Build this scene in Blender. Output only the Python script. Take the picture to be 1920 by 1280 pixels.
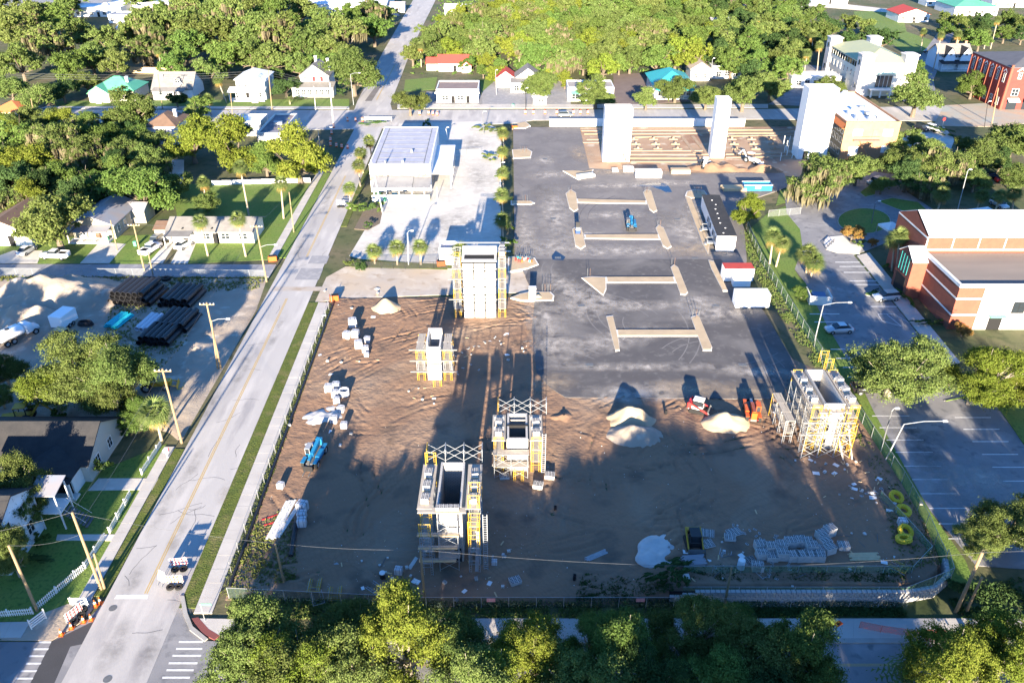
import bpy, bmesh, math, random
import numpy as np
from mathutils import Vector, Matrix, noise
random.seed(7); RNG = np.random.default_rng(11)
R = math.radians
for o in list(bpy.data.objects): bpy.data.objects.remove(o)
scn = bpy.context.scene; C = scn.collection
# ---------------------------------------------------------------- camera
F_PX, CX, CY, CAM_H, PITCH = 1500.0, 960.0, 640.0, 67.0, R(30.86)
cam = bpy.data.cameras.new('camera'); camo = bpy.data.objects.new('camera', cam); C.objects.link(camo)
cam.sensor_width = 36; cam.lens = F_PX / 1920 * 36; cam.clip_start = 1; cam.clip_end = 6000
camo.location = (0, 0, CAM_H); camo.rotation_euler = (math.pi / 2 - PITCH, 0, 0); scn.camera = camo
# ---------------------------------------------------------------- light
SUN_EL, SUN_AZ = R(12.3), R(2.6)
w = bpy.data.worlds.new('World'); scn.world = w; w.use_nodes = True
nt = w.node_tree; bg = nt.nodes['Background']
sky = nt.nodes.new('ShaderNodeTexSky'); sky.sky_type = 'NISHITA'; sky.sun_disc = False
sky.sun_elevation = SUN_EL; sky.sun_rotation = math.pi + SUN_AZ; sky.air_density = 1.0; sky.dust_density = 0.3; sky.ozone_density = 7.0
nt.links.new(sky.outputs[0], bg.inputs[0]); bg.inputs[1].default_value = 0.088
sl = bpy.data.lights.new('sun', 'SUN'); sl.energy = 5.0; sl.angle = R(0.53); sl.color = (1.0, 0.86, 0.66)
so = bpy.data.objects.new('sun', sl); C.objects.link(so); so.location = (0, -50, 120)
so.rotation_euler = Vector((math.sin(SUN_AZ) * math.cos(SUN_EL), math.cos(SUN_AZ) * math.cos(SUN_EL), -math.sin(SUN_EL))).to_track_quat('-Z', 'Y').to_euler()
scn.view_settings.view_transform = 'Standard'; scn.view_settings.look = 'None'
scn.view_settings.exposure = 2.55; scn.view_settings.gamma = 1.0
scn.render.engine = 'CYCLES'
scn.cycles.max_bounces = 6; scn.cycles.diffuse_bounces = 3; scn.cycles.glossy_bounces = 2; scn.cycles.transmission_bounces = 3
# ---------------------------------------------------------------- survey: photo pixel -> place on the ground (or at height z)
SP, CP = math.sin(PITCH), math.cos(PITCH)
def G(u, v, z=0.0):
    a, b = u - CX, CY - v
    d = Vector((a, F_PX * CP + b * SP, -F_PX * SP + b * CP))
    t = (z - CAM_H) / d.z
    return Vector((d.x * t, d.y * t, z))
def ppm(v): return CP * (v + 256) / CAM_H            # pixels per metre on the ground at row v
def sm(a, b, x):
    t = np.clip((x - a) / (b - a), 0, 1); return t * t * (3 - 2 * t)
def hgt(x, y):                                        # the filled corner of the site behind the retaining wall
    return 1.3 * sm(11, 19, x) * (1 - sm(62, 84, y)) * (1 - sm(46.0, 49.0, x)) * (1.0 if y > 58.9 else 0.0)
def GS(u, v):
    z = 0.0
    for _ in range(4):
        p = G(u, v, z); z = float(hgt(p.x, p.y))
    return Vector((p.x, p.y, z))
def Hz(u, v, vtop):                                   # height of a vertical thing standing at (u,v) whose top is seen at row vtop
    p = G(u, v); b = CY - vtop
    s = (-F_PX * SP + b * CP) / (F_PX * CP + b * SP)
    return CAM_H + p.y * s
# ---------------------------------------------------------------- mesh building
class MB:
    def __init__(s): s.v = []; s.f = []; s.m = []
    def add(s, vs, fs, m=0):
        n = len(s.v); s.v += [tuple(q) for q in vs]
        for f in fs: s.f.append([i + n for i in f]); s.m.append(m)
        return s
    def box(s, x0, x1, y0, y1, z0, z1, m=0):
        return s.add([(x0,y0,z0),(x1,y0,z0),(x1,y1,z0),(x0,y1,z0),(x0,y0,z1),(x1,y0,z1),(x1,y1,z1),(x0,y1,z1)],
            [(0,3,2,1),(4,5,6,7),(0,1,5,4),(1,2,6,5),(2,3,7,6),(3,0,4,7)], m)
    def cbox(s, cx, cy, cz, sx, sy, sz, m=0, rz=0.0):
        c, n = math.cos(rz), math.sin(rz); vs = []
        for k in (-.5, .5):
            for i, j in ((-.5,-.5),(.5,-.5),(.5,.5),(-.5,.5)):
                x, y = i*sx, j*sy; vs.append((cx + x*c - y*n, cy + x*n + y*c, cz + k*sz))
        return s.add(vs, [(0,3,2,1),(4,5,6,7),(0,1,5,4),(1,2,6,5),(2,3,7,6),(3,0,4,7)], m)
    def bbox(s, x0, x1, y0, y1, z0, z1, b=.05, m=0):      # box with bevelled top and side edges
        vs = []
        for z, i in ((z0, 0), (z1 - b, 0), (z1, b)):
            X0, X1, Y0, Y1 = x0+i, x1-i, y0+i, y1-i; c = b*.7
            vs += [(X0+c,Y0,z),(X1-c,Y0,z),(X1,Y0+c,z),(X1,Y1-c,z),(X1-c,Y1,z),(X0+c,Y1,z),(X0,Y1-c,z),(X0,Y0+c,z)]
        fs = [tuple(range(7,-1,-1)), tuple(range(16,24))]
        for r in (0, 8):
            for k in range(8): fs.append((r+k, r+(k+1)%8, r+8+(k+1)%8, r+8+k))
        return s.add(vs, fs, m)
    def tube(s, a, b, r0, r1=None, n=6, m=0, cap=True):
        a, b = Vector(a), Vector(b); r1 = r0 if r1 is None else r1
        d = (b - a); 
        if d.length < 1e-6: return s
        d.normalize(); u = d.orthogonal().normalized(); w_ = d.cross(u)
        vs = [a + (u*math.cos(2*math.pi*k/n) + w_*math.sin(2*math.pi*k/n))*r0 for k in range(n)]
        vs += [b + (u*math.cos(2*math.pi*k/n) + w_*math.sin(2*math.pi*k/n))*r1 for k in range(n)]
        fs = [(k, (k+1)%n, n+(k+1)%n, n+k) for k in range(n)]
        if cap: fs += [tuple(range(n-1,-1,-1)), tuple(range(n, 2*n))]
        return s.add(vs, fs, m)
    def path(s, pts, r, n=6, m=0, r1=None):
        for i in range(len(pts)-1):
            a = r if r1 is None else r + (r1-r)*i/(len(pts)-1); b = r if r1 is None else r + (r1-r)*(i+1)/(len(pts)-1)
            s.tube(pts[i], pts[i+1], a, b, n, m)
        return s
    def ring(s, c, r_in, r_out, a, b, n=16, m=0, axis='z'):   # hollow pipe or tyre-like ring between a and b along axis
        vs = []
        for rr, h in ((r_out,a),(r_out,b),(r_in,b),(r_in,a)):
            for k in range(n):
                t = 2*math.pi*k/n; p = (rr*math.cos(t), rr*math.sin(t), h)
                if axis == 'x': p = (p[2], p[0], p[1])
                elif axis == 'y': p = (p[0], p[2], p[1])
                vs.append((c[0]+p[0], c[1]+p[1], c[2]+p[2]))
        fs = []
        for q in range(4):
            for k in range(n): fs.append((q*n+k, q*n+(k+1)%n, ((q+1)%4)*n+(k+1)%n, ((q+1)%4)*n+k))
        return s.add(vs, fs, m)
    def disc(s, c, r, h, n=16, m=0, axis='z', r1=None):
        d = {'x': Vector((1,0,0)), 'y': Vector((0,1,0)), 'z': Vector((0,0,1))}[axis]
        return s.tube(Vector(c) - d*h/2, Vector(c) + d*h/2, r, r if r1 is None else r1, n, m)
    def prism(s, poly, z0, z1, m=0, ms=None):
        n = len(poly)
        if sum(poly[i][0]*poly[(i+1)%n][1]-poly[(i+1)%n][0]*poly[i][1] for i in range(n)) < 0: poly = poly[::-1]
        vs = [(p[0],p[1],z0) for p in poly] + [(p[0],p[1],z1) for p in poly]
        s.add(vs, [tuple(range(n, 2*n))], m)
        return s.add(vs, [(k,(k+1)%n,n+(k+1)%n,n+k) for k in range(n)], m if ms is None else ms)
    def build(s, name, mats, parent=None, smooth=False, loc=None):
        me = s.mesh(name, mats, smooth)
        return link(name, me, parent, loc)
    def mesh(s, name, mats, smooth=False):
        me = bpy.data.meshes.new(name); me.from_pydata(s.v, [], s.f)
        for m in (mats if isinstance(mats, (list, tuple)) else [mats]): me.materials.append(m)
        me.polygons.foreach_set('material_index', s.m)
        if smooth: me.polygons.foreach_set('use_smooth', [True]*len(s.f))
        bm = bmesh.new(); bm.from_mesh(me); bmesh.ops.recalc_face_normals(bm, faces=bm.faces); bm.to_mesh(me); bm.free()
        me.update(); return me
def link(name, me, parent=None, loc=None, rot=None, scale=None):
    o = bpy.data.objects.new(name, me); C.objects.link(o)
    if parent is not None: o.parent = parent
    if loc is not None: o.location = loc
    if rot is not None: o.rotation_euler = rot
    if scale is not None: o.scale = scale if hasattr(scale, '__len__') else (scale,)*3
    return o
def tag(o, label=None, cat=None, group=None, kind=None):
    if label: o['label'] = label
    if cat: o['category'] = cat
    if group: o['group'] = group
    if kind: o['kind'] = kind
    return o
def thing(name, label, cat, loc=(0,0,0), rz=0.0, group=None):
    o = bpy.data.objects.new(name, None); C.objects.link(o); o.empty_display_size = .5
    o.location = loc; o.rotation_euler = (0,0,rz); return tag(o, label, cat, group)
def copy_tree(o, parent=None, loc=None, rz=None, label=None, group=None, scale=None):
    c = o.copy(); C.objects.link(c); c.parent = parent
    if loc is not None: c.location = loc
    if rz is not None: c.rotation_euler = (0,0,rz)
    if scale is not None: c.scale = scale if hasattr(scale, '__len__') else (scale,)*3
    if label: c['label'] = label
    if group: c['group'] = group
    for ch in o.children: copy_tree(ch, c)
    return c
# ---------------------------------------------------------------- materials
def lin(h):
    h = h.lstrip('#'); r = []
    for i in (0,2,4):
        c = int(h[i:i+2],16)/255; r.append(c/12.92 if c <= .04045 else ((c+.055)/1.055)**2.4)
    return tuple(r)
def col(c): return (lin(c) if isinstance(c, str) else tuple(c)) + (1.0,)
MATS = {}
def mat(name, c, rough=.8, c2=None, scale=1.0, amt=.5, bump=0.0, bscale=None, metal=0.0, world=True, spec=.3, detail=5.0, stretch=None, island=0.0, c3=None, s3=.05, a3=.5, tracks=0.0, c4=None, s4=1.0, d3=0.0):
    if name in MATS: return MATS[name]
    m = bpy.data.materials.new(name); m.use_nodes = True; MATS[name] = m
    t = m.node_tree; N = t.nodes; L = t.links; b = N['Principled BSDF']
    b.inputs['Roughness'].default_value = rough; b.inputs['Metallic'].default_value = metal
    b.inputs['Specular IOR Level'].default_value = spec
    if world: src = N.new('ShaderNodeNewGeometry').outputs['Position']
    else: src = N.new('ShaderNodeTexCoord').outputs['Object']
    if stretch:
        mp = N.new('ShaderNodeMapping'); mp.inputs['Scale'].default_value = stretch; L.new(src, mp.inputs[0]); src = mp.outputs[0]
    cc = None
    def noi(sc, det=detail):
        n = N.new('ShaderNodeTexNoise'); n.inputs['Scale'].default_value = sc; n.inputs['Detail'].default_value = det; L.new(src, n.inputs['Vector']); return n.outputs[0]
    def mix(fac, a, bb):
        x = N.new('ShaderNodeMix'); x.data_type = 'RGBA'; L.new(fac, x.inputs[0])
        if isinstance(a, tuple): x.inputs[6].default_value = a
        else: L.new(a, x.inputs[6])
        if isinstance(bb, tuple): x.inputs[7].default_value = bb
        else: L.new(bb, x.inputs[7])
        return x.outputs[2]
    def ramp(o, lo, hi, top=1.0):
        r = N.new('ShaderNodeMapRange'); L.new(o, r.inputs[0]); r.inputs[1].default_value = lo; r.inputs[2].default_value = hi; r.inputs[4].default_value = top; return r.outputs[0]
    cur = col(c)
    if c2 is not None: cur = mix(ramp(noi(scale), .5-amt/2, .5+amt/2), cur, col(c2))
    if c3 is not None:
        n3 = noi(s3, 6.0); n3.node.inputs['Distortion'].default_value = d3; cur = mix(ramp(n3, .5, .5+a3/2), cur, col(c3))
    if c4 is not None: cur = mix(ramp(noi(s4, 6.0), .56, .70), cur, col(c4))
    if island > 0:
        g = N.new('ShaderNodeNewGeometry'); hs = N.new('ShaderNodeHueSaturation')
        mr = N.new('ShaderNodeMapRange'); L.new(g.outputs['Random Per Island'], mr.inputs[0]); mr.inputs[3].default_value = 1-island; mr.inputs[4].default_value = 1+island
        L.new(mr.outputs[0], hs.inputs['Value'])
        if isinstance(cur, tuple): hs.inputs['Color'].default_value = cur
        else: L.new(cur, hs.inputs['Color'])
        cur = hs.outputs[0]
    if tracks > 0:
        for sc, rot in ((.35, 1.1), (.62, 2.6)):
            mp3 = N.new('ShaderNodeMapping'); mp3.inputs['Rotation'].default_value = (0,0,rot); L.new(src, mp3.inputs[0])
            wv = N.new('ShaderNodeTexWave'); wv.inputs['Scale'].default_value = sc; wv.inputs['Distortion'].default_value = 16; wv.inputs['Detail'].default_value = 4; wv.inputs['Detail Scale'].default_value = .5; L.new(mp3.outputs[0], wv.inputs[0])
            mm = N.new('ShaderNodeMath'); mm.operation = 'MULTIPLY'; L.new(ramp(wv.outputs[1], .55, .95, .14), mm.inputs[0]); L.new(ramp(noi(.10, 3.0), .40, .6), mm.inputs[1]); cur = mix(mm.outputs[0], cur, tuple(x*.45 for x in col(c)[:3])+(1.0,))
    if isinstance(cur, tuple): b.inputs['Base Color'].default_value = cur
    else: L.new(cur, b.inputs['Base Color'])
    if bump > 0:
        bp = N.new('ShaderNodeBump'); bp.inputs['Strength'].default_value = min(1.0, bump); bp.inputs['Distance'].default_value = .1
        L.new(noi(bscale or scale*4), bp.inputs['Height']); out = bp.outputs[0]
        if tracks > 0:
            for sc, rot in ((.30, .5), (.47, 1.9)):
                mp2 = N.new('ShaderNodeMapping'); mp2.inputs['Rotation'].default_value = (0,0,rot); L.new(src, mp2.inputs[0])
                wv = N.new('ShaderNodeTexWave'); wv.inputs['Scale'].default_value = sc; wv.inputs['Distortion'].default_value = 22; wv.inputs['Detail'].default_value = 3; wv.inputs['Detail Scale'].default_value = .6; L.new(mp2.outputs[0], wv.inputs[0])
                mm = N.new('ShaderNodeMath'); mm.operation = 'MULTIPLY'; L.new(wv.outputs[1], mm.inputs[0]); L.new(ramp(noi(.07+sc*.15, 3.0), .50, .66), mm.inputs[1])
                b2 = N.new('ShaderNodeBump'); b2.inputs['Strength'].default_value = tracks; b2.inputs['Distance'].default_value = .16; L.new(mm.outputs[0], b2.inputs['Height']); L.new(out, b2.inputs['Normal']); out = b2.outputs[0]
        L.new(out, b.inputs['Normal'])
    return m
def leafmat(name, c, c2, trans=.35, hue=.03, val=.35):
    m = bpy.data.materials.new(name); m.use_nodes = True; MATS[name] = m
    t = m.node_tree; N = t.nodes; L = t.links; N.remove(N['Principled BSDF'])
    g = N.new('ShaderNodeNewGeometry'); oi = N.new('ShaderNodeObjectInfo')
    x = N.new('ShaderNodeMix'); x.data_type = 'RGBA'; L.new(g.outputs['Random Per Island'], x.inputs[0]); x.inputs[6].default_value = col(c); x.inputs[7].default_value = col(c2)
    hs = N.new('ShaderNodeHueSaturation'); L.new(x.outputs[2], hs.inputs['Color'])
    r1 = N.new('ShaderNodeMapRange'); L.new(oi.outputs['Random'], r1.inputs[0]); r1.inputs[3].default_value = .5-hue; r1.inputs[4].default_value = .5+hue; L.new(r1.outputs[0], hs.inputs['Hue'])
    m2 = N.new('ShaderNodeMath'); m2.operation = 'FRACT'; m3 = N.new('ShaderNodeMath'); m3.operation = 'MULTIPLY'; m3.inputs[1].default_value = 7.31
    L.new(oi.outputs['Random'], m3.inputs[0]); L.new(m3.outputs[0], m2.inputs[0])
    r2 = N.new('ShaderNodeMapRange'); L.new(m2.outputs[0], r2.inputs[0]); r2.inputs[3].default_value = 1-val; r2.inputs[4].default_value = 1+val; L.new(r2.outputs[0], hs.inputs['Value'])
    d = N.new('ShaderNodeBsdfDiffuse'); tr = N.new('ShaderNodeBsdfTranslucent'); mx = N.new('ShaderNodeMixShader'); mx.inputs[0].default_value = trans
    L.new(hs.outputs[0], d.inputs[0]); L.new(hs.outputs[0], tr.inputs[0]); L.new(d.outputs[0], mx.inputs[1]); L.new(tr.outputs[0], mx.inputs[2])
    L.new(mx.outputs[0], N['Material Output'].inputs[0]); return m
# setting
M_ground = mat('ground_mix', (.055,.075,.024), .95, (.13,.105,.062), .06, .35, .6, 1.5, c3=(.03,.045,.015), s3=.5)
M_grass = mat('lawn', (.10,.175,.027), .95, (.135,.175,.04), .35, .5, .7, 6, c3=(.05,.09,.016), s3=2.5)
M_verge = mat('verge_grass', (.095,.115,.018), .95, (.055,.080,.015), .9, .5, .9, 5, c3=(.15,.13,.05), s3=.6)
M_road = mat('road_concrete', (.40,.375,.35), .85, (.30,.285,.275), .10, .5, .15, 12, c3=(.46,.43,.40), s3=.5, stretch=(1,.2,1), c4=(.27,.255,.25), s4=.35)
M_road2 = mat('road_grey', (.27,.262,.265), .85, (.20,.197,.205), .15, .5, .15, 12, c3=(.33,.32,.31), s3=.8)
M_fresh = mat('fresh_asphalt', (.042,.042,.045), .9, (.055,.055,.06), .5, .5, .2, 15)
M_asph = mat('lot_asphalt', (.120,.110,.108), .88, (.155,.143,.138), .25, .5, .2, 12, c3=(.23,.21,.195), s3=.11, a3=.8, d3=.6, c4=(.175,.162,.155), s4=1.1)
M_asph2 = mat('lot_asphalt_new', (.068,.063,.064), .88, (.092,.086,.085), .3, .5, .2, 12, c3=(.20,.185,.172), s3=.10, a3=.75, d3=.6, c4=(.125,.117,.112), s4=1.0)
M_lot = mat('yard_concrete', (.52,.485,.43), .85, (.43,.40,.355), .12, .5, .1, 10, c3=(.58,.545,.49), s3=.9, c4=(.40,.37,.33), s4=.3)
M_walk = mat('sidewalk', (.46,.43,.39), .85, (.36,.335,.31), .4, .5, .15, 10, island=.08)
M_kerb = mat('kerb', (.36,.34,.31), .85, (.26,.25,.23), .8, .5)
M_tan = mat('tan_hardpack', (.40,.32,.235), .95, (.33,.30,.275), .12, .4, .3, 5, c3=(.50,.45,.39), s3=.16, d3=1.0, c4=(.29,.235,.18), s4=.5)
M_sand = mat('sand', (.43,.33,.215), .95, (.34,.26,.17), .5, .5, .4, 4)
M_sandg = mat('grey_sand', (.36,.30,.235), .95, (.28,.225,.175), .2, .5, .5, 3, c3=(.22,.17,.13), s3=.10, d3=.8, c4=(.44,.38,.31), s4=.4)
M_park = mat('park_asphalt', (.16,.158,.165), .88, (.215,.21,.212), .18, .5, .15, 12, c3=(.28,.27,.268), s3=.25, d3=.8, c4=(.13,.13,.137), s4=.8)
M_white = mat('white_paint', (.68,.68,.665), .6, (.60,.59,.575), .8, .5, c4=(.54,.53,.51), s4=.4)
M_line = mat('road_line_white', (.62,.62,.60), .7, (.42,.41,.40), 3, .5)
M_yline = mat('road_line_yellow', (.46,.31,.10), .7, (.33,.25,.13), 3, .5)
M_conc = mat('concrete_pale', (.60,.58,.54), .85, (.50,.48,.45), .7, .5, .1, 6)
M_cmu = mat('concrete_block', (.47,.455,.435), .9, (.39,.38,.365), 2.0, .5, .3, 8, island=.08)
M_brick = mat('orange_brick', (.235,.075,.047), .9, (.18,.06,.04), 1.2, .5, .2, 10)
M_redbrick = mat('red_brick', (.27,.045,.035), .9, (.20,.035,.03), 1.0, .5)
M_tanbrick = mat('tan_brick', (.38,.205,.115), .9, (.31,.165,.09), 1.0, .5)
M_tanbrick2 = mat('olive_brick', (.23,.19,.125), .9, (.19,.155,.10), 1.0, .5)
M_glass = mat('window_glass', (.02,.026,.032), .08, spec=.6)
M_dark = mat('dark_opening', (.012,.012,.013), .9)
M_black = mat('black_plastic', (.018,.018,.020), .45)
M_rubber = mat('rubber', (.016,.016,.016), .8)
M_wood = mat('pole_wood', (.29,.21,.115), .9, (.20,.145,.085), 3, .5, world=False, stretch=(4,4,.4))
M_lumber = mat('lumber', (.55,.40,.23), .85, (.45,.32,.18), 2, .5, island=.12)
M_yellow = mat('scaffold_yellow', (.50,.30,.02), .5, (.38,.24,.04), 2, .5)
M_galv = mat('galvanised', (.34,.35,.36), .5, (.25,.26,.27), 3, .5, metal=.2)
M_steel = mat('painted_steel', (.13,.135,.14), .6, (.09,.093,.097), 3, .5)
M_blue = mat('machine_blue', (.012,.16,.32), .45, (.015,.12,.25), 2, .5)
M_orange = mat('machine_orange', (.55,.10,.015), .45, (.42,.08,.015), 2, .5)
M_red = mat('red_paint', (.50,.035,.03), .5, (.42,.03,.03), 2, .5)
M_bark = mat('bark', (.16,.125,.09), .95, (.10,.08,.06), 3, .5, world=False)
M_barkl = mat('pale_bark', (.33,.29,.23), .95, (.24,.20,.16), 3, .5, world=False)
M_palmt = mat('palm_trunk', (.36,.30,.22), .95, (.27,.22,.16), 4, .5, world=False)
M_moss = leafmat('moss', (.20,.17,.105), (.14,.125,.075), .3, .01, .15)
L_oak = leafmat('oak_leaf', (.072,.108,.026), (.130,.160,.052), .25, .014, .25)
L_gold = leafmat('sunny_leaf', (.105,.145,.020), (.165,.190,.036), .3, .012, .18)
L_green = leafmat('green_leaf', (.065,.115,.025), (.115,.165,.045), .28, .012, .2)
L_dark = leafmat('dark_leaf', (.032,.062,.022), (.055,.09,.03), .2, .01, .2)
L_palm = leafmat('palm_frond', (.085,.125,.035), (.165,.195,.07), .25, .01, .15)
L_dead = leafmat('dead_frond', (.36,.24,.07), (.27,.17,.06), .25, .01, .15)
L_red = leafmat('autumn_leaf', (.30,.13,.05), (.21,.17,.05), .25, .01, .1)
L_weed = leafmat('weed', (.085,.13,.03), (.15,.16,.06), .25, .02, .2)

def blockmat(name, c, c2, bw=.41, bh=.2):               # concrete masonry: courses drawn on upright walls
    m = mat(name, c, .9, c2, 1.5, .5, .2, 8); N, L = m.node_tree.nodes, m.node_tree.links; b = N['Principled BSDF']; cur = b.inputs['Base Color'].links[0].from_socket
    g = N.new('ShaderNodeNewGeometry'); sp = N.new('ShaderNodeSeparateXYZ'); L.new(g.outputs['Position'], sp.inputs[0]); ad = N.new('ShaderNodeMath'); L.new(sp.outputs[0], ad.inputs[0]); L.new(sp.outputs[1], ad.inputs[1])
    cb = N.new('ShaderNodeCombineXYZ'); L.new(ad.outputs[0], cb.inputs[0]); L.new(sp.outputs[2], cb.inputs[1])
    br = N.new('ShaderNodeTexBrick'); br.inputs['Scale'].default_value = 1.0; br.inputs['Brick Width'].default_value = bw; br.inputs['Row Height'].default_value = bh; br.inputs['Mortar Size'].default_value = .022; L.new(cb.outputs[0], br.inputs['Vector'])
    L.new(cur, br.inputs['Color1']); L.new(cur, br.inputs['Color2']); br.inputs['Mortar'].default_value = tuple(x*.45 for x in c)+(1.0,); L.new(br.outputs[0], b.inputs['Base Color']); return m
M_cmuw = blockmat('block_wall', (.42,.405,.385), (.33,.32,.305))
# ================================================================ the setting
def struct(o): o['kind'] = 'structure'; return o
def slab(name, px, z1, m, z0=-.25, world=False):
    poly = [(p[0], p[1]) if world else tuple(G(*p)[:2]) for p in px]
    return struct(MB().prism(poly, z0, z1).build(name, m))
VPX = 928.0
def kx(k, v): return VPX - k * (v + 256)             # lines parallel to the main street
def kstrip(name, k0, k1, v0, v1, z, m): return slab(name, [(kx(k0,v0),v0),(kx(k1,v0),v0),(kx(k1,v1),v1),(kx(k0,v1),v1)], z, m)
struct(MB().add([(-2500,-400,-.02),(2500,-400,-.02),(2500,4000,-.02),(-2500,4000,-.02)], [(0,1,2,3)]).build('ground', M_ground))
# streets
ST = kstrip('main_street', .529, .425, 1560, 225, .060, M_road)
NR = slab('far_road', [(655,232),(670,190),(717,100),(775,0),(800,-60),(845,-60),(817,0),(775,85),(732,195),(742,232)], .055, M_road)
FS = slab('cross_street', [(-260,205),(640,207),(1440,205),(2150,192),(2150,232),(1440,224),(1000,226),(960,232),(742,240),(640,243),(420,246),(190,232),(-260,228)], .050, M_road)
FR = slab('front_street', [(-900,1204),(97,1203),(160,1165),(205,1120),(342,1118),(347,1150),(358,1180),(384,1201),(500,1206),(2800,1206),(2800,1330),(-900,1330)], .040, M_park)
slab('asphalt_patch', [(97,1203),(188,1158),(190,1180),(165,1205),(132,1212),(98,1290),(52,1290)], .047, M_fresh)
SS = slab('side_street', [(-300,495),(518,496),(505,520),(-300,517)], .050, M_road2)
# street surface: stains, patches and painted lines
def kpoly(k0,k1,v0,v1): return [tuple(G(kx(k,v),v)[:2]) for k, v in ((k0,v0),(k1,v0),(k1,v1),(k0,v1))]
def paint(parent, poly, z, m=None, name='stripe'):
    o = MB().add([(p[0],p[1],z) for p in poly], [tuple(range(len(poly)))]).build(name, m or M_line); o.parent = parent; return o
for k in (.4795,.4765): paint(ST, kpoly(k-.0009,k+.0009,1113,560), .066, M_yline)
for k in (.4795,.4765): paint(ST, kpoly(k-.0009,k+.0009,482,330), .066, M_yline)
paint(ST, [tuple(G(*q)[:2]) for q in ((214,1123),(276,1123),(279,1115),(219,1115))], .066)
paint(ST, [tuple(G(*q)[:2]) for q in ((577,495),(612,495),(618,480),(585,480))], .065, M_road2, 'patch')
paint(ST, [tuple(G(*q)[:2]) for q in ((552,525),(598,525),(606,504),(565,503))], .065, M_road2, 'patch')
paint(ST, [tuple(G(*q)[:2]) for q in ((507,546),(600,546),(604,538),(512,538))], .065, M_tan, 'patch')
for x0, y0, x1 in ((74,1202,97),(64,1215,92),(56,1228,84),(50,1242,78),(40,1256,70),(31,1270,63)):
    paint(FR, [tuple(G(*q)[:2]) for q in ((x0-2,y0+3.5),(x1-2,y0+3.5),(x1,y0),(x0,y0))], .050)
for x0, y0, x1 in ((336,1201,381),(331,1214,380),(324,1227,378),(317,1241,371),(313,1254,364),(305,1268,357)):
    paint(FR, [tuple(G(*q)[:2]) for q in ((x0-1,y0+4),(x1-1,y0+4),(x1,y0),(x0,y0))], .050)
for v in (1244,1247): paint(FR, [tuple(G(*q)[:2]) for q in ((520,v+1.6),(2300,v+1.6),(2300,v),(520,v))], .046, M_yline)
for x, y in ((212,1140),(202,1273)):
    p = G(x,y); o = MB().disc((p.x,p.y,.064), .42, .012, 18).build('manhole_cover', M_steel); o.parent = ST
for k in (.440,.512): paint(NR, [tuple(G(*q)[:2]) for q in ((705,188),(707,188),(742,120),(741,120))], .061, M_yline) if k < .5 else None
for a in ((688,187,713,160),): paint(NR, [tuple(G(*q)[:2]) for q in ((684,190),(697,190),(716,160),(706,160))], .060, M_asph, 'patch')
rk = random.Random(21)
for i in range(26):                                    # sealed cracks
    v = rk.uniform(330,1270); k = rk.uniform(.43,.525); p = G(kx(k,v),v); a = rk.choice((0,1.57))+rk.uniform(-.35,.35); L_ = rk.uniform(1.5,5); q = p; P_ = []; 
    for j in range(7): P_.append(q.copy()); a += rk.uniform(-.35,.35); q = q+Vector((math.cos(a),math.sin(a),0))*L_/6
    b = MB()
    for x, y in zip(P_[:-1], P_[1:]):
        n = (y-x).normalized().cross(Vector((0,0,1)))*.022; b.add([(t.x,t.y,.0645) for t in (x-n,y-n,y+n,x+n)], [(0,1,2,3)])
    o = b.build('sealed_crack', M_fresh); o.parent = ST
# verges and pavements beside the main street
kstrip('verge', .4245, .402, 1140, 567, .09, M_verge)
def walk(name, pts0, pts1, n, z=.12, gap=.03, m=None):    # pavement of slabs between two pixel lines, each slab a piece
    a0, a1 = G(*pts0[0]), G(*pts0[1]); b0, b1 = G(*pts1[0]), G(*pts1[1])
    base = struct(MB().prism([tuple(q[:2]) for q in (a0,a1,b1,b0)], -.2, z-.02).build(name, M_kerb))
    for i in range(n):
        t0, t1 = i/n, (i+1)/n; L_ = (a1-a0).length; e = gap/L_/2
        p, q, r_, s_ = a0.lerp(a1,t0+e), a0.lerp(a1,t1-e), b0.lerp(b1,t1-e), b0.lerp(b1,t0+e)
        o = MB().prism([tuple(x[:2]) for x in (p,q,r_,s_)], z-.05, z+random.uniform(-.006,.008)).build('slab', m or M_walk); o.parent = base
    return base
def kwalk(name, k0, k1, v0, v1, n): return walk(name, [(kx(k0,v0),v0),(kx(k0,v1),v1)], [(kx(k1,v0),v0),(kx(k1,v1),v1)], n)
kwalk('site_pavement', .4015, .377, 1150, 568, 34)
kwalk('yard_pavement', .548, .566, 1128, 838, 18)
kwalk('lawn_pavement', .554, .575, 484, 322, 18)
kstrip('verge', .530, .547, 1118, 842, .08, M_verge); kstrip('verge', .530, .553, 484, 325, .08, M_grass)
kstrip('verge', .4245, .408, 425, 320, .08, M_verge)
walk('front_pavement', [(800,1197),(2100,1197)], [(800,1160),(2100,1160)], 26)
slab('front_verge', [(500,1206),(2300,1206),(2300,1197),(500,1197)], .13, M_kerb)
slab('corner_kerb', [(338,1118),(346,1118),(352,1150),(362,1175),(390,1198),(384,1203),(356,1182),(344,1152)], .16, M_kerb)
slab('corner_pavement', [(375,1160),(500,1162),(500,1196),(420,1196),(385,1180)], .12, M_walk)
slab('tactile_paving', [(360,1160),(372,1158),(392,1180),(412,1192),(402,1200),(380,1188)], .125, mat('tactile_red', (.17,.055,.05), .9))
slab('corner_sand', [(0,1200),(97,1201),(150,1168),(185,1130),(160,1120),(80,1150),(60,1165)], .06, M_sandg)
walk('corner_walk', [(-160,1200),(40,1196)], [(-160,1170),(58,1166)], 6)
walk('far_pavement', [(745,204),(1440,203)], [(745,197),(1440,196)], 60); walk('far_pavement', [(-40,204),(655,205)], [(-40,200),(655,200.5)], 50)
slab('far_verge', [(100,200),(655,200),(655,186),(100,190)], .05, M_grass)
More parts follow.
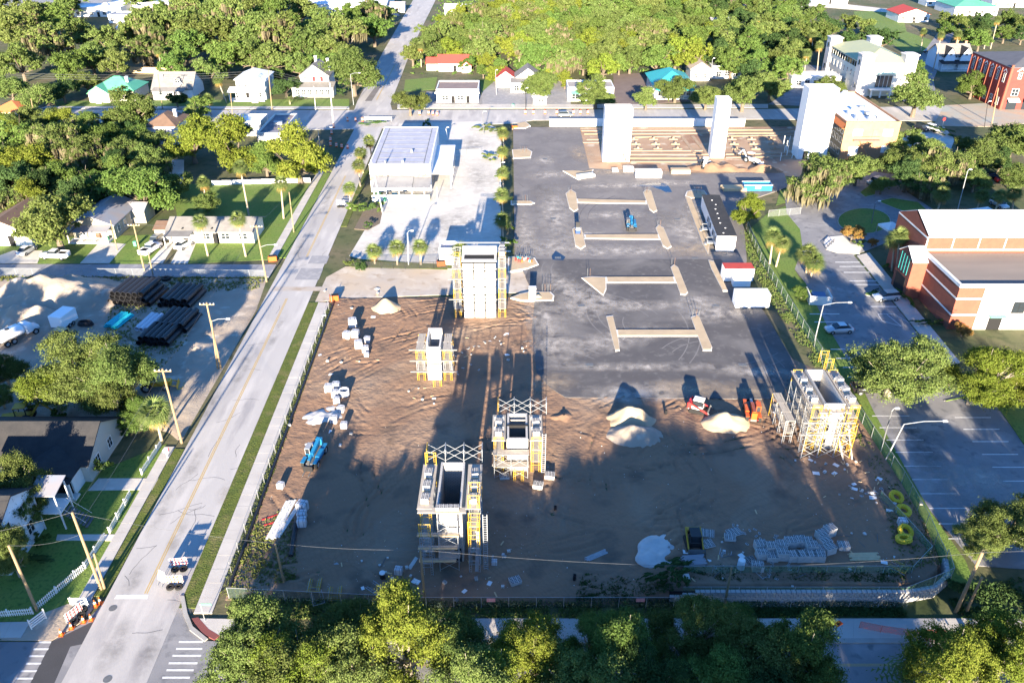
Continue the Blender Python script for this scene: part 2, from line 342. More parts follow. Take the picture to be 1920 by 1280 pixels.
# lawns and yards
for i, px in enumerate(([(320,345),(582,345),(502,487),(350,494)], [(-60,450),(300,440),(300,494),(-60,494)], [(-90,915),(180,885),(313,832),(149,1121),(60,1165),(-140,1165)],
    [(1440,400),(1475,385),(1500,430),(1505,465),(1490,505),(1500,525),(1470,505),(1405,430)], [(1600,22),(1690,20),(1700,60),(1640,70),(1610,45)], [(1640,62),(1700,60),(1790,90),(1700,100)],
    [(760,150),(820,145),(815,168),(757,172)], [(900,150),(925,150),(928,172),(903,175)], [(1455,385),(1470,330),(1500,340),(1492,375)])):
    slab('lawn', px, .035, M_grass)
FN = [(1400,430),(1425,490),(1455,540),(1550,690),(1600,770),(1690,905),(1735,985),(1768,1060)]
ED = [(1510,530),(1545,600),(1606,705),(1640,775),(1742,955),(1810,1050)]
slab('lot_verge', FN + [(1772,1085),(1830,1100)] + ED[::-1], .03, M_grass)
for px, z in (([(165,920),(185,897),(300,897),(287,918)], .07), ([(105,1013),(108,1002),(222,1002),(214,1014)], .07), ([(205,455),(236,458),(205,494),(165,494)], .06), ([(312,455),(330,455),(305,494),(278,494)], .06), ([(340,455),(368,455),(352,494),(320,494)], .06), ([(-40,494),(25,470),(80,470),(70,494)], .06), ([(150,494),(200,440),(215,440),(175,494)], .055)):
    slab('driveway', px, z, M_lot)
# yard of the white workshop, hardpack and car parks
YL = slab('workshop_yard', [(655,480),(688,425),(718,385),(748,232),(905,228),(930,240),(952,300),(958,472),(850,478),(840,494),(700,492)], .055, M_lot)
slab('planting_bed', [(942,235),(960,235),(963,470),(940,470),(938,330)], .08, M_ground)
slab('planting_bed', [(664,430),(682,395),(700,383),(718,392),(712,420),(690,432)], .10, M_bark)
slab('front_bed', [(648,493),(672,486),(845,498),(845,506),(660,501)], .10, M_verge)
slab('hardpack_road', [(590,568),(612,520),(648,500),(845,503),(870,500),(965,482),(1004,548),(858,552),(640,560)], .045, M_tan)
A1 = slab('lot_asphalt', [(962,240),(1087,240),(1105,318),(1300,326),(1470,326),(1478,352),(1380,385),(1395,430),(1400,490),(1385,545),(1000,545),(965,482)], .225, M_asph)
A2 = slab('new_asphalt', [(1000,488),(1352,488),(1388,540),(1428,580),(1494,690),(1463,750),(1060,747),(1030,728),(1006,700),(997,620),(1003,560),(985,520)], .245, M_asph2)
slab('foundation_pad', [(1086,240),(1500,238),(1512,300),(1500,332),(1380,326),(1105,319)], .065, mat('foundation_soil', (.36,.25,.165), .95, (.30,.185,.115), .08, .4, .4, 4, c3=(.20,.105,.065), s3=.045, a3=.3, c4=(.44,.36,.27), s4=.3))
slab('drive', [(1472,372),(1500,352),(1520,378),(1600,340),(1640,322),(1690,330),(1700,360),(1790,420),(1700,440),(1625,470),(1600,478),(1700,600),(1770,690),(1920,880),(2100,1080),(1830,1060),(1742,955),(1640,775),(1606,705),(1545,600),(1510,530),(1490,505),(1505,465),(1500,430),(1475,400)], .045, M_park)
PK = slab('car_park', [(1640,772),(1605,705),(1700,690),(1800,740),(1870,760),(2000,930),(2120,1080),(1830,1060),(1742,955)], .052, M_park)
slab('office_car_park', [(1690,250),(1770,238),(1790,262),(1775,300),(1720,320),(1690,290)], .05, M_lot)
slab('shop_forecourt', [(1150,196),(1215,196),(1300,190),(1250,135),(1150,140)], .05, mat('old_asphalt', (.17,.13,.115), .9, (.13,.10,.09), .3))
slab('shop_forecourt', [(898,196),(905,172),(930,150),(1070,150),(1070,196)], .05, M_road2); slab('shop_forecourt', [(790,196),(800,172),(902,178),(905,196)], .052, M_park)
slab('plaza', [(1750,236),(1770,198),(1920,190),(2000,226),(1850,238)], .062, mat('plaza_brick', (.36,.27,.19), .9, (.28,.29,.26), .15, .3))
slab('right_street', [(1660,185),(1700,140),(1760,60),(1790,60),(1750,150),(1760,200)], .045, M_park)
slab('office_drive', [(1440,196),(1480,170),(1500,120),(1540,125),(1530,180),(1530,200)], .045, M_park)
slab('top_road', [(-200,2),(500,-2),(500,8),(-200,14)], .05, M_road2); slab('top_road', [(1400,-12),(1690,20),(1690,26),(1400,2)], .05, M_lot)
slab('yard_gravel', [(285,300),(345,300),(345,345),(270,345)], .05, M_lot)
slab('dark_car_park', [(155,238),(230,240),(230,300),(150,300)], .05, M_fresh)
slab('school_roof_court', [(580,10),(720,0),(750,30),(600,30)], .03, M_road2)
# kerbed grass islands in the drive
def oval(cx, cy, rx, ry, n=26): return [(cx+rx*math.cos(2*math.pi*k/n), cy+ry*math.sin(2*math.pi*k/n)) for k in range(n)]
def kerb_island(px, m, w_=.97, z=.14):
    P = [G(*p) for p in px]; c = sum(P, Vector())/len(P)
    slab('island_kerb', [tuple(p[:2]) for p in P], z, M_kerb, world=True)
    slab('island_grass', [tuple((c+(p-c)*w_)[:2]) for p in P], z+.03, m, world=True)
kerb_island(oval(1620,415,50,24), M_grass); kerb_island([(1645,378),(1672,372),(1722,380),(1742,398),(1722,407),(1680,392)], M_grass)
kerb_island([(1703,417),(1750,420),(1790,430),(1780,438),(1712,440)], M_grass); kerb_island([(1612,362),(1630,348),(1642,355),(1640,366),(1622,370)], M_grass)
kerb_island(oval(1651,552,30,5), M_grass); kerb_island([(1543,455),(1548,445),(1580,442),(1596,458),(1620,462),(1612,476),(1570,475),(1548,468)], M_conc, .95)
kerb_island([(1770,752),(1800,746),(1868,760),(1905,812),(1925,842),(1960,835),(1930,765),(1850,730)], M_grass, .97)
walk('library_walk', [(1606,480),(1775,690)], [(1630,474),(1800,680)], 34)
# stall lines
for i in range(10):
    y = [780,802,825,848,874,899,925.5,953,982,1010][i]; x = [1635,1649,1662,1679,1695,1710,1726,1742,1760,1778][i]
    paint(PK, [tuple(G(*q)[:2]) for q in ((x,y+.8),(x+70,y+.8),(x+69.5,y-.8),(x,y-.8))], .058)
for x, y in ((1790,783),(1806,805),(1823,828),(1841,852),(1860,876),(1880,902),(1900,930)):
    paint(PK, [tuple(G(*q)[:2]) for q in ((x,y+.8),(x+68,y+.8),(x+67.5,y-.8),(x,y-.8))], .058)
for x, y, l in ((1566,492,46),(1574,500,50),(1582,511,52),(1592,527,54),(1602,534,56),(1632,575,50),(1518,589,56),(1527,604,56),(1557,655,40),(1568,672,40),(1580,689,60),(1590,707,60)):
    paint(PK, [tuple(G(*q)[:2]) for q in ((x,y+.7),(x+l,y+.7),(x+l-.5,y-.7),(x,y-.7))], .053)
for a, b in (((1646,589),(1654,602)),((1646,589),(1676,589)),((1662,589),(1690,612)),((1676,589),(1706,606)),((1654,602),(1690,612))):
    p, q = G(*a), G(*b); n = (q-p).normalized().cross(Vector((0,0,1)))*.06
    paint(PK, [tuple(x[:2]) for x in (p-n,q-n,q+n,p+n)], .053)
# ---------------------------------------------------------------- uneven ground
def sdist(P, poly):                                    # signed distance to a polygon, positive inside
    x, y = P[:,0], P[:,1]; d = np.full(len(P), 1e9); ins = np.zeros(len(P), bool); n = len(poly)
    for i in range(n):
        ax, ay = poly[i]; bx, by = poly[(i+1)%n]; ex, ey = bx-ax, by-ay
        t = np.clip(((x-ax)*ex+(y-ay)*ey)/(ex*ex+ey*ey), 0, 1)
        d = np.minimum(d, np.hypot(x-ax-t*ex, y-ay-t*ey))
        c = ((ay > y) != (by > y)) & (x < (bx-ax)*(y-ay)/((by-ay) if by != ay else 1e-9)+ax); ins ^= c
    return np.where(ins, d, -d)
def vnoise(x, y, sc, seed=0):
    return np.array([noise.noise((a*sc, b*sc, seed*7.3)) for a, b in zip(x, y)])
def terrain(name, poly, cell, m, hfun, base=.05, edge=.25):
    xs = [p[0] for p in poly]; ys = [p[1] for p in poly]
    X = np.arange(min(xs)-2, max(xs)+2, cell); Y = np.arange(min(ys)-2, max(ys)+2, cell)
    gx, gy = np.meshgrid(X, Y); P = np.stack([gx.ravel(), gy.ravel()], 1); sd = sdist(P, poly)
    keep = sd > -1.5; idx = -np.ones(len(P), int); idx[keep] = np.arange(keep.sum()); Q = P[keep]
    z = hfun(Q[:,0], Q[:,1], sd[keep]); z = np.where(sd[keep] < .6, np.minimum(z, np.maximum(sd[keep]*edge, -.3)), np.maximum(z, -.2 if name == 'site_dirt' else .02))
    nx = len(X); fs = []
    I = idx.reshape(gx.shape); q = np.stack([I[:-1,:-1], I[:-1,1:], I[1:,1:], I[1:,:-1]], -1).reshape(-1,4); q = q[(q >= 0).all(1)]
    me = bpy.data.meshes.new(name); me.from_pydata(np.column_stack([Q, z]).tolist(), [], q.tolist())
    me.materials.append(m); me.polygons.foreach_set('use_smooth', [True]*len(q)); me.update()
    return link(name, me)
SITE = [tuple(G(u,v)[:2]) for u, v in ((628,558),(423,1124),(800,1136),(1258,1130))] + [(17.8,58.95),(41.5,58.95),(44.6,59.6),(46.6,61.2)] + [tuple(GS(u,v)[:2]) for u, v in ((1768,1060),(1738,985),(1690,905),(1560,706),(1480,670),(1050,660),(1010,556))]
arcs = []
rr = random.Random(5)
for _ in range(150):
    u, v = rr.uniform(470,1650), rr.uniform(570,1050); c = G(u, v); arcs.append((c.x, c.y, rr.choice((rr.uniform(4,14),rr.uniform(15,55))), rr.uniform(0,6.28), rr.uniform(.25,1.2), rr.uniform(.05,.14)))
def site_h(x, y, sd):
    z = .15 + .08*vnoise(x,y,.06,1) + .05*vnoise(x,y,.35,2) + .04*vnoise(x,y,1.1,3)
    wob = .6*vnoise(x,y,.22,8)+.15*vnoise(x,y,.9,9); brk = .25+sm(-.15,.25,vnoise(x,y,.19,6))
    rough = sm(76,92,y)
    z += (.35+rough)*.07*np.abs(vnoise(x,y,.8,5))
    for cx, cy, r_, a, sp, dp in arcs:
        d = np.hypot(x-cx, y-cy)+wob; an = np.arctan2(y-cy, x-cx); da = np.abs((an-a+math.pi)%(2*math.pi)-math.pi)
        msk = (1-sm(sp*.7, sp, da))*brk
        near = (msk > .01) & (np.abs(d-r_-.95) < 2.6)
        for off in (0, 1.9):
            e = (d-r_-off)[near]; z[near] += 1.0*msk[near]*dp*(-np.exp(-(e/.24)**2) + .7*np.exp(-((e-.42)/.2)**2) + .5*np.exp(-((e+.42)/.2)**2))
    lot = [tuple(G(*q)[:2]) for q in ((1000,488),(1352,488),(1428,580),(1494,690),(1463,750),(1060,747),(1006,700),(997,620),(1003,560))]
    z = np.where(sdist(np.column_stack([x,y]), lot) > .7, z-.35, z)
    return z + np.array([float(hgt(a,b)) for a, b in zip(x,y)])
M_dirt = mat('site_dirt', (.25,.148,.09), .97, (.185,.115,.075), .09, .5, .8, 2.2, c3=(.25,.175,.12), s3=.06, a3=.35, d3=.8, tracks=.16, c4=(.125,.085,.06), s4=.22)
struct(terrain('site_dirt', SITE, .28, M_dirt, site_h))
YARD = [tuple(G(u,v)[:2]) for u, v in ((-120,522),(500,522),(480,580),(412,700),(338,828),(318,810),(240,792),(-160,800))]
def yard_h(x, y, sd): return .05 + .22*np.abs(vnoise(x,y,.12,1)) + .08*vnoise(x,y,.5,2) + .05*vnoise(x,y,1.2,3)
struct(terrain('storage_yard', YARD, .5, M_sandg, yard_h))
def mound(name, u, v, rx, ry, h, m, label, rz=0.0, seed=1, n=40, rings=16, group=None, lump=.25, flat=1.0):
    p = GS(u, v); vs = [(0,0,h)]; fs = []
    for i in range(1, rings+1):
        t = i/rings
        for k in range(n):
            a = 2*math.pi*k/n; x, y = math.cos(a)*rx*t, math.sin(a)*ry*t
            q = 1+lump*noise.noise((math.cos(a)*1.3+seed*3.1, math.sin(a)*1.3, t)); x *= q; y *= q
            pr = (.5+.5*math.cos(math.pi*t))*.55+.45*(1-t) if flat == 1.0 else 1-t**flat
            zz = h*max(0,pr)*(1+.45*noise.noise((x*.4, y*.4, seed)))+.22*noise.noise((x*.9,y*.9,seed+4))*min(1,4*(1-t))
            vs.append((x, y, zz if i < rings else -.3))
    for k in range(n): fs.append((0, 1+k, 1+(k+1)%n))
    for i in range(rings-1):
        for k in range(n): a = 1+i*n; fs.append((a+k, a+n+k, a+n+(k+1)%n, a+(k+1)%n))
    o = MB().add(vs, fs).build(name, m, smooth=True); o.location = p; o.rotation_euler = (0,0,rz)
    return tag(o, label, 'pile', group)
M_soil = mat('spoil', (.24,.15,.09), .95, (.18,.11,.07), .5)
mound('sand_pile', 100, 560, 15, 8, 4.6, M_sandg, 'long pale sand ridge under the side street fence', .12, 1)
mound('sand_pile', 48, 603, 9.5, 6.0, 3.0, M_sandg, 'low grey sand heap behind the white tank truck', 0, 2)
mound('sand_pile', 160, 562, 5, 4.5, 2.0, M_sandg, 'small sand heap beside the black pipe stack', 0, 3)
mound('sand_pile', 724, 578, 3.0, 2.5, 1.9, M_sand, 'pointed cream sand pile beside the hardpack road', 0, 4, lump=.12)
mound('sand_pile', 1182, 787, 3.8, 2.8, 2.2, M_sand, 'tan sand pile behind the bigger grey pile', 0, 5)
mound('sand_pile', 1190, 817, 4.4, 3.0, 1.8, M_sandg, 'broad grey sand pile in the middle of the shaded dirt', 0, 6, lump=.1)
mound('sand_pile', 1362, 795, 3.8, 2.6, 1.9, M_sand, 'bright sand pile left of the orange telehandler', .1, 7, lump=.15)
mound('sand_pile', 1010, 560, 1.6, 1.3, .8, M_sand, 'little sand heap at the tip of the asphalt edge', 0, 8)
mound('sand_pile', 1340, 318, 9, 3.5, 1.6, M_soil, 'brown spoil heap by the far excavator', 0, 9); mound('sand_pile', 1432, 320, 5, 3, 1.6, M_soil, 'brown spoil heap right of the far excavator', 0, 10)
mound('sand_pile', 372, 660, 4, 6, 1.0, M_sandg, 'low spoil bank beside the leaning street pole', .3, 11); mound('sand_pile', 395, 605, 5, 6, .9, M_sandg, 'low grey spoil bank at the end of the pipe stack', .3, 12)
mound('spilled_sand', 1243, 1035, 2.9, 2.6, .22, mat('white_sand', (.50,.485,.46), .95, (.38,.365,.345), 1.2), 'flat patch of spilled white mortar sand', 0, 13, lump=.5, flat=3)
mound('spilled_sand', 605, 780, 3.4, 2.4, .35, MATS['white_sand'], 'spread of white mortar sand beside the pallets', .4, 14, lump=.5, flat=3)
mound('dirt_mound', 1055, 783, 2.4, 1.8, .6, M_dirt, 'low dirt mound round a capped standpipe', 0, 15)

# --- soft dust, tyre marks and stains on the paving
def dustmat(name, c, strength):
    m = bpy.data.materials.new(name); m.use_nodes = True; t = m.node_tree; N, L = t.nodes, t.links; b = N['Principled BSDF']; b.inputs['Base Color'].default_value = col(c); b.inputs['Roughness'].default_value = .95
    tc = N.new('ShaderNodeTexCoord'); ln = N.new('ShaderNodeVectorMath'); ln.operation = 'LENGTH'; L.new(tc.outputs['Object'], ln.inputs[0])
    mr = N.new('ShaderNodeMapRange'); L.new(ln.outputs['Value'], mr.inputs[0]); mr.inputs[1].default_value = 1.0; mr.inputs[2].default_value = .15
    g = N.new('ShaderNodeNewGeometry'); n = N.new('ShaderNodeTexNoise'); n.inputs['Scale'].default_value = .55; n.inputs['Detail'].default_value = 8; n.inputs['Roughness'].default_value = .65; L.new(g.outputs['Position'], n.inputs['Vector'])
    m2 = N.new('ShaderNodeMapRange'); L.new(n.outputs[0], m2.inputs[0]); m2.inputs[1].default_value = .36; m2.inputs[2].default_value = .68
    mm = N.new('ShaderNodeMath'); mm.operation = 'MULTIPLY'; L.new(mr.outputs[0], mm.inputs[0]); L.new(m2.outputs[0], mm.inputs[1]); m3 = N.new('ShaderNodeMath'); m3.operation = 'MULTIPLY'; L.new(mm.outputs[0], m3.inputs[0]); m3.inputs[1].default_value = strength; L.new(m3.outputs[0], b.inputs['Alpha']); return m
D_pale = dustmat('pale_dust', (.42,.38,.34), .95); D_oil = dustmat('oil_stain', (.06,.057,.055), .36); D_tan = dustmat('tan_dust', (.40,.31,.22), .8)
DQ = {}
def dust(u, v, rx, ry, z, m, parent, rz=0.0):
    if m.name not in DQ: DQ[m.name] = MB().add([(-1,-1,0),(1,-1,0),(1,1,0),(-1,1,0)], [(0,1,2,3)]).mesh('dust_patch', m)
    o = link('dust_patch', DQ[m.name], parent, G(u,v)+Vector((0,0,z)), (0,0,rz), (rx,ry,1)); return o
k = 0
for u, v, rx, ry, m, rz in ((1088,578,6,7,D_pale,.2),(1065,545,4,12,D_pale,.5),(1170,742,7,3.5,D_pale,0),(1230,735,6,3,D_pale,0),(1310,570,5,5,D_pale,.3),(1340,590,9,4,D_pale,.2),(1180,575,16,2.4,D_pale,.02),(1420,700,9,2.2,D_pale,-.1),(1120,560,3,9,D_pale,.9),(1020,600,4,9,D_pale,.2),(1200,690,20,1.6,D_pale,0),(1290,730,8,3,D_tan,0),(1030,720,5,3,D_tan,.2),(1410,735,8,3,D_tan,0),(1150,640,12,4,D_pale,.4),(1040,650,5,7,D_pale,.1)):
    dust(u, v, rx, ry, .2465+.0012*k, m, A2, rz); k += 1
k = 0
for u, v, rx, ry, m, rz in ((1290,435,8,14,D_pale,.25),(1040,400,5,20,D_pale,0),(1045,465,9,6,D_pale,.1),(1160,472,22,3.5,D_pale,.05),(1300,470,9,4,D_tan,.1),(1023,302,4,5,D_pale,0),(1030,330,8,4,D_pale,.2),(1150,350,14,2.5,D_pale,.03),(1250,345,12,3,D_pale,0),(1320,400,6,9,D_pale,.3),(1100,440,6,2.5,D_pale,.2),(1200,325,26,2.5,D_tan,0),(1090,290,4,9,D_tan,.1),(985,440,3,16,D_pale,0),(1150,405,9,3,D_pale,.1),(1240,410,5,6,D_oil,.2),(1015,360,4,6,D_oil,0)):
    dust(u, v, rx, ry, .2265+.0012*k, m, A1, rz); k += 1
k = 0
for u, v, rx, ry in ((250,1090,1.2,3),(300,960,1,5),(360,880,1.1,6),(395,760,1,7),(455,690,1.1,8),(520,620,1,8),(330,1010,1,4),(215,1210,1.6,4),(280,1220,1.4,4),(560,470,1,9),(610,380,1,9),(470,600,1,9)):
    dust(u, v, rx, ry, .0655+.0008*k, D_oil, ST, R(1)); k += 1
for u, v, rx, ry in ((428,925,1.6,2.4),(350,1130,1.5,2)): dust(u, v, rx, ry, .0655+.0008*k, D_pale, ST); k += 1
k = 0
for u, v, rx, ry in ((850,420,7,10),(760,450,8,6),(900,330,5,12),(820,470,8,4),(720,470,6,5),(890,270,6,9)): dust(u, v, rx, ry, .0565+.0008*k, D_oil, YL); k += 1
k = 0
for u, v, rx, ry in ((1730,830,5,5),(1780,900,5,6),(1690,800,3,4),(1850,900,4,5),(1750,870,3,9)): dust(u, v, rx, ry, .0595+.0008*k, (D_oil,D_pale)[k%2], PK); k += 1
rk = random.Random(8); M_tyre = mat('tyre_mark', (.155,.145,.14), .9)
for i in range(46):                                    # pale tyre arcs left by dusty wheels
    new = i%2; u, v = (rk.uniform(1040,1380), rk.uniform(505,735)) if new else (rk.uniform(985,1330), rk.uniform(330,475)); c = G(u,v); r_ = rk.uniform(4,22); a0 = rk.uniform(0,6.28); sp = rk.uniform(.3,.9); b = MB()
    lot = [tuple(G(*q)[:2]) for q in (((1010,492),(1348,492),(1420,580),(1480,690),(1455,744),(1066,742),(1012,695),(1004,620)) if new else ((968,250),(1082,250),(1100,322),(1290,332),(1300,360),(1330,430),(1345,484),(1000,484),(970,478)))]
    for off in (0,1.8):
        pts = [(c.x+(r_+off)*math.cos(a0+sp*j/14), c.y+(r_+off)*math.sin(a0+sp*j/14)) for j in range(15)]; ins = sdist(np.array(pts), lot) > .3
        for j in range(14):
            if ins[j] and ins[j+1]:
                q0, q1 = (r_+off-.09)/(r_+off), (r_+off+.09)/(r_+off); A_, B_ = Vector(pts[j])-c.xy, Vector(pts[j+1])-c.xy; z = (.2455 if new else .2258)
                b.add([(c.x+x.x*q,c.y+x.y*q,z) for x, q in ((A_,q0),(B_,q0),(B_,q1),(A_,q1))], [(0,1,2,3)])
    if b.f: o = b.build('tyre_mark', M_tyre if new else MATS['lot_asphalt_new'] if i%4 else M_tyre); o.parent = A2 if new else A1
# ================================================================ buildings
WC = {}
FACE = {'S': 0.0, 'E': math.pi/2, 'N': math.pi, 'W': -math.pi/2}
def wloc(B, face, a, z):
    w_, d = B['w'], B['d']
    return {'S': (a,0,z), 'N': (a,d,z), 'E': (w_/2,a,z), 'W': (-w_/2,a,z)}[face], FACE[face]
def window(B, face, a, z, ww=1.1, hh=1.5, mf=None, parent=None, glass=None):
    mf = mf or M_white; key = (ww, hh, mf.name, (glass or M_glass).name)
    if key not in WC:
        f = MB(); t = .11
        f.box(-ww/2-t, ww/2+t, -.09, .02, -t, 0).box(-ww/2-t, ww/2+t, -.07, .02, hh, hh+t).box(-ww/2-t, -ww/2, -.07, .02, 0, hh).box(ww/2, ww/2+t, -.07, .02, 0, hh)
        f.box(-.035, .035, -.055, .02, 0, hh).box(-ww/2, -.035, -.05, .02, hh*.5-.03, hh*.5+.03).box(.035, ww/2, -.05, .02, hh*.5-.03, hh*.5+.03)
        p = MB().box(-ww/2, ww/2, -.03, .015, 0, hh)
        WC[key] = (f.mesh('window', mf), p.mesh('pane', glass or M_glass))
    l, r_ = wloc(B, face, a, z); o = link('window', WC[key][0], parent or B['o'], l, (0,0,r_)); link('pane', WC[key][1], o); return o
def door(B, face, a, ww=1.0, hh=2.1, m=None, z=0.0):
    m = m or M_dark; key = ('d', ww, hh, m.name)
    if key not in WC:
        f = MB(); f.box(-ww/2, ww/2, -.06, .02, 0, hh).box(-ww/2-.1, -ww/2, -.08, .02, 0, hh+.1).box(ww/2, ww/2+.1, -.08, .02, 0, hh+.1).box(-ww/2, ww/2, -.08, .02, hh, hh+.1)
        WC[key] = (f.mesh('door', m), MB().box(ww*.3, ww*.3+.06, -.12, -.06, 1.0, 1.12).mesh('handle', M_galv))
    l, r_ = wloc(B, face, a, z); o = link('door', WC[key][0], B['o'], l, (0,0,r_)); link('handle', WC[key][1], o); return o
def roof_mb(x0, x1, y0, y1, h, rise, kind, ov=.45, th=.16):
    m = MB(); X0, X1, Y0, Y1 = x0-ov, x1+ov, y0-ov, y1+ov
    if kind == 'x':
        ym = (y0+y1)/2; s = rise/((y1-y0)/2); e = h-s*ov; t = h+rise
        v = [(X0,Y0,e),(X1,Y0,e),(X1,ym,t),(X0,ym,t),(X1,Y1,e),(X0,Y1,e)]; f = [(0,1,2,3),(3,2,4,5)]
    elif kind == 'y':
        xm = (x0+x1)/2; s = rise/((x1-x0)/2); e = h-s*ov; t = h+rise
        v = [(X0,Y0,e),(X0,Y1,e),(xm,Y1,t),(xm,Y0,t),(X1,Y1,e),(X1,Y0,e)]; f = [(0,3,2,1),(3,5,4,2)]
    elif kind == 'hip':
        W, D = X1-X0, Y1-Y0; k = min(W, D)/2
        e = h; t = h+rise
        if W >= D: a, b = (X0+k,(Y0+Y1)/2,t), (X1-k-.01,(Y0+Y1)/2,t)
        else: a, b = ((X0+X1)/2,Y0+k,t), ((X0+X1)/2,Y1-k-.01,t)
        v = [(X0,Y0,e),(X1,Y0,e),(X1,Y1,e),(X0,Y1,e),a,b]
        f = [(0,1,5,4),(1,2,5),(2,3,4,5),(3,0,4)] if W >= D else [(0,1,4),(1,2,5,4),(2,3,5),(3,0,4,5)]
    elif kind == 'shed':
        v = [(X0,Y0,h),(X1,Y0,h),(X1,Y1,h+rise),(X0,Y1,h+rise)]; f = [(0,1,2,3)]
    n = len(v); m.add(v + [(a,b,c+th) for a,b,c in v], [tuple(reversed(q)) for q in f] + [tuple(i+n for i in q) for q in f])
    ed = {}
    for q in f:
        for i in range(len(q)):
            e_ = (q[i], q[(i+1)%len(q)]); ed[e_] = 1
    for a, b in list(ed):
        if (b, a) not in ed: m.add([v[a], v[b], (v[b][0],v[b][1],v[b][2]+th), (v[a][0],v[a][1],v[a][2]+th)], [(0,1,2,3)])
    return m
def wall_mb(w_, d, h, rise=0, kind='flat', x0=None, y0=0.0):
    x0 = -w_/2 if x0 is None else x0; x1 = x0+w_; y1 = y0+d; m = MB().box(x0,x1,y0,y1,-.1,h)
    if kind == 'x': 
        for x in (x0+.01, x1-.01): m.add([(x,y0,h),(x,y1,h),(x,(y0+y1)/2,h+rise)], [(0,1,2)])
    if kind == 'y':
        for y in (y0+.01, y1-.01): m.add([(x0,y,h),(x1,y,h),((x0+x1)/2,y,h+rise)], [(0,1,2)])
    return m
def building(name, label, u, v, w_, d, h, rise=0, kind='flat', wm=None, rm=None, rz=0.0, cat='house', ov=.45, pos=None, parapet=.5):
    p = Vector(pos) if pos is not None else G(u, v); p.z = 0
    o = thing(name, label, cat, p, rz); B = dict(o=o, w=w_, d=d, h=h)
    wall_mb(w_, d, h, rise, kind).build('wall', wm or M_white, o)
    if kind == 'flat':
        r_ = MB().box(-w_/2+.25, w_/2-.25, .25, d-.25, h, h+.06)
        B['roof'] = r_.build('roof', rm or M_conc, o)
        if parapet:
            q = MB(); q.box(-w_/2-.04, w_/2+.04, -.04, .26, h, h+parapet).box(-w_/2-.04, w_/2+.04, d-.26, d+.04, h, h+parapet).box(-w_/2-.04, -w_/2+.26, .26, d-.26, h, h+parapet).box(w_/2-.26, w_/2+.04, .26, d-.26, h, h+parapet)
            q.build('parapet', wm or M_white, o)
    else: B['roof'] = roof_mb(-w_/2, w_/2, 0, d, h, rise, kind, ov).build('roof', rm, o)
    return B
def wing(B, x0, w_, y0, d, h, rise, kind, wm, rm, ov=.35):
    wall_mb(w_, d, h, rise, kind, x0, y0).build('wing_wall', wm, B['o'])
    return roof_mb(x0, x0+w_, y0, y0+d, h, rise, kind, ov).build('wing_roof', rm, B['o'])
def porch(B, x0, x1, dep, h, rm, n=4, pm=None, rise=.7, z=.35, steps=True):
    o = B['o']; pm = pm or M_white
    MB().box(x0, x1, -dep, -.01, -.1, z).build('porch_deck', M_conc, o)
    roof_mb(x0, x1, -dep, -.5, h, rise, 'shed', .3, .12).build('porch_roof', rm, o)
    for i in range(n):
        x = x0+.15+(x1-x0-.3)*i/(n-1); MB().box(x-.09, x+.09, -dep+.06, -dep+.24, z, h+.04).build('porch_post', pm, o)
    MB().box(x0+.25, x1-.25, -dep+.1, -dep+.16, z+.75, z+.85).build('railing', pm, o)
def chimney(B, x, y, z0, z1, m=None): MB().box(x-.4, x+.4, y-.4, y+.4, z0, z1).box(x-.48, x+.48, y-.48, y+.48, z1, z1+.15).build('chimney', m or M_white, B['roof'])
def from_roof(fl, fr, bl, h):
    a, b, c = G(*fl, h), G(*fr, h), G(*bl, h); w_ = (b-a).length; d = c.y-a.y; m = (a+b)/2
    return m, w_, d
R_grey = mat('grey_shingle', (.20,.19,.175), .9, (.15,.14,.13), .8, .5, .3, 6)
R_dark = mat('dark_shingle', (.022,.022,.024), .9, (.038,.036,.036), .8, .5, .3, 6)  # near black; tree shade on the front left roof is put into this colour
R_green = mat('green_metal_roof', (.075,.30,.17), .5, (.10,.34,.20), .3)
R_teal = mat('teal_metal_roof', (.03,.31,.30), .5, (.04,.26,.26), .3)
R_brown = mat('brown_shingle', (.15,.095,.065), .9, (.11,.07,.05), .8)
R_orange = mat('orange_roof', (.50,.16,.05), .85, (.40,.13,.05), .8)
R_red = mat('red_roof', (.42,.055,.04), .8, (.34,.05,.04), .8)
R_white = mat('white_metal_roof', (.66,.67,.68), .5, (.58,.59,.61), .4)
R_blue = mat('blue_grey_metal', (.22,.25,.30), .5, (.29,.24,.22), .35)
R_olive = mat('pale_green_roof', (.36,.36,.20), .6, (.31,.33,.20), .4)
R_mem = mat('grey_membrane_roof', (.34,.345,.40), .8, (.28,.285,.34), .25, .5, c3=(.42,.42,.46), s3=.6)
W_cream = mat('cream_stucco', (.66,.60,.50), .9, (.58,.53,.45), .5); W_lav = mat('pale_stucco', (.58,.54,.52), .9, (.52,.48,.46), .5)
W_sky = mat('pale_blue_siding', (.62,.68,.74), .8, (.56,.62,.68), .6)
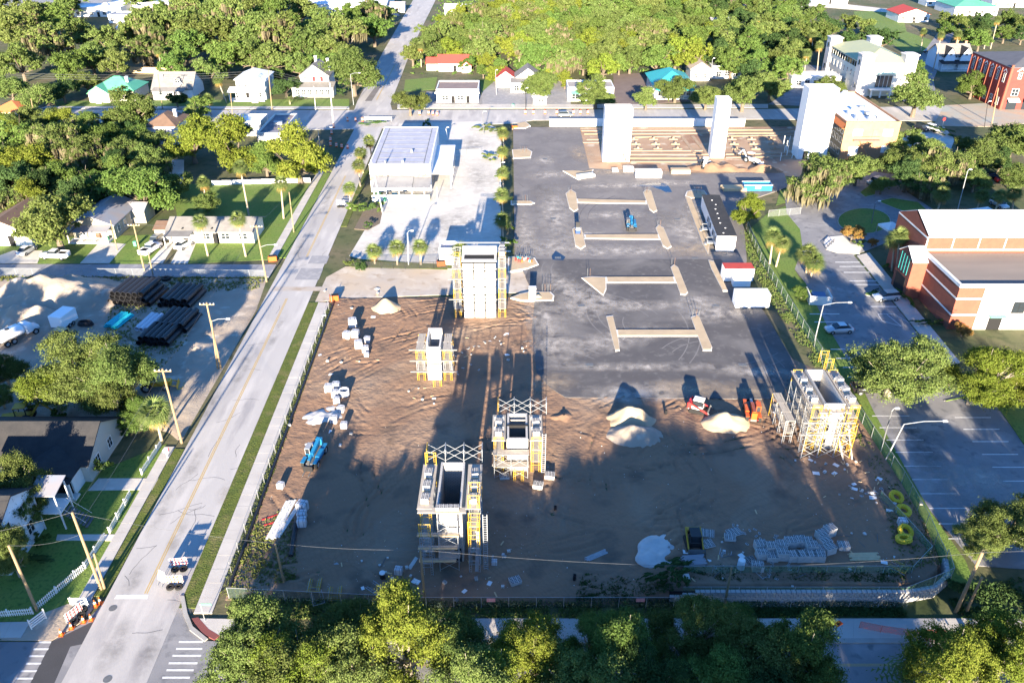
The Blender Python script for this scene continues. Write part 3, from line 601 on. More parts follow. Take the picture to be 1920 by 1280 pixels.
# --- white workshop with the ribbed roof
P, ww, dd = from_roof((692,309), (807,309), (720,239), 6.6)
B = building('workshop', 'white workshop with grey ribbed flat roof and side canopies', 0, 0, ww, dd, 6.6, wm=M_white, rm=R_mem, cat='workshop', pos=P, rz=R(1), parapet=.15)
for i in range(9):
    y = 1.6+i*(dd-3)/8; MB().box(-ww/2+1.6, ww/2-1.7, y-.05, y+.05, 6.66, 6.74).build('roof_seam', M_steel, B['roof'])
for x in (-ww/2+1.5, ww/2-1.6): MB().box(x-.07, x+.07, .6, dd-.6, 6.66, 6.74).build('roof_gutter', M_steel, B['roof'])
for x, y in ((-3.4,1.0),(.6,1.2),(2,9)): MB().disc((x,y,7.0), .3, .7, 10).build('roof_vent', M_galv, B['roof'])
for x in (ww/2-2.6, ww/2-1.3): MB().box(x-.25, x+.25, -.06, 0, 3.6, 5.2).build('wall_vent', M_steel, B['o'])
MB().box(-ww/2, ww/2, -.25, -.01, 2.9, 4.2).build('stained_band', mat('stained_block', (.20,.185,.165), .9, (.09,.08,.07), 1.2), B['o'])
L_to = mat('grey_sheet', (.20,.20,.21), .6, (.16,.16,.17), .6)
sh = roof_mb(-ww/2+1.2, 3.0, -5.2, -.3, 2.9, .9, 'shed', .1, .1).build('lean_to_roof', L_to, B['o']); roof_mb(3.1, ww/2, -5.2, -.3, 2.7, .8, 'shed', .1, .1).build('lean_to_roof', L_to, B['o'])
for i in range(6): x = -ww/2+1.4+i*2.9; MB().box(x-.07, x+.07, -5.1, -4.96, 0, 2.9).build('lean_to_post', M_white, B['o'])
MB().box(-ww/2+1, ww/2-3.6, -6.3, -6.1, 0, 1.5).build('yard_wall', M_white, B['o']); MB().box(ww/2-3.6, ww/2, -6.3, -6.1, 0, 1.5).build('yard_wall', mat('yellow_wall', (.62,.58,.28), .8), B['o'])
roof_mb(ww/2+.1, ww/2+4.6, 2.0, dd-7, 3.6, .2, 'shed', .1, .1).build('side_canopy_roof', R_white, B['o'])
for i in range(5): y = 2.2+i*(dd-9.6)/4; MB().box(ww/2+4.4, ww/2+4.56, y-.08, y+.08, 0, 3.6).build('canopy_post', M_white, B['o'])
for i in range(5): door(B, 'E', 3+i*4.2, 2.6, 2.8, M_steel)
for i, x in enumerate((-5,-3.2,-1.2,.6)): MB().box(x-.6, x+.6, -4.6, -3.6, 0, 1.1+.2*(i%2)).build('stored_crate', (MATS['machine_blue'] if i == 2 else (R_green if i == 0 else M_steel)), B['o'])
# --- white concrete towers
def tower(u0, u1, v, vt, dep, label):
    a, b = G(u0,v), G(u1,v); w_ = (b-a).length; h = Hz(u0,v,vt); o = thing('concrete_tower', label, 'tower', (a+b)/2, 0, 'white concrete shafts')
    M = mat('white_precast', (.70,.70,.69), .8, (.62,.62,.62), .4)
    MB().box(-w_/2,w_/2,0,.25,-.1,h).build('front_wall', M, o); MB().box(-w_/2,w_/2,dep-.25,dep,-.1,h-.01).build('rear_wall', M, o)
    MB().box(-w_/2,-w_/2+.25,.25,dep-.25,-.1,h-.02).build('side_wall', M, o); MB().box(w_/2-.25,w_/2,.25,dep-.25,-.1,h-.02).build('side_wall', M, o)
    MB().box(-w_/2+.25,w_/2-.25,.25,dep-.25,h-.9,h-.7).build('cap_slab', M_conc, o)
    return o, w_, h
o, tw, th = tower(1130,1180,304,204,4.5,'wide white concrete tower on the far foundation, leftmost of three')
for x in (1.6,2.3): MB().box(x,x+.35,-.02,.0,.2,2.4+.4*(x>2)).build('slot', M_dark, o)
tower(1332,1357,297,186,3.5,'slim white concrete tower in the middle of the far foundation')
o, tw, th = tower(1494,1548,299,166,5.0,'white concrete tower against the tan brick office'); MB().box(-tw/2+1.4,-tw/2+2.6,-.02,0,0,2.2).build('door', M_dark, o)
# --- tan office with white roof
P, ww, dd = from_roof((1590,234), (1686,230), (1516,176), 9.5)
B = building('office_building', 'tan brick office with white flat roof full of vents', 0, 0, ww, dd, 9.5, wm=M_tanbrick, rm=M_white, cat='building', pos=P)
MB().box(-ww/2-.06,-ww/2,0,dd,0,8.4).build('side_facing', M_tanbrick2, B['o']); MB().add([(-ww/2-.8,0,8.2),(-ww/2,0,9.4),(-ww/2,dd,9.4),(-ww/2-.8,dd,8.2)],[(0,1,2,3)]).box(-ww/2-.8,-ww/2-.1,-.02,dd,8.1,8.2).build('awning_roof', R_orange, B['o'])
for z in (1.2,4.2,6.6):
    for i in range(5): window(B, 'W', 1.6+i*2.6, z, 1.5, 1.4)
for x, z, a, b in ((-3.6,6.4,2.2,1.5),(4.2,6.4,2.2,1.5),(-3.8,1.2,2.2,2.2),(4.5,2.0,2.0,1.6)): window(B, 'S', x, z, a, b, glass=M_white)
door(B, 'S', 1.0, 1.1, 2.2, M_tanbrick2, 5.6)
MB().box(-4.5,2.4,-1.2,-.05,5.3,5.4).box(-4.5,2.4,-1.22,-1.16,6.3,6.38).build('fire_stair_landing', M_steel, B['o'])
MB().add([(-3,-1.2,5.3),(-3,-.4,5.3),(1.5,-.4,0),(1.5,-1.2,0)],[(0,1,2,3)]).build('fire_stair', M_steel, B['o'])
rr = random.Random(3)
for i in range(22): x, y = rr.uniform(-ww/2+1.5, ww/2-3), rr.uniform(2, dd-2); a = rr.uniform(.3,.7); MB().box(x-a, x+a, y-a, y+a, 9.5, 9.9+rr.random()*.9).build('roof_unit', R_white if i%3 else M_galv, B['roof'])
# --- cream building with four corner towers
P = G(1604,180); h4 = Hz(1604,180,104); w4 = 17.0; d4 = G(1604,139).y-P.y; P.x += w4/2
B = building('town_hall', 'cream building with pale green hipped roof and four corner towers', 0, 0, w4, d4, h4-2.6, 3.0, 'hip', W_cream, R_olive, cat='building', pos=P, ov=.2)
for sx in (0,1):
    for sy in (0,1):
        x0 = -w4/2-.6 if sx == 0 else w4/2-3.4; y0 = -.8 if sy == 0 else d4-3.2
        MB().box(x0,x0+4,y0,y0+4,-.1,h4).box(x0-.25,x0+4.25,y0-.25,y0+4.25,h4,h4+.35).box(x0+.5,x0+3.5,y0+.5,y0+3.5,h4+.35,h4+.6).build('corner_tower', W_lav, B['o'])
        for z in (2.5,h4-3.2):
            if sx == 0: MB().box(x0-.05,x0,y0+1.5,y0+2.5,z,z+1.6).build('tower_window', M_glass, B['o'])
MB().box(-w4/2-.05,-w4/2,3.6,d4-3.6,h4-4.6,h4-2.9).build('gallery_glass', M_glass, B['o'])
for i in range(12): y = 3.8+i*(d4-7.4)/11; MB().box(-w4/2-.12,-w4/2-.05,y-.05,y+.05,h4-4.6,h4-2.9).build('gallery_mullion', M_white, B['o'])
for z in (1.5,5.2):
    for i in range(8): window(B, 'W', 4.5+i*(d4-9)/7, z, .9, 1.8)
MB().box(-4,4,-.4,-.02,h4-6,h4-3.2).build('glass_front', mat('pale_green_glass', (.42,.55,.46), .2), B['o']); MB().box(-3,2.5,-.12,-.02,2.8,6.6).build('arched_window', M_glass, B['o'])
for i in range(5): x = -3+i*1.375; MB().box(x-.05,x+.05,-.18,-.12,2.8,6.6).build('mullion', M_white, B['o'])
MB().box(-5,5.4,-2.8,-.03,2.3,2.6).build('entrance_canopy', M_white, B['o']); [MB().box(x-.2,x+.2,-2.6,-2.2,0,2.3).build('column', M_white, B['o']) for x in (-4.5,-1.5,1.8,4.9)]
# --- red brick Victorian hall
P = G(1872,206); h5 = Hz(1872,206,128); w5 = 24.0; d5 = 24.0; P.x += w5/2
B = building('brick_hall', 'red brick hall with dark roof and white arched trim', 0, 0, w5, d5, h5, 2.6, 'hip', M_redbrick, mat('slate_roof', (.075,.075,.085), .8, (.10,.10,.11), .5), cat='building', pos=P, ov=.1)
for i in range(6):
    y = 2.2+i*3.9; window(B, 'W', y, 1.2, 1.2, 2.2); window(B, 'W', y, h5-4.6, .9, 2.6)
    MB().add([(-w5/2-.12,y-1.2,h5-1.6),(-w5/2-.12,y,h5-.5),(-w5/2-.12,y+1.2,h5-1.6),(-w5/2-.12,y+.9,h5-1.7),(-w5/2-.12,y,h5-.95),(-w5/2-.12,y-.9,h5-1.7)],[(0,1,4,5),(1,2,3,4)]).build('gable_trim', M_white, B['o'])
    MB().box(-w5/2-.25,-w5/2,y+1.85,y+2.05,0,h5-.6).build('pilaster', M_brick, B['o'])
for x in (-8.5,-3.5,1.5,6.5):
    window(B, 'S', x, 4.4, 2.0, 2.0); window(B, 'S', x, h5-3.2, .9, 1.8); MB().add([(x-1.4,-.12,h5-1.0),(x,-.12,h5+.1),(x+1.4,-.12,h5-1.0),(x+1,-.12,h5-1.1),(x,-.12,h5-.4),(x-1,-.12,h5-1.1)],[(0,1,4,5),(1,2,3,4)]).build('gable_trim', M_white, B['o'])
    MB().box(x-1.6,x+1.6,-.1,-.02,.1,2.8).build('shopfront', M_glass, B['o']); MB().add([(x-1.8,-.05,3.6),(x+1.8,-.05,3.6),(x+1.8,-1.6,2.7),(x-1.8,-1.6,2.7)],[(0,1,2,3)]).build('awning', M_black if x > -8 else M_white, B['o'])
for x in (-w5/2+.4, -1, 8): MB().box(x-.35,x+.35,-.3,.2,0,h5+.9).build('pilaster', M_brick, B['o'])
# --- Victorian house
B = building('house', 'pale Victorian house with twin gables behind the palms', 1786, 131, 12, 10, 5.2, 3.2, 'x', W_sky, R_grey, cat='house')
for x in (-4.6,1.2): wing(B, x, 3.8, -1.2, 6, 5.2, 2.8, 'y', W_sky, R_dark); 
for x in (-2.7,3.1): o_ = window(B, 'S', x, 5.4, .9, 1.3); o_.location.y = -1.2
porch(B, -6, 5.4, 3.2, 2.8, R_dark, 6); chimney(B, 2, 6, 7, 9.4, M_tanbrick); chimney(B, 5.4, 6, 6, 9.2, M_tanbrick)
# --- library
P = G(1775,617); hL = Hz(1775,617,534); wL = 40.0; dL = 13.5; P.x += wL/2
B = building('library', 'brick and white library with stepped white roofs and gabled entrance', 0, 0, wL, dL, hL-.5, wm=M_brick, rm=mat('gravel_roof', (.24,.20,.165), .95, (.17,.145,.125), .3, .5, stretch=(.15,1,1)), cat='library', pos=P, parapet=.0)
for a in ((-wL/2-.1,wL/2,-.1,.35),(-wL/2-.1,-wL/2+.35,.35,dL)): MB().box(*a, hL-.5, hL+.05).build('coping', M_white, B['o'])
MB().box(-wL/2+4.2,wL/2,-.08,-.01,0,hL-.5).build('stucco_panel', M_white, B['o'])
for z in (2.6,5.6):
    MB().box(-wL/2-.06,-wL/2-.01,0,dL,z,z+.28).build('white_band', M_white, B['o']); MB().box(-wL/2,-wL/2+4.2,-.06,-.01,z,z+.28).build('white_band', M_white, B['o'])
for x, z, a, b in ((-9.3,3.2,1.9,1.9),(2,3.2,1.9,1.9)): o_ = window(B, 'S', x, z, a, b, M_dark); o_.location.y = -.08
MB().box(-13.6,-11.4,-.14,-.09,0,2.6).build('door', M_dark, B['o']); MB().box(-13.9,-11.1,-.9,-.09,2.6,2.75).build('door_canopy', MATS['green_metal_roof'], B['o'])
hh = 12.0; dH = 12.0
MB().box(-wL/2,wL/2,dL,dL+dH,-.1,hh-1.2).build('hall_wall', M_brick, B['o'])
for x in (-wL/2+.01,): MB().add([(x,dL,hh-1.2),(x,dL+dH,hh-1.2),(x,dL+dH*.5,hh+1.4)],[(0,1,2)]).build('hall_gable', M_brick, B['o'])
roof_mb(-wL/2+.4,wL/2,dL,dL+dH,hh-1.2,2.6,'x',.15,.12).build('hall_roof', R_white, B['o'])
for i in range(9): x = -wL/2+i*4.6; MB().box(x,x+.2,dL-.06,dL-.01,hL,hh-1.2).build('white_band', M_white, B['o'])
MB().box(-wL/2-.05,wL/2,dL-.07,dL-.02,hL+.02,hL+.3).build('white_band', M_white, B['o'])
for z in (5.2,hh-1.5): MB().box(-wL/2-.06,-wL/2-.01,dL,dL+dH,z,z+.28).build('white_band', M_white, B['o'])
# gabled entrance porch on the west side
ey = dL-2.4; ex = -wL/2
MB().box(ex-2.6,ex-1.9,ey,ey+5.6,-.1,hL-1.2).add([(ex-2.6,ey,hL-1.2),(ex-2.6,ey+5.6,hL-1.2),(ex-2.6,ey+2.8,hL+.6)],[(0,1,2)]).box(ex-1.9,ex,ey,ey+.5,-.1,hL-1.2).box(ex-1.9,ex,ey+5.1,ey+5.6,-.1,hL-1.2).build('entrance_wall', M_brick, B['o'])
roof_mb(ex-2.6,ex,ey,ey+5.6,hL-1.2,1.8,'x',.15,.12).build('entrance_roof', R_white, B['o'])
MB().box(ex-2.66,ex-2.61,ey+1.2,ey+4.4,4.0,hL-1.0).build('entrance_window', M_glass, B['o']); MB().box(ex-2.68,ex-2.61,ey+1,ey+4.6,0,3.4).build('entrance_door', M_dark, B['o'])
for k in range(4): y = ey+1.2+k*1.066; MB().box(ex-2.72,ex-2.66,y-.05,y+.05,4.0,hL-1.0).build('mullion', R_teal, B['o'])
# --- houses along the far street, left to right
B = building('house', 'small house with bright orange hipped roof', 18, 232, 9, 9, 3.4, 2.2, 'hip', W_cream, R_orange)
window(B,'S',1.5,1,1.2,1.3); door(B,'S',-1)
B = building('house', 'cream house with green metal roof and front gable', 214, 190, 14, 12, 3.2, 3.4, 'hip', W_cream, R_green)
wing(B, -7, 6.5, -1.8, 6, 3.0, 2.2, 'y', W_cream, R_green); door(B,'S',1,1.0); [window(B,'S',x,1,1.2,1.3) for x in (2.8,5)]; chimney(B,3.8,4.5,4,6.8); o_ = window(B,'S',-3.8,1,1.2,1.3); o_.location.y=-1.8; MB().box(-4.6,-2.8,-2.9,-1.82,0,2.4).build('entry_porch', M_white, B['o'])
B = building('house', 'grey roofed bungalow with white dormer and railed porch', 326, 184, 13, 11, 3.0, 4.2, 'x', M_white, R_grey)
wing(B, .2, 3.0, 1.4, 4.5, 4.6, 1.4, 'y', M_white, R_grey); o_ = window(B,'S',1.7,4.7,1.5,1.2); o_.location.y = 1.4; porch(B,-5.6,4.6,2.6,2.7,R_grey,5); [window(B,'S',x,1,1.2,1.4) for x in (-4,-1.6,3)]; door(B,'S',.8); chimney(B,-4,3.4,4,6.6)
B = building('house', 'two storey white house with bay front and wrap porch', 474, 186, 9.5, 11, 6.2, 2.4, 'hip', M_white, R_white)
wing(B, .6, 4.4, -1.4, 4, 6.0, 1.6, 'y', M_white, R_white); porch(B,-6.6,4.9,3.4,3.0,R_white,6,rise=.9)
for x in (1.6,3.2):
    for z in (1.0,4.0): o_ = window(B,'S',x,z,.8,1.5); o_.location.y=-1.4
[window(B,'S',x,4.0,.9,1.5) for x in (-3.4,-1.4)]; [window(B,'E',y,z,.9,1.5) for y in (2,5,8) for z in (1,4)]; door(B,'S',-1.4); MB().box(1.2,3.2,-5.2,-3.4,0,.3).build('front_step', M_conc, B['o'])
B = building('house', 'white gabled house with grey roof and red shutters', 593, 176, 9.5, 9.5, 6.0, 3.4, 'y', M_white, R_grey)
wing(B, -6.8, 13.6, -4.6, 4.6, 3.0, .9, 'shed', M_white, R_grey, .3)
for x, m_ in ((-3,M_white),(-1.6,M_white),(-.2,M_red),(2.4,M_red)): o_ = window(B,'S',x,4.2,.8,1.4,m_)
[window(B,'S',x,6.9,.7,.9) for x in (-.5,.5)]; chimney(B,-.2,6,8,11); chimney(B,4,5,6,10.4)
for x in (-5,-3,-1,1,3,5): o_ = window(B,'S',x,.9,1.2,1.5); o_.location.y=-4.6
P, ww, dd = from_roof((482,252), (527,252), (500,216), 4.4)
B = building('shop', 'flat roofed shop with weathered roof and white parapets', 0, 0, ww, dd, 4.4, wm=M_conc, rm=mat('weathered_roof', (.20,.19,.21), .9, (.10,.105,.13), .4, .3, c3=(.30,.22,.19), s3=.25), cat='shop', pos=P)
door(B,'S',0,1.2,2.2); [window(B,'E',y,1,1.6,1.5) for y in (3,7,11)]; MB().box(-1,1.4,dd*.45,dd*.45+1.4,4.45,5.3).build('roof_unit', M_galv, B['roof'])
P, ww, dd = from_roof((432,230), (488,231), (444,216), 3.8)
B = building('shop', 'low white roofed shop joined to the weathered one', 0, 0, ww, dd, 3.8, wm=M_conc, rm=R_white, cat='shop', pos=P); window(B,'S',0,1,2,1.6)
B = building('shop', 'small white shop with brown flat roof behind the far street', 858, 193, 13.6, 12, 3.9, wm=M_white, rm=mat('brown_gravel_roof', (.22,.165,.15), .95, (.15,.12,.115), .3), cat='shop')
MB().box(-7.2,7.2,-1.2,-.02,3.2,3.6).build('fascia_canopy', W_cream, B['o']); [window(B,'S',x,1,2,1.2) for x in (-4,.9)]; [door(B,'S',x,1.0,2.1,M_dark) for x in (-1.4,3.4)]; window(B,'S',5.2,1.5,.8,.7)
B = building('house', 'little white house with red tile roof at the wood edge', 850, 134, 11, 8, 3.0, 2.2, 'x', M_white, R_red); wing(B,-10,5,1,6,2.6,1.6,'x',M_white,R_red); wing(B,3.4,3.4,-2.6,4,2.6,1.2,'y',M_white,R_red); window(B,'S',-2,1,1,1.2); door(B,'S',.6)
B = building('house', 'white garage with maroon gable roof beside the grey house', 948, 164, 6.4, 8, 3.2, 2.2, 'y', M_white, R_red); door(B,'S',0,2.6,2.3,MATS['pale_green_glass'])
B = building('shop', 'grey gabled house with low white shopfront', 990, 168, 8.5, 8, 4.0, 3.0, 'y', M_white, R_grey, cat='shop'); wing(B,-6,9.5,-4.6,4.5,3.2,.5,'shed',M_white,R_grey,.2)
o_ = door(B,'S',1.6,1.0,2.1,M_red); o_.location.y=-4.6; window(B,'S',0,4.6,.8,1.2)
for x in (-4,-1.5): o_ = window(B,'S',x,.8,1.6,1.6); o_.location.y=-4.6
B = building('kiosk', 'small white kiosk with window under street tree', 1012, 196, 4.2, 3, 2.4, .5, 'shed', M_white, R_white, cat='kiosk'); window(B,'S',.4,.9,1.8,1.0)
B = building('shop', 'flat roofed shop with green awning over the window', 1107, 190, 15, 10, 4.0, wm=M_white, rm=mat('dusty_roof', (.34,.31,.28), .95, (.24,.22,.2), .3), cat='shop'); [window(B,'S',x,.7,2.2,1.6) for x in (-5,2,5.5)]; door(B,'S',-2.4,1.2,2.2)
MB().add([(-6.6,-.03,3.4),(-3.4,-.03,3.4),(-3.4,-1.3,2.6),(-6.6,-1.3,2.6)],[(0,1,2,3)]).build('awning', R_green, B['o'])
B = building('shop', 'teal hipped roof building with white colonnade', 1262, 184, 12.5, 18, 3.9, 3.4, 'hip', M_white, R_teal, cat='shop', ov=.8); [window(B,'S',x,.9,1.1,1.6) for x in (-5,-3,3,5)]; door(B,'S',0,1.4,2.2); [window(B,'W',y,.9,1.2,1.5) for y in (3,6,9,12,15)]
porch(B,-6,6,2.2,2.9,R_teal,5)
B = building('house', 'small white gable house with tan roof right of the teal roof', 1312, 152, 7, 9, 4.2, 2.2, 'y', M_white, mat('tan_roof', (.42,.33,.24), .9, (.34,.27,.2), .6)); [window(B,'S',x,1.2,1,1.3) for x in (-1.6,1.6)]
B = building('shop', 'dark flat roofed shop half hidden by oaks', 1362, 148, 11, 9, 4.0, wm=M_white, rm=MATS['weathered_roof'], cat='shop'); [window(B,'S',x,1,1.6,1.5) for x in (-3,0,3)]
B = building('house', 'brown hip roofed house with timber deck in front', 308, 271, 8.0, 11, 5.0, 2.4, 'hip', mat('lilac_siding', (.62,.55,.55), .85), R_brown); [window(B,'S',x,3.4,.8,1.1) for x in (-1,0,1)]; chimney(B,2.4,6,5.5,8.0); wing(B,-4,5,-2,2,2.6,.7,'shed',M_white,R_brown,.2)
MB().box(-5.5,4,-5.6,-2.4,.3,.5).build('deck', R_brown, B['o']); [MB().box(x-.05,x+.05,-5.6,-5.5,0,1.4).build('deck_post', R_brown, B['o']) for x in (-5.4,-3,-.6,1.8,3.9)]; MB().box(-5.5,4,-5.6,-5.52,1.3,1.4).build('railing', R_brown, B['o'])
# --- houses on the side street
B = building('house', 'white front gabled house with brown roof behind the silver car', 12, 461, 11, 12, 3.0, 2.6, 'y', M_white, R_brown); window(B,'S',-2,1,1.4,1.3); door(B,'S',1.5)
B = building('house', 'brown porched house with streaked blue metal roof', 180, 448, 8.6, 12.5, 3.2, 1.8, 'y', mat('olive_siding', (.34,.31,.25), .85), R_blue); [window(B,'E',y,1,1,1.3) for y in (2,5,8.5)]; window(B,'S',-2.4,.9,1.2,1.3); door(B,'S',.8,1,2.1,R_brown); porch(B,-4.4,3.8,2.6,2.6,R_blue,4,W_cream,.4); wing(B,3.2,4,8.5,5,2.8,1,'x',MATS['olive_siding'],R_blue,.2)
B = building('shed', 'white gabled garden shed behind the metal roofed house', 133, 376, 3.0, 3.0, 2.1, .9, 'y', M_white, R_white, cat='shed'); door(B,'S',0,.9,1.9,M_white)
B = building('house', 'long cream ranch house with grey roof behind two palms', 398, 456, 17.4, 7.5, 2.7, 1.5, 'x', W_cream, R_grey); [window(B,'S',x,1,1.6,1.2) for x in (-1,3,6.6)]; door(B,'S',1,1,2.1); wing(B,-12,3.4,1.5,5,2.4,.8,'x',W_cream,R_brown,.25)
roof_mb(-8.6,-3.4,-2.6,-.4,2.5,.2,'shed',.15,.12).build('carport_roof', R_grey, B['o']); [MB().box(x-.07,x+.07,-2.6,-2.46,0,2.5).build('carport_post', M_white, B['o']) for x in (-8.5,-6,-3.5)]
for x in (-5.6,.4): MB().box(x-.15,x+.15,0,3.7,3.1,3.2).build('roof_valley', R_dark, B['roof'])
# --- front left houses
B = building('house', 'dark roofed house with white porch columns and gable', 58, 903, 15.5, 9.5, 3.0, 2.8, 'x', mat('putty_siding', (.42,.41,.37), .85), R_dark); [window(B,'S',x,1,1.1,1.3) for x in (-5.4,-2.2)]; [window(B,'E',y,1,1,1.3) for y in (2.5,6)]
wing(B,.3,6.6,-2.4,4,2.9,1.3,'y',M_white,R_dark); MB().box(.5,6.7,-2.46,-2.42,0,2.6).build('painted_porch_shade', M_dark, B['o'])  # dark sheet paints the shade inside the porch
MB().box(0,7.4,-3.6,-2.4,-.1,.3).build('porch_deck', M_conc, B['o']); roof_mb(.1,7.2,-3.6,-2.4,2.7,.15,'shed',.1,.1).build('porch_roof', R_dark, B['o'])
for x in (.4,2.6,4.8,7.0): MB().box(x-.12,x+.12,-3.55,-3.31,.3,2.7).build('porch_post', M_white, B['o'])
P = G(22,1078); B = building('house', 'tall white house with outside stair behind the picket fence', 0, 0, 9, 7.5, 6.0, 2.0, 'x', W_sky, R_dark, pos=(P.x-4.5,P.y,0)); [window(B,'E',y,z,1.1,1.5) for y in (2.0,5.2) for z in (1.4,4.0)]
MB().box(4.5,7.2,7.0,9.6,2.4,2.55).build('porch_deck', M_white, B['o']); roof_mb(4.4,7.2,7.0,9.6,5.2,.6,'shed',.2,.1).build('porch_roof', R_blue, B['o']); [MB().box(x-.07,x+.07,y-.07,y+.07,0,5.3).build('porch_post', M_white, B['o']) for x in (4.7,7.1) for y in (7.1,9.5)]
for i in range(8): MB().box(7.2+i*.3,7.5+i*.3,7.2,8.8,2.1-i*.28,2.2-i*.28).build('stair_tread', M_steel, B['o'])
MB().add([(7.2,7.2,3.3),(9.6,7.2,.9),(9.6,7.2,1.0),(7.2,7.2,3.4)],[(0,1,2,3)]).add([(7.2,8.8,3.3),(9.6,8.8,.9),(9.6,8.8,1.0),(7.2,8.8,3.4)],[(0,1,2,3)]).build('stair_rail', M_white, B['o'])
# --- far buildings at the top edge
for u, v, a, b, h, rm, k, ri, lb in ((185,32,24,14,4,R_white,'flat',0,'white flat roofed store left of the far bluish roofs'),(262,24,32,14,4.5,R_white,'flat',0,'long white store along the far left road'),(236,44,16,10,3.5,R_blue,'flat',0,'low bluish flat roof between the far left oaks'),(256,68,16,11,3.5,R_white,'x',1.6,'pale blue gabled roof glimpsed between far left oaks'),
    (652,28,40,34,5,R_white,'x',3.0,'large white metal roofed hall at the top beside the far road'),(744,24,8,7,3.4,R_blue,'x',1.4,'small blue roofed shed by the far road bend'),(858,30,13,9,3.4,R_white,'x',1.6,'white roofed house sunk in the top wood'),(1712,42,15,15,3.6,R_red,'y',2.4,'white house with maroon gable roof on the far lawn'),
    (1828,30,22,22,4.2,R_green,'hip',3.0,'far green hipped roof pavilion at the upper right'),(1555,8,20,10,3.5,R_grey,'x',1.8,'pale house at the far top road'),(1415,12,16,9,3.5,R_grey,'x',1.8,'grey roofed house above the right end of the wood'),(1352,58,9,8,3.6,R_blue,'x',1.6,'pale blue house wall glimpsed inside the wood'),(1900,14,24,12,4,R_white,'flat',0,'white flat roofed store at the top right corner'),(1760,12,14,10,4,R_blue,'x',1.6,'blue grey house above the maroon roof')):
    B = building('building', lb, u, v, a, b, h, ri, k, M_white if u != 1352 else W_sky, rm, cat='building')
    for i in range(max(2, int(a/5))): window(B, 'S', -a/2+2+i*(a-4)/max(1,int(a/5)-1), 1, 1.6, 1.4)
    door(B, 'S', .3, 1.1, 2.1)
B = building('pavilion', 'low curved white pavilion left of the cream building', 1528, 164, 17, 8, 3.2, wm=M_white, rm=R_white, cat='building'); [window(B,'S',x,.8,1.6,1.6) for x in (-6,-3,0,3,6)]
# guard booth at the workshop yard
B = building('booth', 'white yard booth with grey flat roof by the palms', 842, 497, 3.6, 3.4, 3.0, wm=M_white, rm=R_mem, cat='booth', parapet=.6); MB().box(-1,1,-.05,0,1.9,2.4).build('vent', M_steel, B['o'])
o = thing('blue_tent', 'small blue canopy roof behind the scaffolded tower', 'canopy', G(894,487)); roof_mb(-2.2,2.2,-1.5,1.5,2.3,.7,'hip',.1,.06).build('canopy', MATS['machine_blue'], o); [MB().box(x-.04,x+.04,y-.04,y+.04,0,2.35).build('leg', M_galv, o) for x in (-2.1,2.1) for y in (-1.4,1.4)]
for u, v, a, lb in ((1838,432,5.0,'large white peaked tent behind the library'),(1792,446,2.2,'small white tent beside the big one'),(1912,442,2.6,'white tent top at the right edge behind the library'),(1665,446,1.8,'small white canopy by the library palms')):
    o = thing('tent', lb, 'tent', G(u, v), .2); n = MB(); n.add([(-a,-a,2.6),(a,-a,2.6),(a,a,2.6),(-a,a,2.6),(0,0,2.6+a*.55)], [(0,1,4),(1,2,4),(2,3,4),(3,0,4)]); n.add([(-a,-a,2.2),(a,-a,2.2),(a,a,2.2),(-a,a,2.2),(-a,-a,2.6),(a,-a,2.6),(a,a,2.6),(-a,a,2.6)], [(0,1,5,4),(1,2,6,5),(2,3,7,6),(3,0,4,7)]); n.build('canopy', M_white, o)
    for x in (-a,a):
        for y in (-a,a): MB().box(x-.05,x+.05,y-.05,y+.05,0,2.4).build('leg', M_galv, o)
# ================================================================ vegetation
def leafmesh(name, Cn, Nn, ln, wd, mats, mi=None, up=None):
    n = len(Cn); rnd = RNG.normal(size=(n,3)); Nn = Nn/np.linalg.norm(Nn, axis=1, keepdims=True)
    if up is not None: rnd = up
    U = np.cross(Nn, rnd); U /= np.linalg.norm(U, axis=1, keepdims=True)+1e-9; V = np.cross(Nn, U)
    ln = np.asarray(ln).reshape(-1,1); wd = np.asarray(wd).reshape(-1,1)
    co = np.stack([Cn+U*ln, Cn+V*wd, Cn-U*ln, Cn-V*wd], 1).reshape(-1,3)
    me = bpy.data.meshes.new(name); me.vertices.add(4*n); me.vertices.foreach_set('co', co.ravel())
    me.loops.add(4*n); me.loops.foreach_set('vertex_index', np.arange(4*n)); me.polygons.add(n)
    me.polygons.foreach_set('loop_start', np.arange(n)*4)
    for m in mats: me.materials.append(m)
    if mi is not None: me.polygons.foreach_set('material_index', mi)
    me.update(calc_edges=True); return me
def unit(n):
    d = RNG.normal(size=(n,3)); return d/np.linalg.norm(d, axis=1, keepdims=True)
def clumps(n, R0, flat, hc, lo=-.45):
    out = []; nl = RNG.integers(6,9); lobes = []
    for i in range(nl):
        a = i*6.283/nl+RNG.uniform(-.4,.4); q = RNG.uniform(.38,.66)*R0 if i else 0.0
        lobes.append((np.array([math.cos(a)*q, math.sin(a)*q, hc+R0*flat*RNG.uniform(-.50,.45)+(R0*flat*.35 if i == 0 else 0)]), R0*RNG.uniform(.30,.50)))
    while len(out) < n:
        p, r_ = lobes[RNG.integers(nl)]; d = unit(1)[0]
        if d[2] < lo: continue
        out.append((p+d*r_*RNG.uniform(.55,1.08)*np.array([1,1,.8]), R0*RNG.uniform(.075,.19)))
    return out
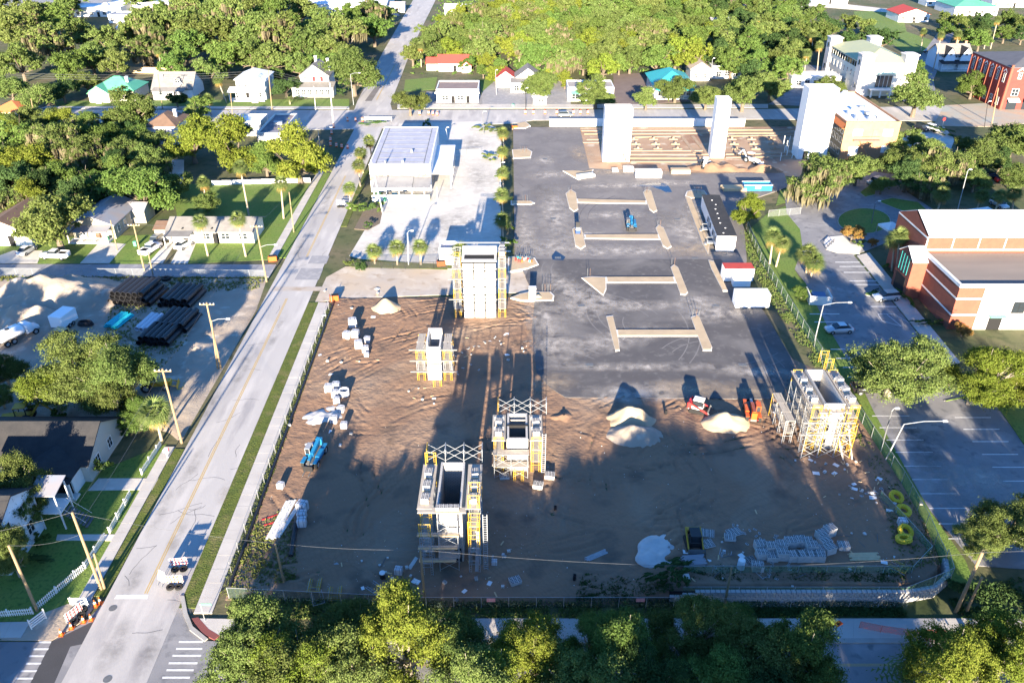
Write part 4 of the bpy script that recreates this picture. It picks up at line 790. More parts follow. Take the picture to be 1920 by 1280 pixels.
def crown_from(cl, per, leaf, name, m):
    Cs, Ns = [], []
    for p, r_ in cl:
        k = int(per*RNG.uniform(.6,1.4)); d = unit(k); d[:,2] = np.where(d[:,2] < -.4, -d[:,2]*.6, d[:,2])
        q = np.abs(RNG.normal(.62,.34,(k,1))); Cs.append(p+d*q*r_*np.array([1.2,1.2,1.0])); Ns.append(d+RNG.normal(scale=.5,size=(k,3))+np.array([0,0,.25]))
    Cs = np.concatenate(Cs); Ns = np.concatenate(Ns); s = leaf*RNG.uniform(.55,1.35,len(Cs))
    return leafmesh(name, Cs, Ns, s, s*.55, [m])
def trunk_mesh(cl, hc, R0, m, tr=.38, nl=9):
    b = MB(); f = Vector((0,0,hc*.42)); b.tube((0,0,-.3),(.05,0,hc*.2),tr*1.25,tr,8); b.tube((.05,0,hc*.2),f,tr,tr*.8,8)
    for p, r_ in sorted(cl, key=lambda c: RNG.random())[:nl]:
        e = Vector(p); mid = f.lerp(e,.5)+Vector((0,0,-.06*R0)); b.tube(f,mid,tr*.5,tr*.3,6); b.tube(mid,e,tr*.3,tr*.08,5)
        g = e+Vector(RNG.normal(scale=R0*.16,size=3)); b.tube(mid,g,tr*.18,tr*.05,4)
    return b.mesh('trunk', m)
R0, H0 = 5.0, 4.4
def proto(n, per, leaf, flat=.72, lo=-.4, bark=None, moss=0, nl=9):
    cl = clumps(n, R0, flat, H0, lo); d = dict(crown=crown_from(cl, per, leaf, 'crown', L_oak), trunk=trunk_mesh(cl, H0, R0, bark or M_bark, nl=nl))
    if moss:
        Cs, Ns, Ls = [], [], []
        for p, r_ in cl[:moss]:
            for _ in range(22):
                a = RNG.uniform(0,6.28); q = RNG.uniform(.3,1.1)*r_; L_ = RNG.uniform(.4,1.3)
                Cs.append(p+np.array([math.cos(a)*q, math.sin(a)*q, -r_*.4-L_*.5])); Ns.append([math.cos(a+1),math.sin(a+1),0]); Ls.append(L_)
        Ns = np.array(Ns, float); up = np.cross(Ns, np.tile([0,0,1.],(len(Ns),1)))
        d['moss'] = leafmesh('moss', np.array(Cs), Ns, np.array(Ls), .20*np.ones(len(Ls)), [M_moss], up=up)
    return d
PNEAR = [proto(300,230,.092,.85,-.6,M_barkl,nl=22) for _ in range(3)]
PMID = [proto(210,115,.175,.8,-.6) for _ in range(4)]
PROUND = [proto(230,105,.175,.88,-.8) for _ in range(3)]
PMOSS = [proto(190,105,.175,.88,-.6,M_barkl,90) for _ in range(2)]
PFAR = [proto(150,80,.25,.8,-.6) for _ in range(4)]
PFARM = [proto(140,75,.25,.88,-.6,M_barkl,70) for _ in range(2)]
KINDS = dict(noak=(PNEAR,L_oak), ngold=(PNEAR,L_gold), ndark=(PNEAR,L_dark), ngreen=(PNEAR,L_green), oak=(PMID,L_oak), gold=(PROUND,L_gold), green=(PROUND,L_green), dark=(PMID,L_dark), moss=(PMOSS,L_oak), red=(PMID,L_red), foak=(PFAR,L_oak), fgreen=(PFAR,L_green), fgold=(PFAR,L_gold), fmoss=(PFARM,L_oak), fdark=(PFAR,L_dark))
def tree_w(x, y, Rm, kind, label, group=None, zs=1.0, name='oak_tree', cat='tree'):
    ps, m = KINDS[kind]; d = ps[random.randrange(len(ps))]
    o = thing(name, label, cat, (x,y,0), random.uniform(0,6.28), group); s = Rm/R0; o.scale = (s,s,s*zs*random.uniform(.94,1.06))
    link('trunk', d['trunk'], o); c = link('crown', d['crown'], o); c.material_slots[0].link = 'OBJECT'; c.material_slots[0].material = m
    if 'moss' in d: link('hanging_moss', d['moss'], c)
    return o
def tree(u, v, r_, kind, label, group=None, zs=1.0, name=None):
    Rm = r_/ppm(v)
    for _ in range(4):
        hc = .88*Rm*zs; P = G(u,v,hc); Rm = r_*(P.y*CP+(CAM_H-hc)*SP)/F_PX
    nm = name or ('moss_oak' if 'moss' in kind else 'broadleaf_tree' if ('gold' in kind or 'green' in kind) else 'oak_tree')
    return tree_w(P.x, P.y, Rm, kind, label, group, zs, nm)
def palm_head(nf, spread, seed):
    q = MB(); rr_ = random.Random(seed)
    for i in range(nf):
        az = i*2.399+rr_.uniform(-.2,.2); el = math.asin(1-1.75*(i+.5)/nf) if i < nf else 0
        dead = i > nf*.87; m = 1 if dead else 0
        if dead: el = -R(50)-rr_.random()*.4
        d = Vector((math.cos(az)*math.cos(el), math.sin(az)*math.cos(el), math.sin(el))); L_ = rr_.uniform(.65,.85)*spread
        c = d*L_*.55; side = d.cross(Vector((0,0,1))); side = side.normalized() if side.length > .05 else Vector((1,0,0)); up = side.cross(d)
        q.tube((0,0,0), c, .03, .02, 3, m, False)
        for k in range(11):
            a = (k-5)*.26; e = (d*math.cos(a)+side*math.sin(a)).normalized(); tip = c+e*L_*(.92-.025*abs(k-5))+Vector((0,0,-.13*spread-.02*k%2)); b_ = c+e*L_*.3
            wv = e.cross(up).normalized()*.036*spread
            q.add([c, b_+wv, tip, b_-wv], [(0,1,2,3)], m)
    return q.mesh('fronds', [L_palm, L_dead])
HEADS = [palm_head(46,1.75,s) for s in (1,2,3)]
PT = MB().tube((0,0,-.02),(0,0,.5),.21,.17,8).tube((0,0,.5),(0,0,1.0),.17,.19,8).mesh('palm_trunk_unit', M_palmt)
def palm(u, v, vh, label, r_=1.0, uh=None, group=None):
    P = G(u,v); h = max(1.6, Hz(u,v,vh)); o = thing('palm_tree', label, 'palm', P, 0, group)
    top = G(uh if uh is not None else u, vh, h); 
    t = link('trunk', PT, o, scale=(1,1,h)); 
    if uh is not None:
        lean = max(-.25, min(.25, (top.x-P.x)/h)); t.rotation_euler = (0, math.atan(lean), 0); hx = lean*h
    else: hx = 0
    link('crown', random.choice(HEADS), o, (hx,0,h), (0,0,random.uniform(0,6.28)), r_*random.uniform(.92,1.08)); return o
def feather(u, v, h, Rm, label, nf=26):
    P = G(u,v); o = thing('feather_palm', label, 'palm', P); MB().tube((0,0,-.1),(0,0,h),.3,.26,8).build('trunk', M_palmt, o); q = MB(); rr_ = random.Random(4)
    for i in range(nf):
        az = i*2.399; el = R(70)-R(80)*i/nf; p0 = Vector((0,0,h)); pr = p0
        for k in range(1,9):
            t = k/8; p = p0+Vector((math.cos(az)*math.cos(el), math.sin(az)*math.cos(el), math.sin(el)))*Rm*t+Vector((0,0,-.55*Rm*t*t))
            d = (p-pr).normalized(); s_ = d.cross(Vector((0,0,1))).normalized()*Rm*.20*math.sin(math.pi*min(1,t*.9+.08))
            for sg in (-1,1): q.add([pr, pr.lerp(p,.5)+s_*sg*.15, p+s_*sg+Vector((0,0,-.08)), p], [(0,1,2,3)])
            pr = p
    q.build('crown', L_palm, o); return o
SH = [crown_from(clumps(16,1.0,.8,.55,-.2), 70, .10, 'foliage', L_green) for _ in range(3)]
def shrub(u, v, Rm, m, label, group=None, s=(1,1,1)):
    o = link('shrub', random.choice(SH), None, GS(u,v), (0,0,random.uniform(0,6)), tuple(Rm*x for x in s)); o.material_slots[0].link = 'OBJECT'; o.material_slots[0].material = m
    return tag(o, label, 'shrub', group)
# --- foreground trees across the front street; dark leaf colour paints shade into right crowns
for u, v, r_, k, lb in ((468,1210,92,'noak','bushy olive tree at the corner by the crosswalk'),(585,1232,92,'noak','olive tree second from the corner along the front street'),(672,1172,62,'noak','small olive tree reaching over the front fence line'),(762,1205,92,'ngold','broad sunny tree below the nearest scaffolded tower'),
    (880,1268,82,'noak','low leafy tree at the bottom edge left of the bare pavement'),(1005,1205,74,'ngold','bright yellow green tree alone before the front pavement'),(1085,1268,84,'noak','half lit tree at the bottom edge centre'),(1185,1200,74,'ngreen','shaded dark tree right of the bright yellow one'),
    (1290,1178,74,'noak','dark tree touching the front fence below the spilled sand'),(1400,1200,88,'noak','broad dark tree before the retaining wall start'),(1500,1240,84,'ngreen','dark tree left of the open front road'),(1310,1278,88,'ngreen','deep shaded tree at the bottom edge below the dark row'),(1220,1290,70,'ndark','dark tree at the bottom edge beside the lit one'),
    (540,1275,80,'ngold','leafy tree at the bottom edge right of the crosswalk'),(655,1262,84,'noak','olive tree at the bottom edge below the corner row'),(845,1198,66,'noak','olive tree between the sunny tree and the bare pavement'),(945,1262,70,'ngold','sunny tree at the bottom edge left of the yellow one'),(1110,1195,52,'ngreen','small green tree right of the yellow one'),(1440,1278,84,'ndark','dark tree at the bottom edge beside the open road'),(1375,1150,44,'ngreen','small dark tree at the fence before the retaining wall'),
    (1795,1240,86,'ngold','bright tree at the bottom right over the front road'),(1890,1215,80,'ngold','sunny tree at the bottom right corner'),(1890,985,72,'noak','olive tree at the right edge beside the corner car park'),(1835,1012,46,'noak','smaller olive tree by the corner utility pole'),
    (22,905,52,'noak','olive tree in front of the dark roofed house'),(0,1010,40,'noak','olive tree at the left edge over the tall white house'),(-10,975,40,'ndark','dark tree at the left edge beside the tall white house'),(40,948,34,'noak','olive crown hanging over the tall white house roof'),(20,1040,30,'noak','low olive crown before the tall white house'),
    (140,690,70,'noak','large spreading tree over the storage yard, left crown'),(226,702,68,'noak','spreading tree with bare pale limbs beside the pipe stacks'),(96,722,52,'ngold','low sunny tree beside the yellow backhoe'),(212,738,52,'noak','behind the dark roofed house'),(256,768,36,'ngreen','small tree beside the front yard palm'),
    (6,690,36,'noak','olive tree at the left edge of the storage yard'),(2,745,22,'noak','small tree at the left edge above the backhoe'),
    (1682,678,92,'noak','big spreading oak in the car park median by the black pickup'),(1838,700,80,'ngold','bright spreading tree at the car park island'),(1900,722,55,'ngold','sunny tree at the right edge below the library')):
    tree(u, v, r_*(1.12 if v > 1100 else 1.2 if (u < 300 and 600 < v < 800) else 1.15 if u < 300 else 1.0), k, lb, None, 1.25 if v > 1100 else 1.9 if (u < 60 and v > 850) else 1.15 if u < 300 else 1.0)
# --- unseen trees added behind the viewpoint to shade the near crowns and the site
for i, (x, y, Rm, zs) in enumerate(((7,20,7,1.2),(14,28,7,1.2),(20,18,7.5,1.5),(25,28,7.5,1.25),(31,20,7.5,1.3),(38,28,6,1.0),(47,26,5,.8))):
    tree_w(x, y, Rm, 'noak', 'large unseen oak added south of the front street for shade', 'unseen shade oaks south of the front street', zs)
for i, (x, y, Rm, zs) in enumerate(((-72,60,6,1.5),(-80,70,6.5,1.5),(-90,76,6.5,1.5),(-70,48,6,1.2),(-74,80,5.5,1.45),(-105,88,7,1.4),(-56,33,5.5,1.2),(-62,24,6,1.5),(-53,29,5,2.1),(-66,36,5.5,1.3),(-88,58,6,1.3),(-98,70,6,1.4))):  # out of view, added to throw shade on the storage yard and left houses
    tree_w(x, y, Rm, 'noak', 'unseen oak added beyond the left edge for shade', 'unseen shade oaks beyond the left edge', zs)
for x, y, Rm, zs in ((58,40,6,1.2),(66,48,6.5,1.3),(75,56,6.5,1.3),(62,30,6,1.4),(71,38,6,1.4),(82,62,6,1.2)):  # out of view, added to cast shade over the lower car park
    tree_w(x, y, Rm, 'noak', 'unseen oak added beyond the front right corner for shade', 'unseen shade oaks beyond the front right corner', zs)
# --- left middle
for u, v, r_, k, lb in ((98,412,62,'oak','wide olive tree in front of the side street houses'),(262,345,56,'green','fresh green tree left of the lawn palms'),(322,345,30,'oak','small olive tree beside the green one on the lawn edge'),(386,378,22,'oak','scrubby tree behind the long ranch house'),(357,258,46,'gold','golden green tree left of the golden pair'),(440,275,48,'gold','golden green tree in the middle of the golden row'),(556,288,54,'gold','large golden tree beside the main street'),(497,300,30,'green','small green tree between the golden trees'),
    (98,268,44,'moss','moss draped oak beside the dark car park'),(146,292,42,'moss','second moss draped oak left of the slim palm'),(45,300,44,'gold','golden tree at the far left among dark ones'),(14,262,38,'green','green tree at the left edge above the golden one'),(12,332,40,'dark','dark tree at the left edge below the golden one'),(62,352,40,'dark','dark tree behind the wide olive tree'),(112,345,34,'green','green tree above the white garden shed'),(236,208,44,'oak','tall dark oak before the green roofed house'),
    (188,300,28,'dark','dark shrubby tree beside the slim palm'),(262,290,26,'green','green tree left of the brown hip roof'),(182,345,28,'green','green tree behind the metal roofed house'),(245,255,26,'green','green tree tucked behind the tall dark oak'),(300,318,20,'green','little tree below the timber deck'),(215,318,30,'dark','dark tree between the slim palms'),(455,235,18,'dark','dark tree beside the low white roofed shop'),(370,200,24,'green','green tree between the two far palms'),(330,185,18,'dark','small dark tree beside the railed porch'),
    (62,182,36,'oak','oak before the far street at the far left'),(18,165,34,'oak','oak at the left edge near the far street'),(115,165,30,'dark','dark oak left of the green roofed house'),(160,152,26,'oak','oak behind the green roofed house'),(534,158,26,'dark','dark tree beside the two storey white house'),(516,140,20,'green','green tree between the two white houses'),
    (768,187,32,'oak','round street tree at the far road junction'),(660,128,54,'oak','big round oak right of the white gabled house'),(632,96,40,'foak','oak behind the big round one'),(1014,160,36,'oak','street oak before the grey gabled shop'),(1118,170,36,'oak','street oak before the green awning shop'),(1212,183,25,'oak','small street oak left of the teal roof'),(1268,160,34,'oak','street oak in front of the teal roof'),(1325,178,30,'oak','street oak right of the teal roof'),(1396,170,42,'oak','large street oak behind the slim white tower'),(1446,158,34,'oak','street oak left of the office tower'),
    (1722,172,50,'oak','huge round oak beside the cream building'),(1826,157,30,'green','neat round tree before the red brick hall'),(1560,158,28,'oak','oak in front of the cream building'),(1548,330,58,'moss','mossy oak below the tan office'),(1610,312,40,'oak','oak before the tan office front'),(1690,302,42,'oak','oak right of the tan office car park'),(1782,300,46,'moss','mossy oak in the right hand park'),(1850,290,36,'oak','oak in the park near the right edge'),(1902,262,46,'oak','dark oak at the right edge below the brick hall'),(1905,330,30,'oak','oak at the right edge above the red car'),(1735,340,36,'moss','mossy oak over the parked cars'),(1830,335,28,'oak','oak among the park palms'),(1655,345,22,'oak','small oak beside the parked wagon'),
    (1405,394,31,'gold','golden tree beside the long site trailer'),(1600,433,23,'red','reddish tree at the end of the drive island'),(1636,453,11,'red','small reddish tree beside the white canopy'),(1806,618,16,'red','reddish shrub tree at the library corner'),(1690,118,22,'green','small tree beside the cream building rear tower'),(1720,128,20,'green','small tree in the hedge right of the cream building'),(1505,545,17,'ngreen','palmetto clump by the bin enclosure'),(676,498,10,'dark','small tree at the yard gate corner')):
    tree(u, v, r_*(1.22 if v > 200 and u < 700 else 1.08), k, lb)
# --- groves at the back
GR = [(205,78,32),(242,60,28),(282,52,40),(345,88,32),(338,46,40),(392,62,42),(440,52,42),(424,106,34),(482,62,42),(472,22,38),(532,76,42),(520,32,38),(580,86,42),(600,50,40),(642,72,38),(700,52,32),(562,16,32),(402,18,36),(352,14,32),(300,20,24),(392,132,26),(560,122,24),(690,28,28),(655,38,34),(470,100,34),(505,108,32),(300,90,30),(612,118,26),(715,22,24),(36,112,38),(90,84,36),(132,122,34),(20,56,36),(150,62,32),(62,32,34),(110,36,30),(170,108,32),(215,118,28),(265,100,28),(320,120,24),(10,14,30),(130,8,26),(450,-10,34),(350,-14,34),(560,-14,30),(250,-12,30)]
rr = random.Random(9); done = []
LOOK = dict(gold='golden green tree', moss='moss draped oak', foak='olive oak', fmoss='moss hung oak', fgreen='fresh green tree', fgold='yellow green tree', fdark='dark green oak', dark='dark green tree', oak='olive tree', green='fresh green tree')
def wood(u, v):
    d = 'front of' if v > 88 else 'middle of' if v > 45 else 'back of' if v > 15 else 'far end of'
    b = [(860,'beside the far road'),(920,'behind the red tile roof'),(975,'behind the red gable garage'),(1040,'behind the grey gabled shop'),(1110,'behind the green awning shop'),(1180,'above the shop forecourt'),(1250,'left of the teal roof'),(9999,'behind the teal roof')]
    return 'in the '+d+' the dense wood '+next(t for x, t in b if u < x)
def grove(u, v): return ('near the houses of' if v > 95 else 'midway in' if v > 48 else 'at the back of')+' the grove '+('at the far left' if u < 130 else 'behind the green roof' if u < 260 else 'behind the railed porch house' if u < 370 else 'left of the two storey house' if u < 440 else 'behind the two storey house' if u < 530 else 'behind the white gabled house' if u < 610 else 'beside the far road')
def tangle(u, v): return 'in the '+('upper' if v < 265 else 'middle' if v < 320 else 'lower')+' tangle '+('at the left edge' if u < 60 else 'left of the dark car park' if u < 140 else 'around the slim palms' if u < 220 else 'left of the brown hip roof')
def right_grove(u, v): return ('at the front' if v > 90 else 'in the middle' if v > 40 else 'at the back')+' of the grove '+('above the slim white tower' if u < 1400 else 'above the street oaks' if u < 1460 else 'left of the cream building')
for i, (u, v, r_) in enumerate(GR):
    kd = ('foak','foak','fmoss','fgreen')[i%4]; tree(u, v, r_*1.22, kd, LOOK[kd]+' '+grove(u,v), 'trees in the grove left of the far road')
def fill(poly, n, r0, r1, kinds, label, group, gap=.9):
    xs = [p[0] for p in poly]; ys = [p[1] for p in poly]; k = 0; tries = 0
    while k < n and tries < n*60:
        tries += 1; u, v = rr.uniform(min(xs),max(xs)), rr.uniform(min(ys),max(ys))
        if sdist(np.array([[u,v]],float), poly)[0] < 0: continue
        r_ = rr.uniform(r0,r1)*ppm(v)
        if any((u-a)**2+((v-b)*1.5)**2 < (gap*(r_+c)/2)**2*1.6 for a,b,c in done): continue
        done.append((u,v,r_)); kd = rr.choice(kinds); tree(u, v, r_, kd, LOOK[kd]+' '+label(u,v) if callable(label) else LOOK[kd]+' '+label, group); k += 1
fill([(795,60),(860,20),(960,0),(1100,-14),(1330,-14),(1330,60),(1300,112),(1200,118),(1080,132),(1010,118),(930,96),(880,92),(800,92),(770,100)], 150, 5.0,8.6, ['foak','fmoss','fgreen','fgold','foak','fgreen'], wood, 'oaks in the dense wood', .66)
fill([(1330,-10),(1480,0),(1560,40),(1545,75),(1480,130),(1440,130),(1400,140),(1340,110)], 46, 5,8.2, ['foak','foak','fgreen','fdark'], right_grove, 'oaks left of the cream building', .75)
fill([(1570,30),(1650,55),(1668,72),(1620,78),(1560,70)], 8, 4.5,7, ['foak','fdark'], 'behind the cream building', 'oaks behind the cream building')
fill([(1760,35),(1920,35),(1920,75),(1830,80),(1770,55)], 12, 4.5,7, ['fgreen','foak','fdark'], 'behind the Victorian house', 'trees behind the Victorian house')
fill([(835,95),(930,100),(945,135),(910,140),(830,100)], 8, 3,4.5, ['fgreen','fgold'], 'beside the red tile roof', 'trees beside the red tile roof')
fill([(1030,120),(1070,135),(1060,150),(1020,145)], 3, 3.5,5, ['fgold'], 'behind the street shops', 'bright trees behind the street shops')
fill([(0,215),(285,225),(290,330),(180,372),(0,385)], 40, 4.2,6.4, ['gold','oak','green','dark','moss'], tangle, 'trees in the left hand tangle', .62)
fill([(1655,215),(1700,255),(1920,250),(1920,330),(1700,340)], 12, 3.5,5.5, ['dark','oak'], 'filling the park behind the drive', 'dark oaks in the park', 1.0)
# --- palms
PL = [(703,495,470,701,'short palm nearest the yard gate'),(745,497,463,744,'short palm in the middle of the yard row'),(789,497,462,788,'short palm left of the white booth'),(863,502,470,863,'short palm beside the white booth'),
 (945,280,249,943,'palm at the top of the row beside the asphalt'),(944,316,283,942,'second palm down the row beside the asphalt'),(944,358,323,942,'third palm down the row beside the asphalt'),(943,403,365,941,'fourth palm down the row beside the asphalt'),(943,447,412,942,'lowest palm of the row beside the asphalt'),
 (698,300,264,692,'palm at the rear corner of the workshop'),(681,325,286,676,'palm beside the workshop side wall'),(676,350,309,672,'palm at the front corner of the workshop'),(657,392,352,655,'palm standing at the street kerb by the workshop'),
 (532,410,342,526,'tall palm at the street end of the lawn'),(467,405,313,450,'tall palm in the middle of the lawn'),(390,480,415,375,'palm before the long ranch house, left one'),(461,481,411,446,'palm before the long ranch house, right one'),(388,392,342,381,'palm behind the long ranch house'),
 (304,138,95,296,'far palm between grove and green roof'),(425,193,150,408,'golden skirted palm beside the two storey house'),(396,216,184,390,'palm at the far street kerb, left of the two storey house'),(222,278,239,216,'slim palm beside the dark car park'),(233,314,285,232,'slim palm below the dark car park'),(92,364,325,82,'palm above the wide olive tree'),(362,232,208,360,'palm over the golden trees'),(330,255,228,326,'palm touching the brown hip roof'),
 (1749,134,66,1765,'tall palm before the Victorian house, left one'),(1785,124,64,1797,'tall palm before the Victorian house, right one'),(1726,97,60,1732,'palm on the lawn left of the Victorian house'),(1845,92,62,1852,'palm behind the red brick hall'),(1857,92,37,1871,'tallest palm behind the red brick hall'),(1532,135,85,1537,'tall palm left of the cream building, right one'),(1507,142,100,1514,'tall palm left of the cream building, left one'),(1520,118,65,1525,'tall palm behind the pair by the cream building'),
 (1750,422,365,1767,'palm behind the drive island'),(1827,405,366,1841,'park palm left of the pair by the tents'),(1860,415,367,1875,'park palm above the big tent'),(1895,415,362,1902,'park palm at the right edge above the tents'),(1680,515,442,1687,'tall palm at the library entrance'),(1672,508,448,1678,'second palm at the library entrance'),(1520,520,490,1527,'bushy palm at the drive edge, front one'),(1512,512,474,1514,'bushy palm at the drive edge, rear one'),(1443,495,442,1450,'palm by the site fence, left one'),(1455,500,455,1467,'palm by the site fence, right one'),
 (303,825,772,290,'leaning yard palm by the picket fence'),(1278,128,106,1276,'palm at the wood edge behind the teal roof'),(1418,72,36,1421,'palm rising from the oak grove'),(790,126,86,788,'palm at the far road edge of the wood'),(1024,112,82,1026,'palm at the front of the dense wood')]
for u, v, vh, uh, lb in PL: palm(u, v, vh, lb, 1.35 if (u == 303 or u in (1520,1512)) else 1.12, uh)
feather(544,196,1.6,2.6,'squat feather palm beside the white gabled house'); feather(1690,1300,2.5,3.4,'feather palm at the bottom edge over the front road')
# --- hedges and shrubs
for u, v, a, m, lb, s in ((672,402,1.8,L_green,'clipped hedge left in the planting bed by the workshop',(1,1.5,1.3)),(690,405,1.8,L_dark,'dark shrub in the planting bed by the workshop',(1,1.2,1.4)),(710,398,1.6,L_green,'clipped hedge right in the planting bed by the workshop',(.8,1.6,1.2)),(915,300,2.0,L_oak,'rounded hedge at the yard gate end',(1.8,.8,.7)),(905,245,2.4,L_oak,'hedge bed at the top of the workshop yard',(.7,1.6,.6)),(925,250,2.4,L_oak,'rounded bed shrub right of the yard hedge',(1,1.2,.6)),
    (690,430,1.3,L_dark,'dark shrub at the yard gate post',(1.2,1,1)),(655,500,1.4,L_oak,'bush at the yard corner below the gate',(1,1,1)),(202,885,1.7,L_green,'bright bush beside the porch columns',(1,1,1.2)),(80,1018,1.2,L_green,'bush at the foot of the outside stair',(1.2,1,.9)),(45,1060,1.6,L_dark,'dark hedge along the tall white house',(.9,3,.8)),(230,818,1.5,L_dark,'dark bush in the front yard under the palm',(1.5,1,.8)),(1640,548,.9,L_dark,'low clipped shrub in the kerbed stall island',(2,.6,.4)),
    (1665,500,1.2,L_green,'low hedge beside the library walk upper end',(.8,2.5,.7)),(1700,565,1.2,L_green,'low hedge beside the library walk middle',(.8,3.4,.7)),(1745,610,1.2,L_dark,'low hedge beside the library walk lower end',(.8,3.4,.7)),(1805,630,1.3,L_green,'shrub at the library front corner',(1.4,1,1)),(1612,462,1.6,L_green,'clipped shrub at the drive island tip',(1.2,1,.6)),(1760,250,2.2,L_dark,'dark hedge beside the office car park',(3,1,.6)),(560,190,2.0,L_dark,'dark shrub before the white gabled house',(1.4,.8,.7)),(640,182,2.2,L_dark,'dark shrub at the right end of the white gabled house',(1,1,1.1)),(1240,1088,1.8,L_dark,'dark bush below the spilled white sand',(2.4,.8,.8)),(1275,1098,1.5,L_dark,'dark bush at the start of the retaining wall',(1.2,.8,.9)),
    (690,236,2.0,L_dark,'dark hedge behind the workshop',(3,.7,.6)),(800,238,2.0,L_dark,'dark hedge behind the workshop roof corner',(3.4,.7,.6)),(110,795,1.6,L_green,'bush behind the dark roof ridge',(1.6,1,1)),(940,300,1.6,L_dark,'dark shrub between the top row palms',(1,1.6,1)),(945,340,1.6,L_green,'green shrub between the middle row palms',(1,1.6,1)),(945,385,1.6,L_dark,'dark shrub between the lower row palms',(1,1.6,1)),(948,432,1.6,L_green,'green shrub above the lowest row palm',(1,1.8,1)),(950,462,1.5,L_green,'green shrub at the foot of the palm row',(1,1.6,1))):
    shrub(u, v, a, m, lb, None, s)
# --- weeds, ground cover
def scatter(name, px, n, size, m, kinds='up', zf=None):
    P = [tuple(GS(*p)[:2]) for p in px]; xs = [p[0] for p in P]; ys = [p[1] for p in P]; pts = np.zeros((0,2))
    while len(pts) < n:
        q = np.column_stack([RNG.uniform(min(xs),max(xs),n*2), RNG.uniform(min(ys),max(ys),n*2)]); q = q[sdist(q,P) > 0]
        dens = np.array([noise.noise((a*.35,b*.35,3.0)) for a,b in q]); q = q[dens > RNG.uniform(-.55,.45,len(q))]; pts = np.concatenate([pts,q])
    pts = pts[:n]; k = 4; c = np.repeat(pts,k,0)+RNG.normal(scale=size*.7,size=(n*k,2)); z = np.array([float(hgt(a,b)) for a,b in c])
    s = size*RNG.uniform(.5,1.4,len(c)); N_ = RNG.normal(size=(len(c),3)); N_[:,2] = np.abs(N_[:,2])*.8
    me = leafmesh(name, np.column_stack([c, z+.06+s*RNG.uniform(.1,.8,len(c))]), N_, s, s*.45, [m])
    return tag(link(name, me), None, None, None, 'stuff')
scatter('weeds', [(kx(.377,572),572),(kx(.364,572),572),(kx(.362,1118),1118),(kx(.377,1118),1118)], 1900, 0.085, L_weed)
scatter('weeds', [(430,1122),(1262,1118),(1262,1158),(430,1160)], 2860, 0.15, L_weed)
scatter('weeds', [(480,985),(548,945),(560,1085),(430,1118)], 1210, 0.15, L_weed)
scatter('weeds', [(1090,1075),(1260,1085),(1262,1122),(1080,1125)], 935, 0.15, L_dark)
scatter('undergrowth', [(1262,1128),(1680,1128),(1700,1155),(1262,1158)], 2860, 0.18, L_dark)
scatter('weeds', [(1395,425),(1432,480),(1462,540),(1555,690),(1530,690),(1440,560),(1385,440)], 1870, 0.15, L_weed)
scatter('weeds', [(1600,800),(1622,820),(1735,985),(1764,1060),(1690,1075),(1640,900)], 825, 0.135, L_weed)
scatter('weeds', [(1290,1058),(1700,1070),(1700,1092),(1290,1088)], 1430, 0.12, L_dark)
scatter('grass_tufts', [(kx(.4245,570),570),(kx(.402,570),570),(kx(.402,1140),1140),(kx(.4245,1140),1140)], 2500, .05, L_weed)
scatter('weeds', [(0,518),(500,520),(480,545),(330,548),(240,530),(0,528)], 1430, 0.165, L_weed)
scatter('weeds', [(210,575),(345,560),(350,640),(300,700),(190,640)], 825, 0.188, L_weed)
scatter('weeds', [(1772,1085),(1940,1080),(1980,1165),(1800,1160)], 1210, 0.165, L_dark)
scatter('undergrowth', [(770,140),(1330,140),(1420,-10),(830,-10)], 3300, 0.675, L_green)
# ================================================================ the building site
TB = .040
FRM = MB().tube((-.6,0,0),(-.6,0,1.9),TB,n=5).tube((.6,0,0),(.6,0,1.9),TB,n=5).tube((-.6,0,1.85),(.6,0,1.85),TB,n=5).tube((-.6,0,1.3),(.6,0,1.3),TB*.7,n=4).tube((-.35,0,.1),(-.35,0,1.85),TB*.6,n=4).tube((.35,0,.1),(.35,0,1.85),TB*.6,n=4)
for k in range(5):
    for s in (-1,1): FRM.tube((s*.35,0,.2+k*.34),(s*.6,0,.2+k*.34),TB*.5,n=4)
FRM_Y = FRM.mesh('frame', M_yellow); FRM_G = FRM.mesh('frame', M_galv)
BRC = MB().tube((0,0,.25),(0,2.1,1.65),.026,n=4).tube((0,0,1.65),(0,2.1,.25),.026,n=4).mesh('cross_brace', M_galv)
PLK = MB().box(-.13,.13,-.15,2.25,0,.06).mesh('plank', mat('weathered_plank', (.36,.32,.27), .9, (.27,.24,.205), 2, .5, island=.15))
LAD = MB()
for s in (-.22,.22): LAD.box(s-.03,s+.03,-.03,.03,0,1)
LAD = LAD.mesh('rail', M_galv)
def scaffold(loc, rz, nb, lv, label, planks=(), yellow=lambda i,j: (i+j)%2 == 0, top_rail=True):
    o = thing('scaffold', label, 'scaffold', loc, rz, 'scaffolds round the shafts')
    for j in range(lv):
        for i in range(nb+1):
            link('frame', FRM_Y if yellow(i,j) else FRM_G, o, (0,i*2.1,j*1.9))
            if i < nb:
                for s in (-.6,.6): link('cross_brace', BRC, o, (s,i*2.1,j*1.9))
    for j in planks:
        for i in range(nb):
            for k in range(4): link('plank', PLK, o, (-.42+k*.28,i*2.1,j*1.9+.0+.01*(i%2)), (0,0,random.uniform(-.02,.02)))
    return o
def cmu_stack_mesh(nx, ny, nz):
    b = MB()
    for k in range(nz):
        for i in range(nx):
            for j in range(ny):
                b.box(i*.41, i*.41+.395, j*.205, j*.205+.19, .12+k*.2, .12+k*.2+.19)
    for i in range(nx):
        for j in range(ny):
            for q in (.05,.22): b.box(i*.41+q, i*.41+q+.125, j*.205+.035, j*.205+.155, .12+nz*.2-.012, .12+nz*.2-.004, 1)
    return b
CM = {}
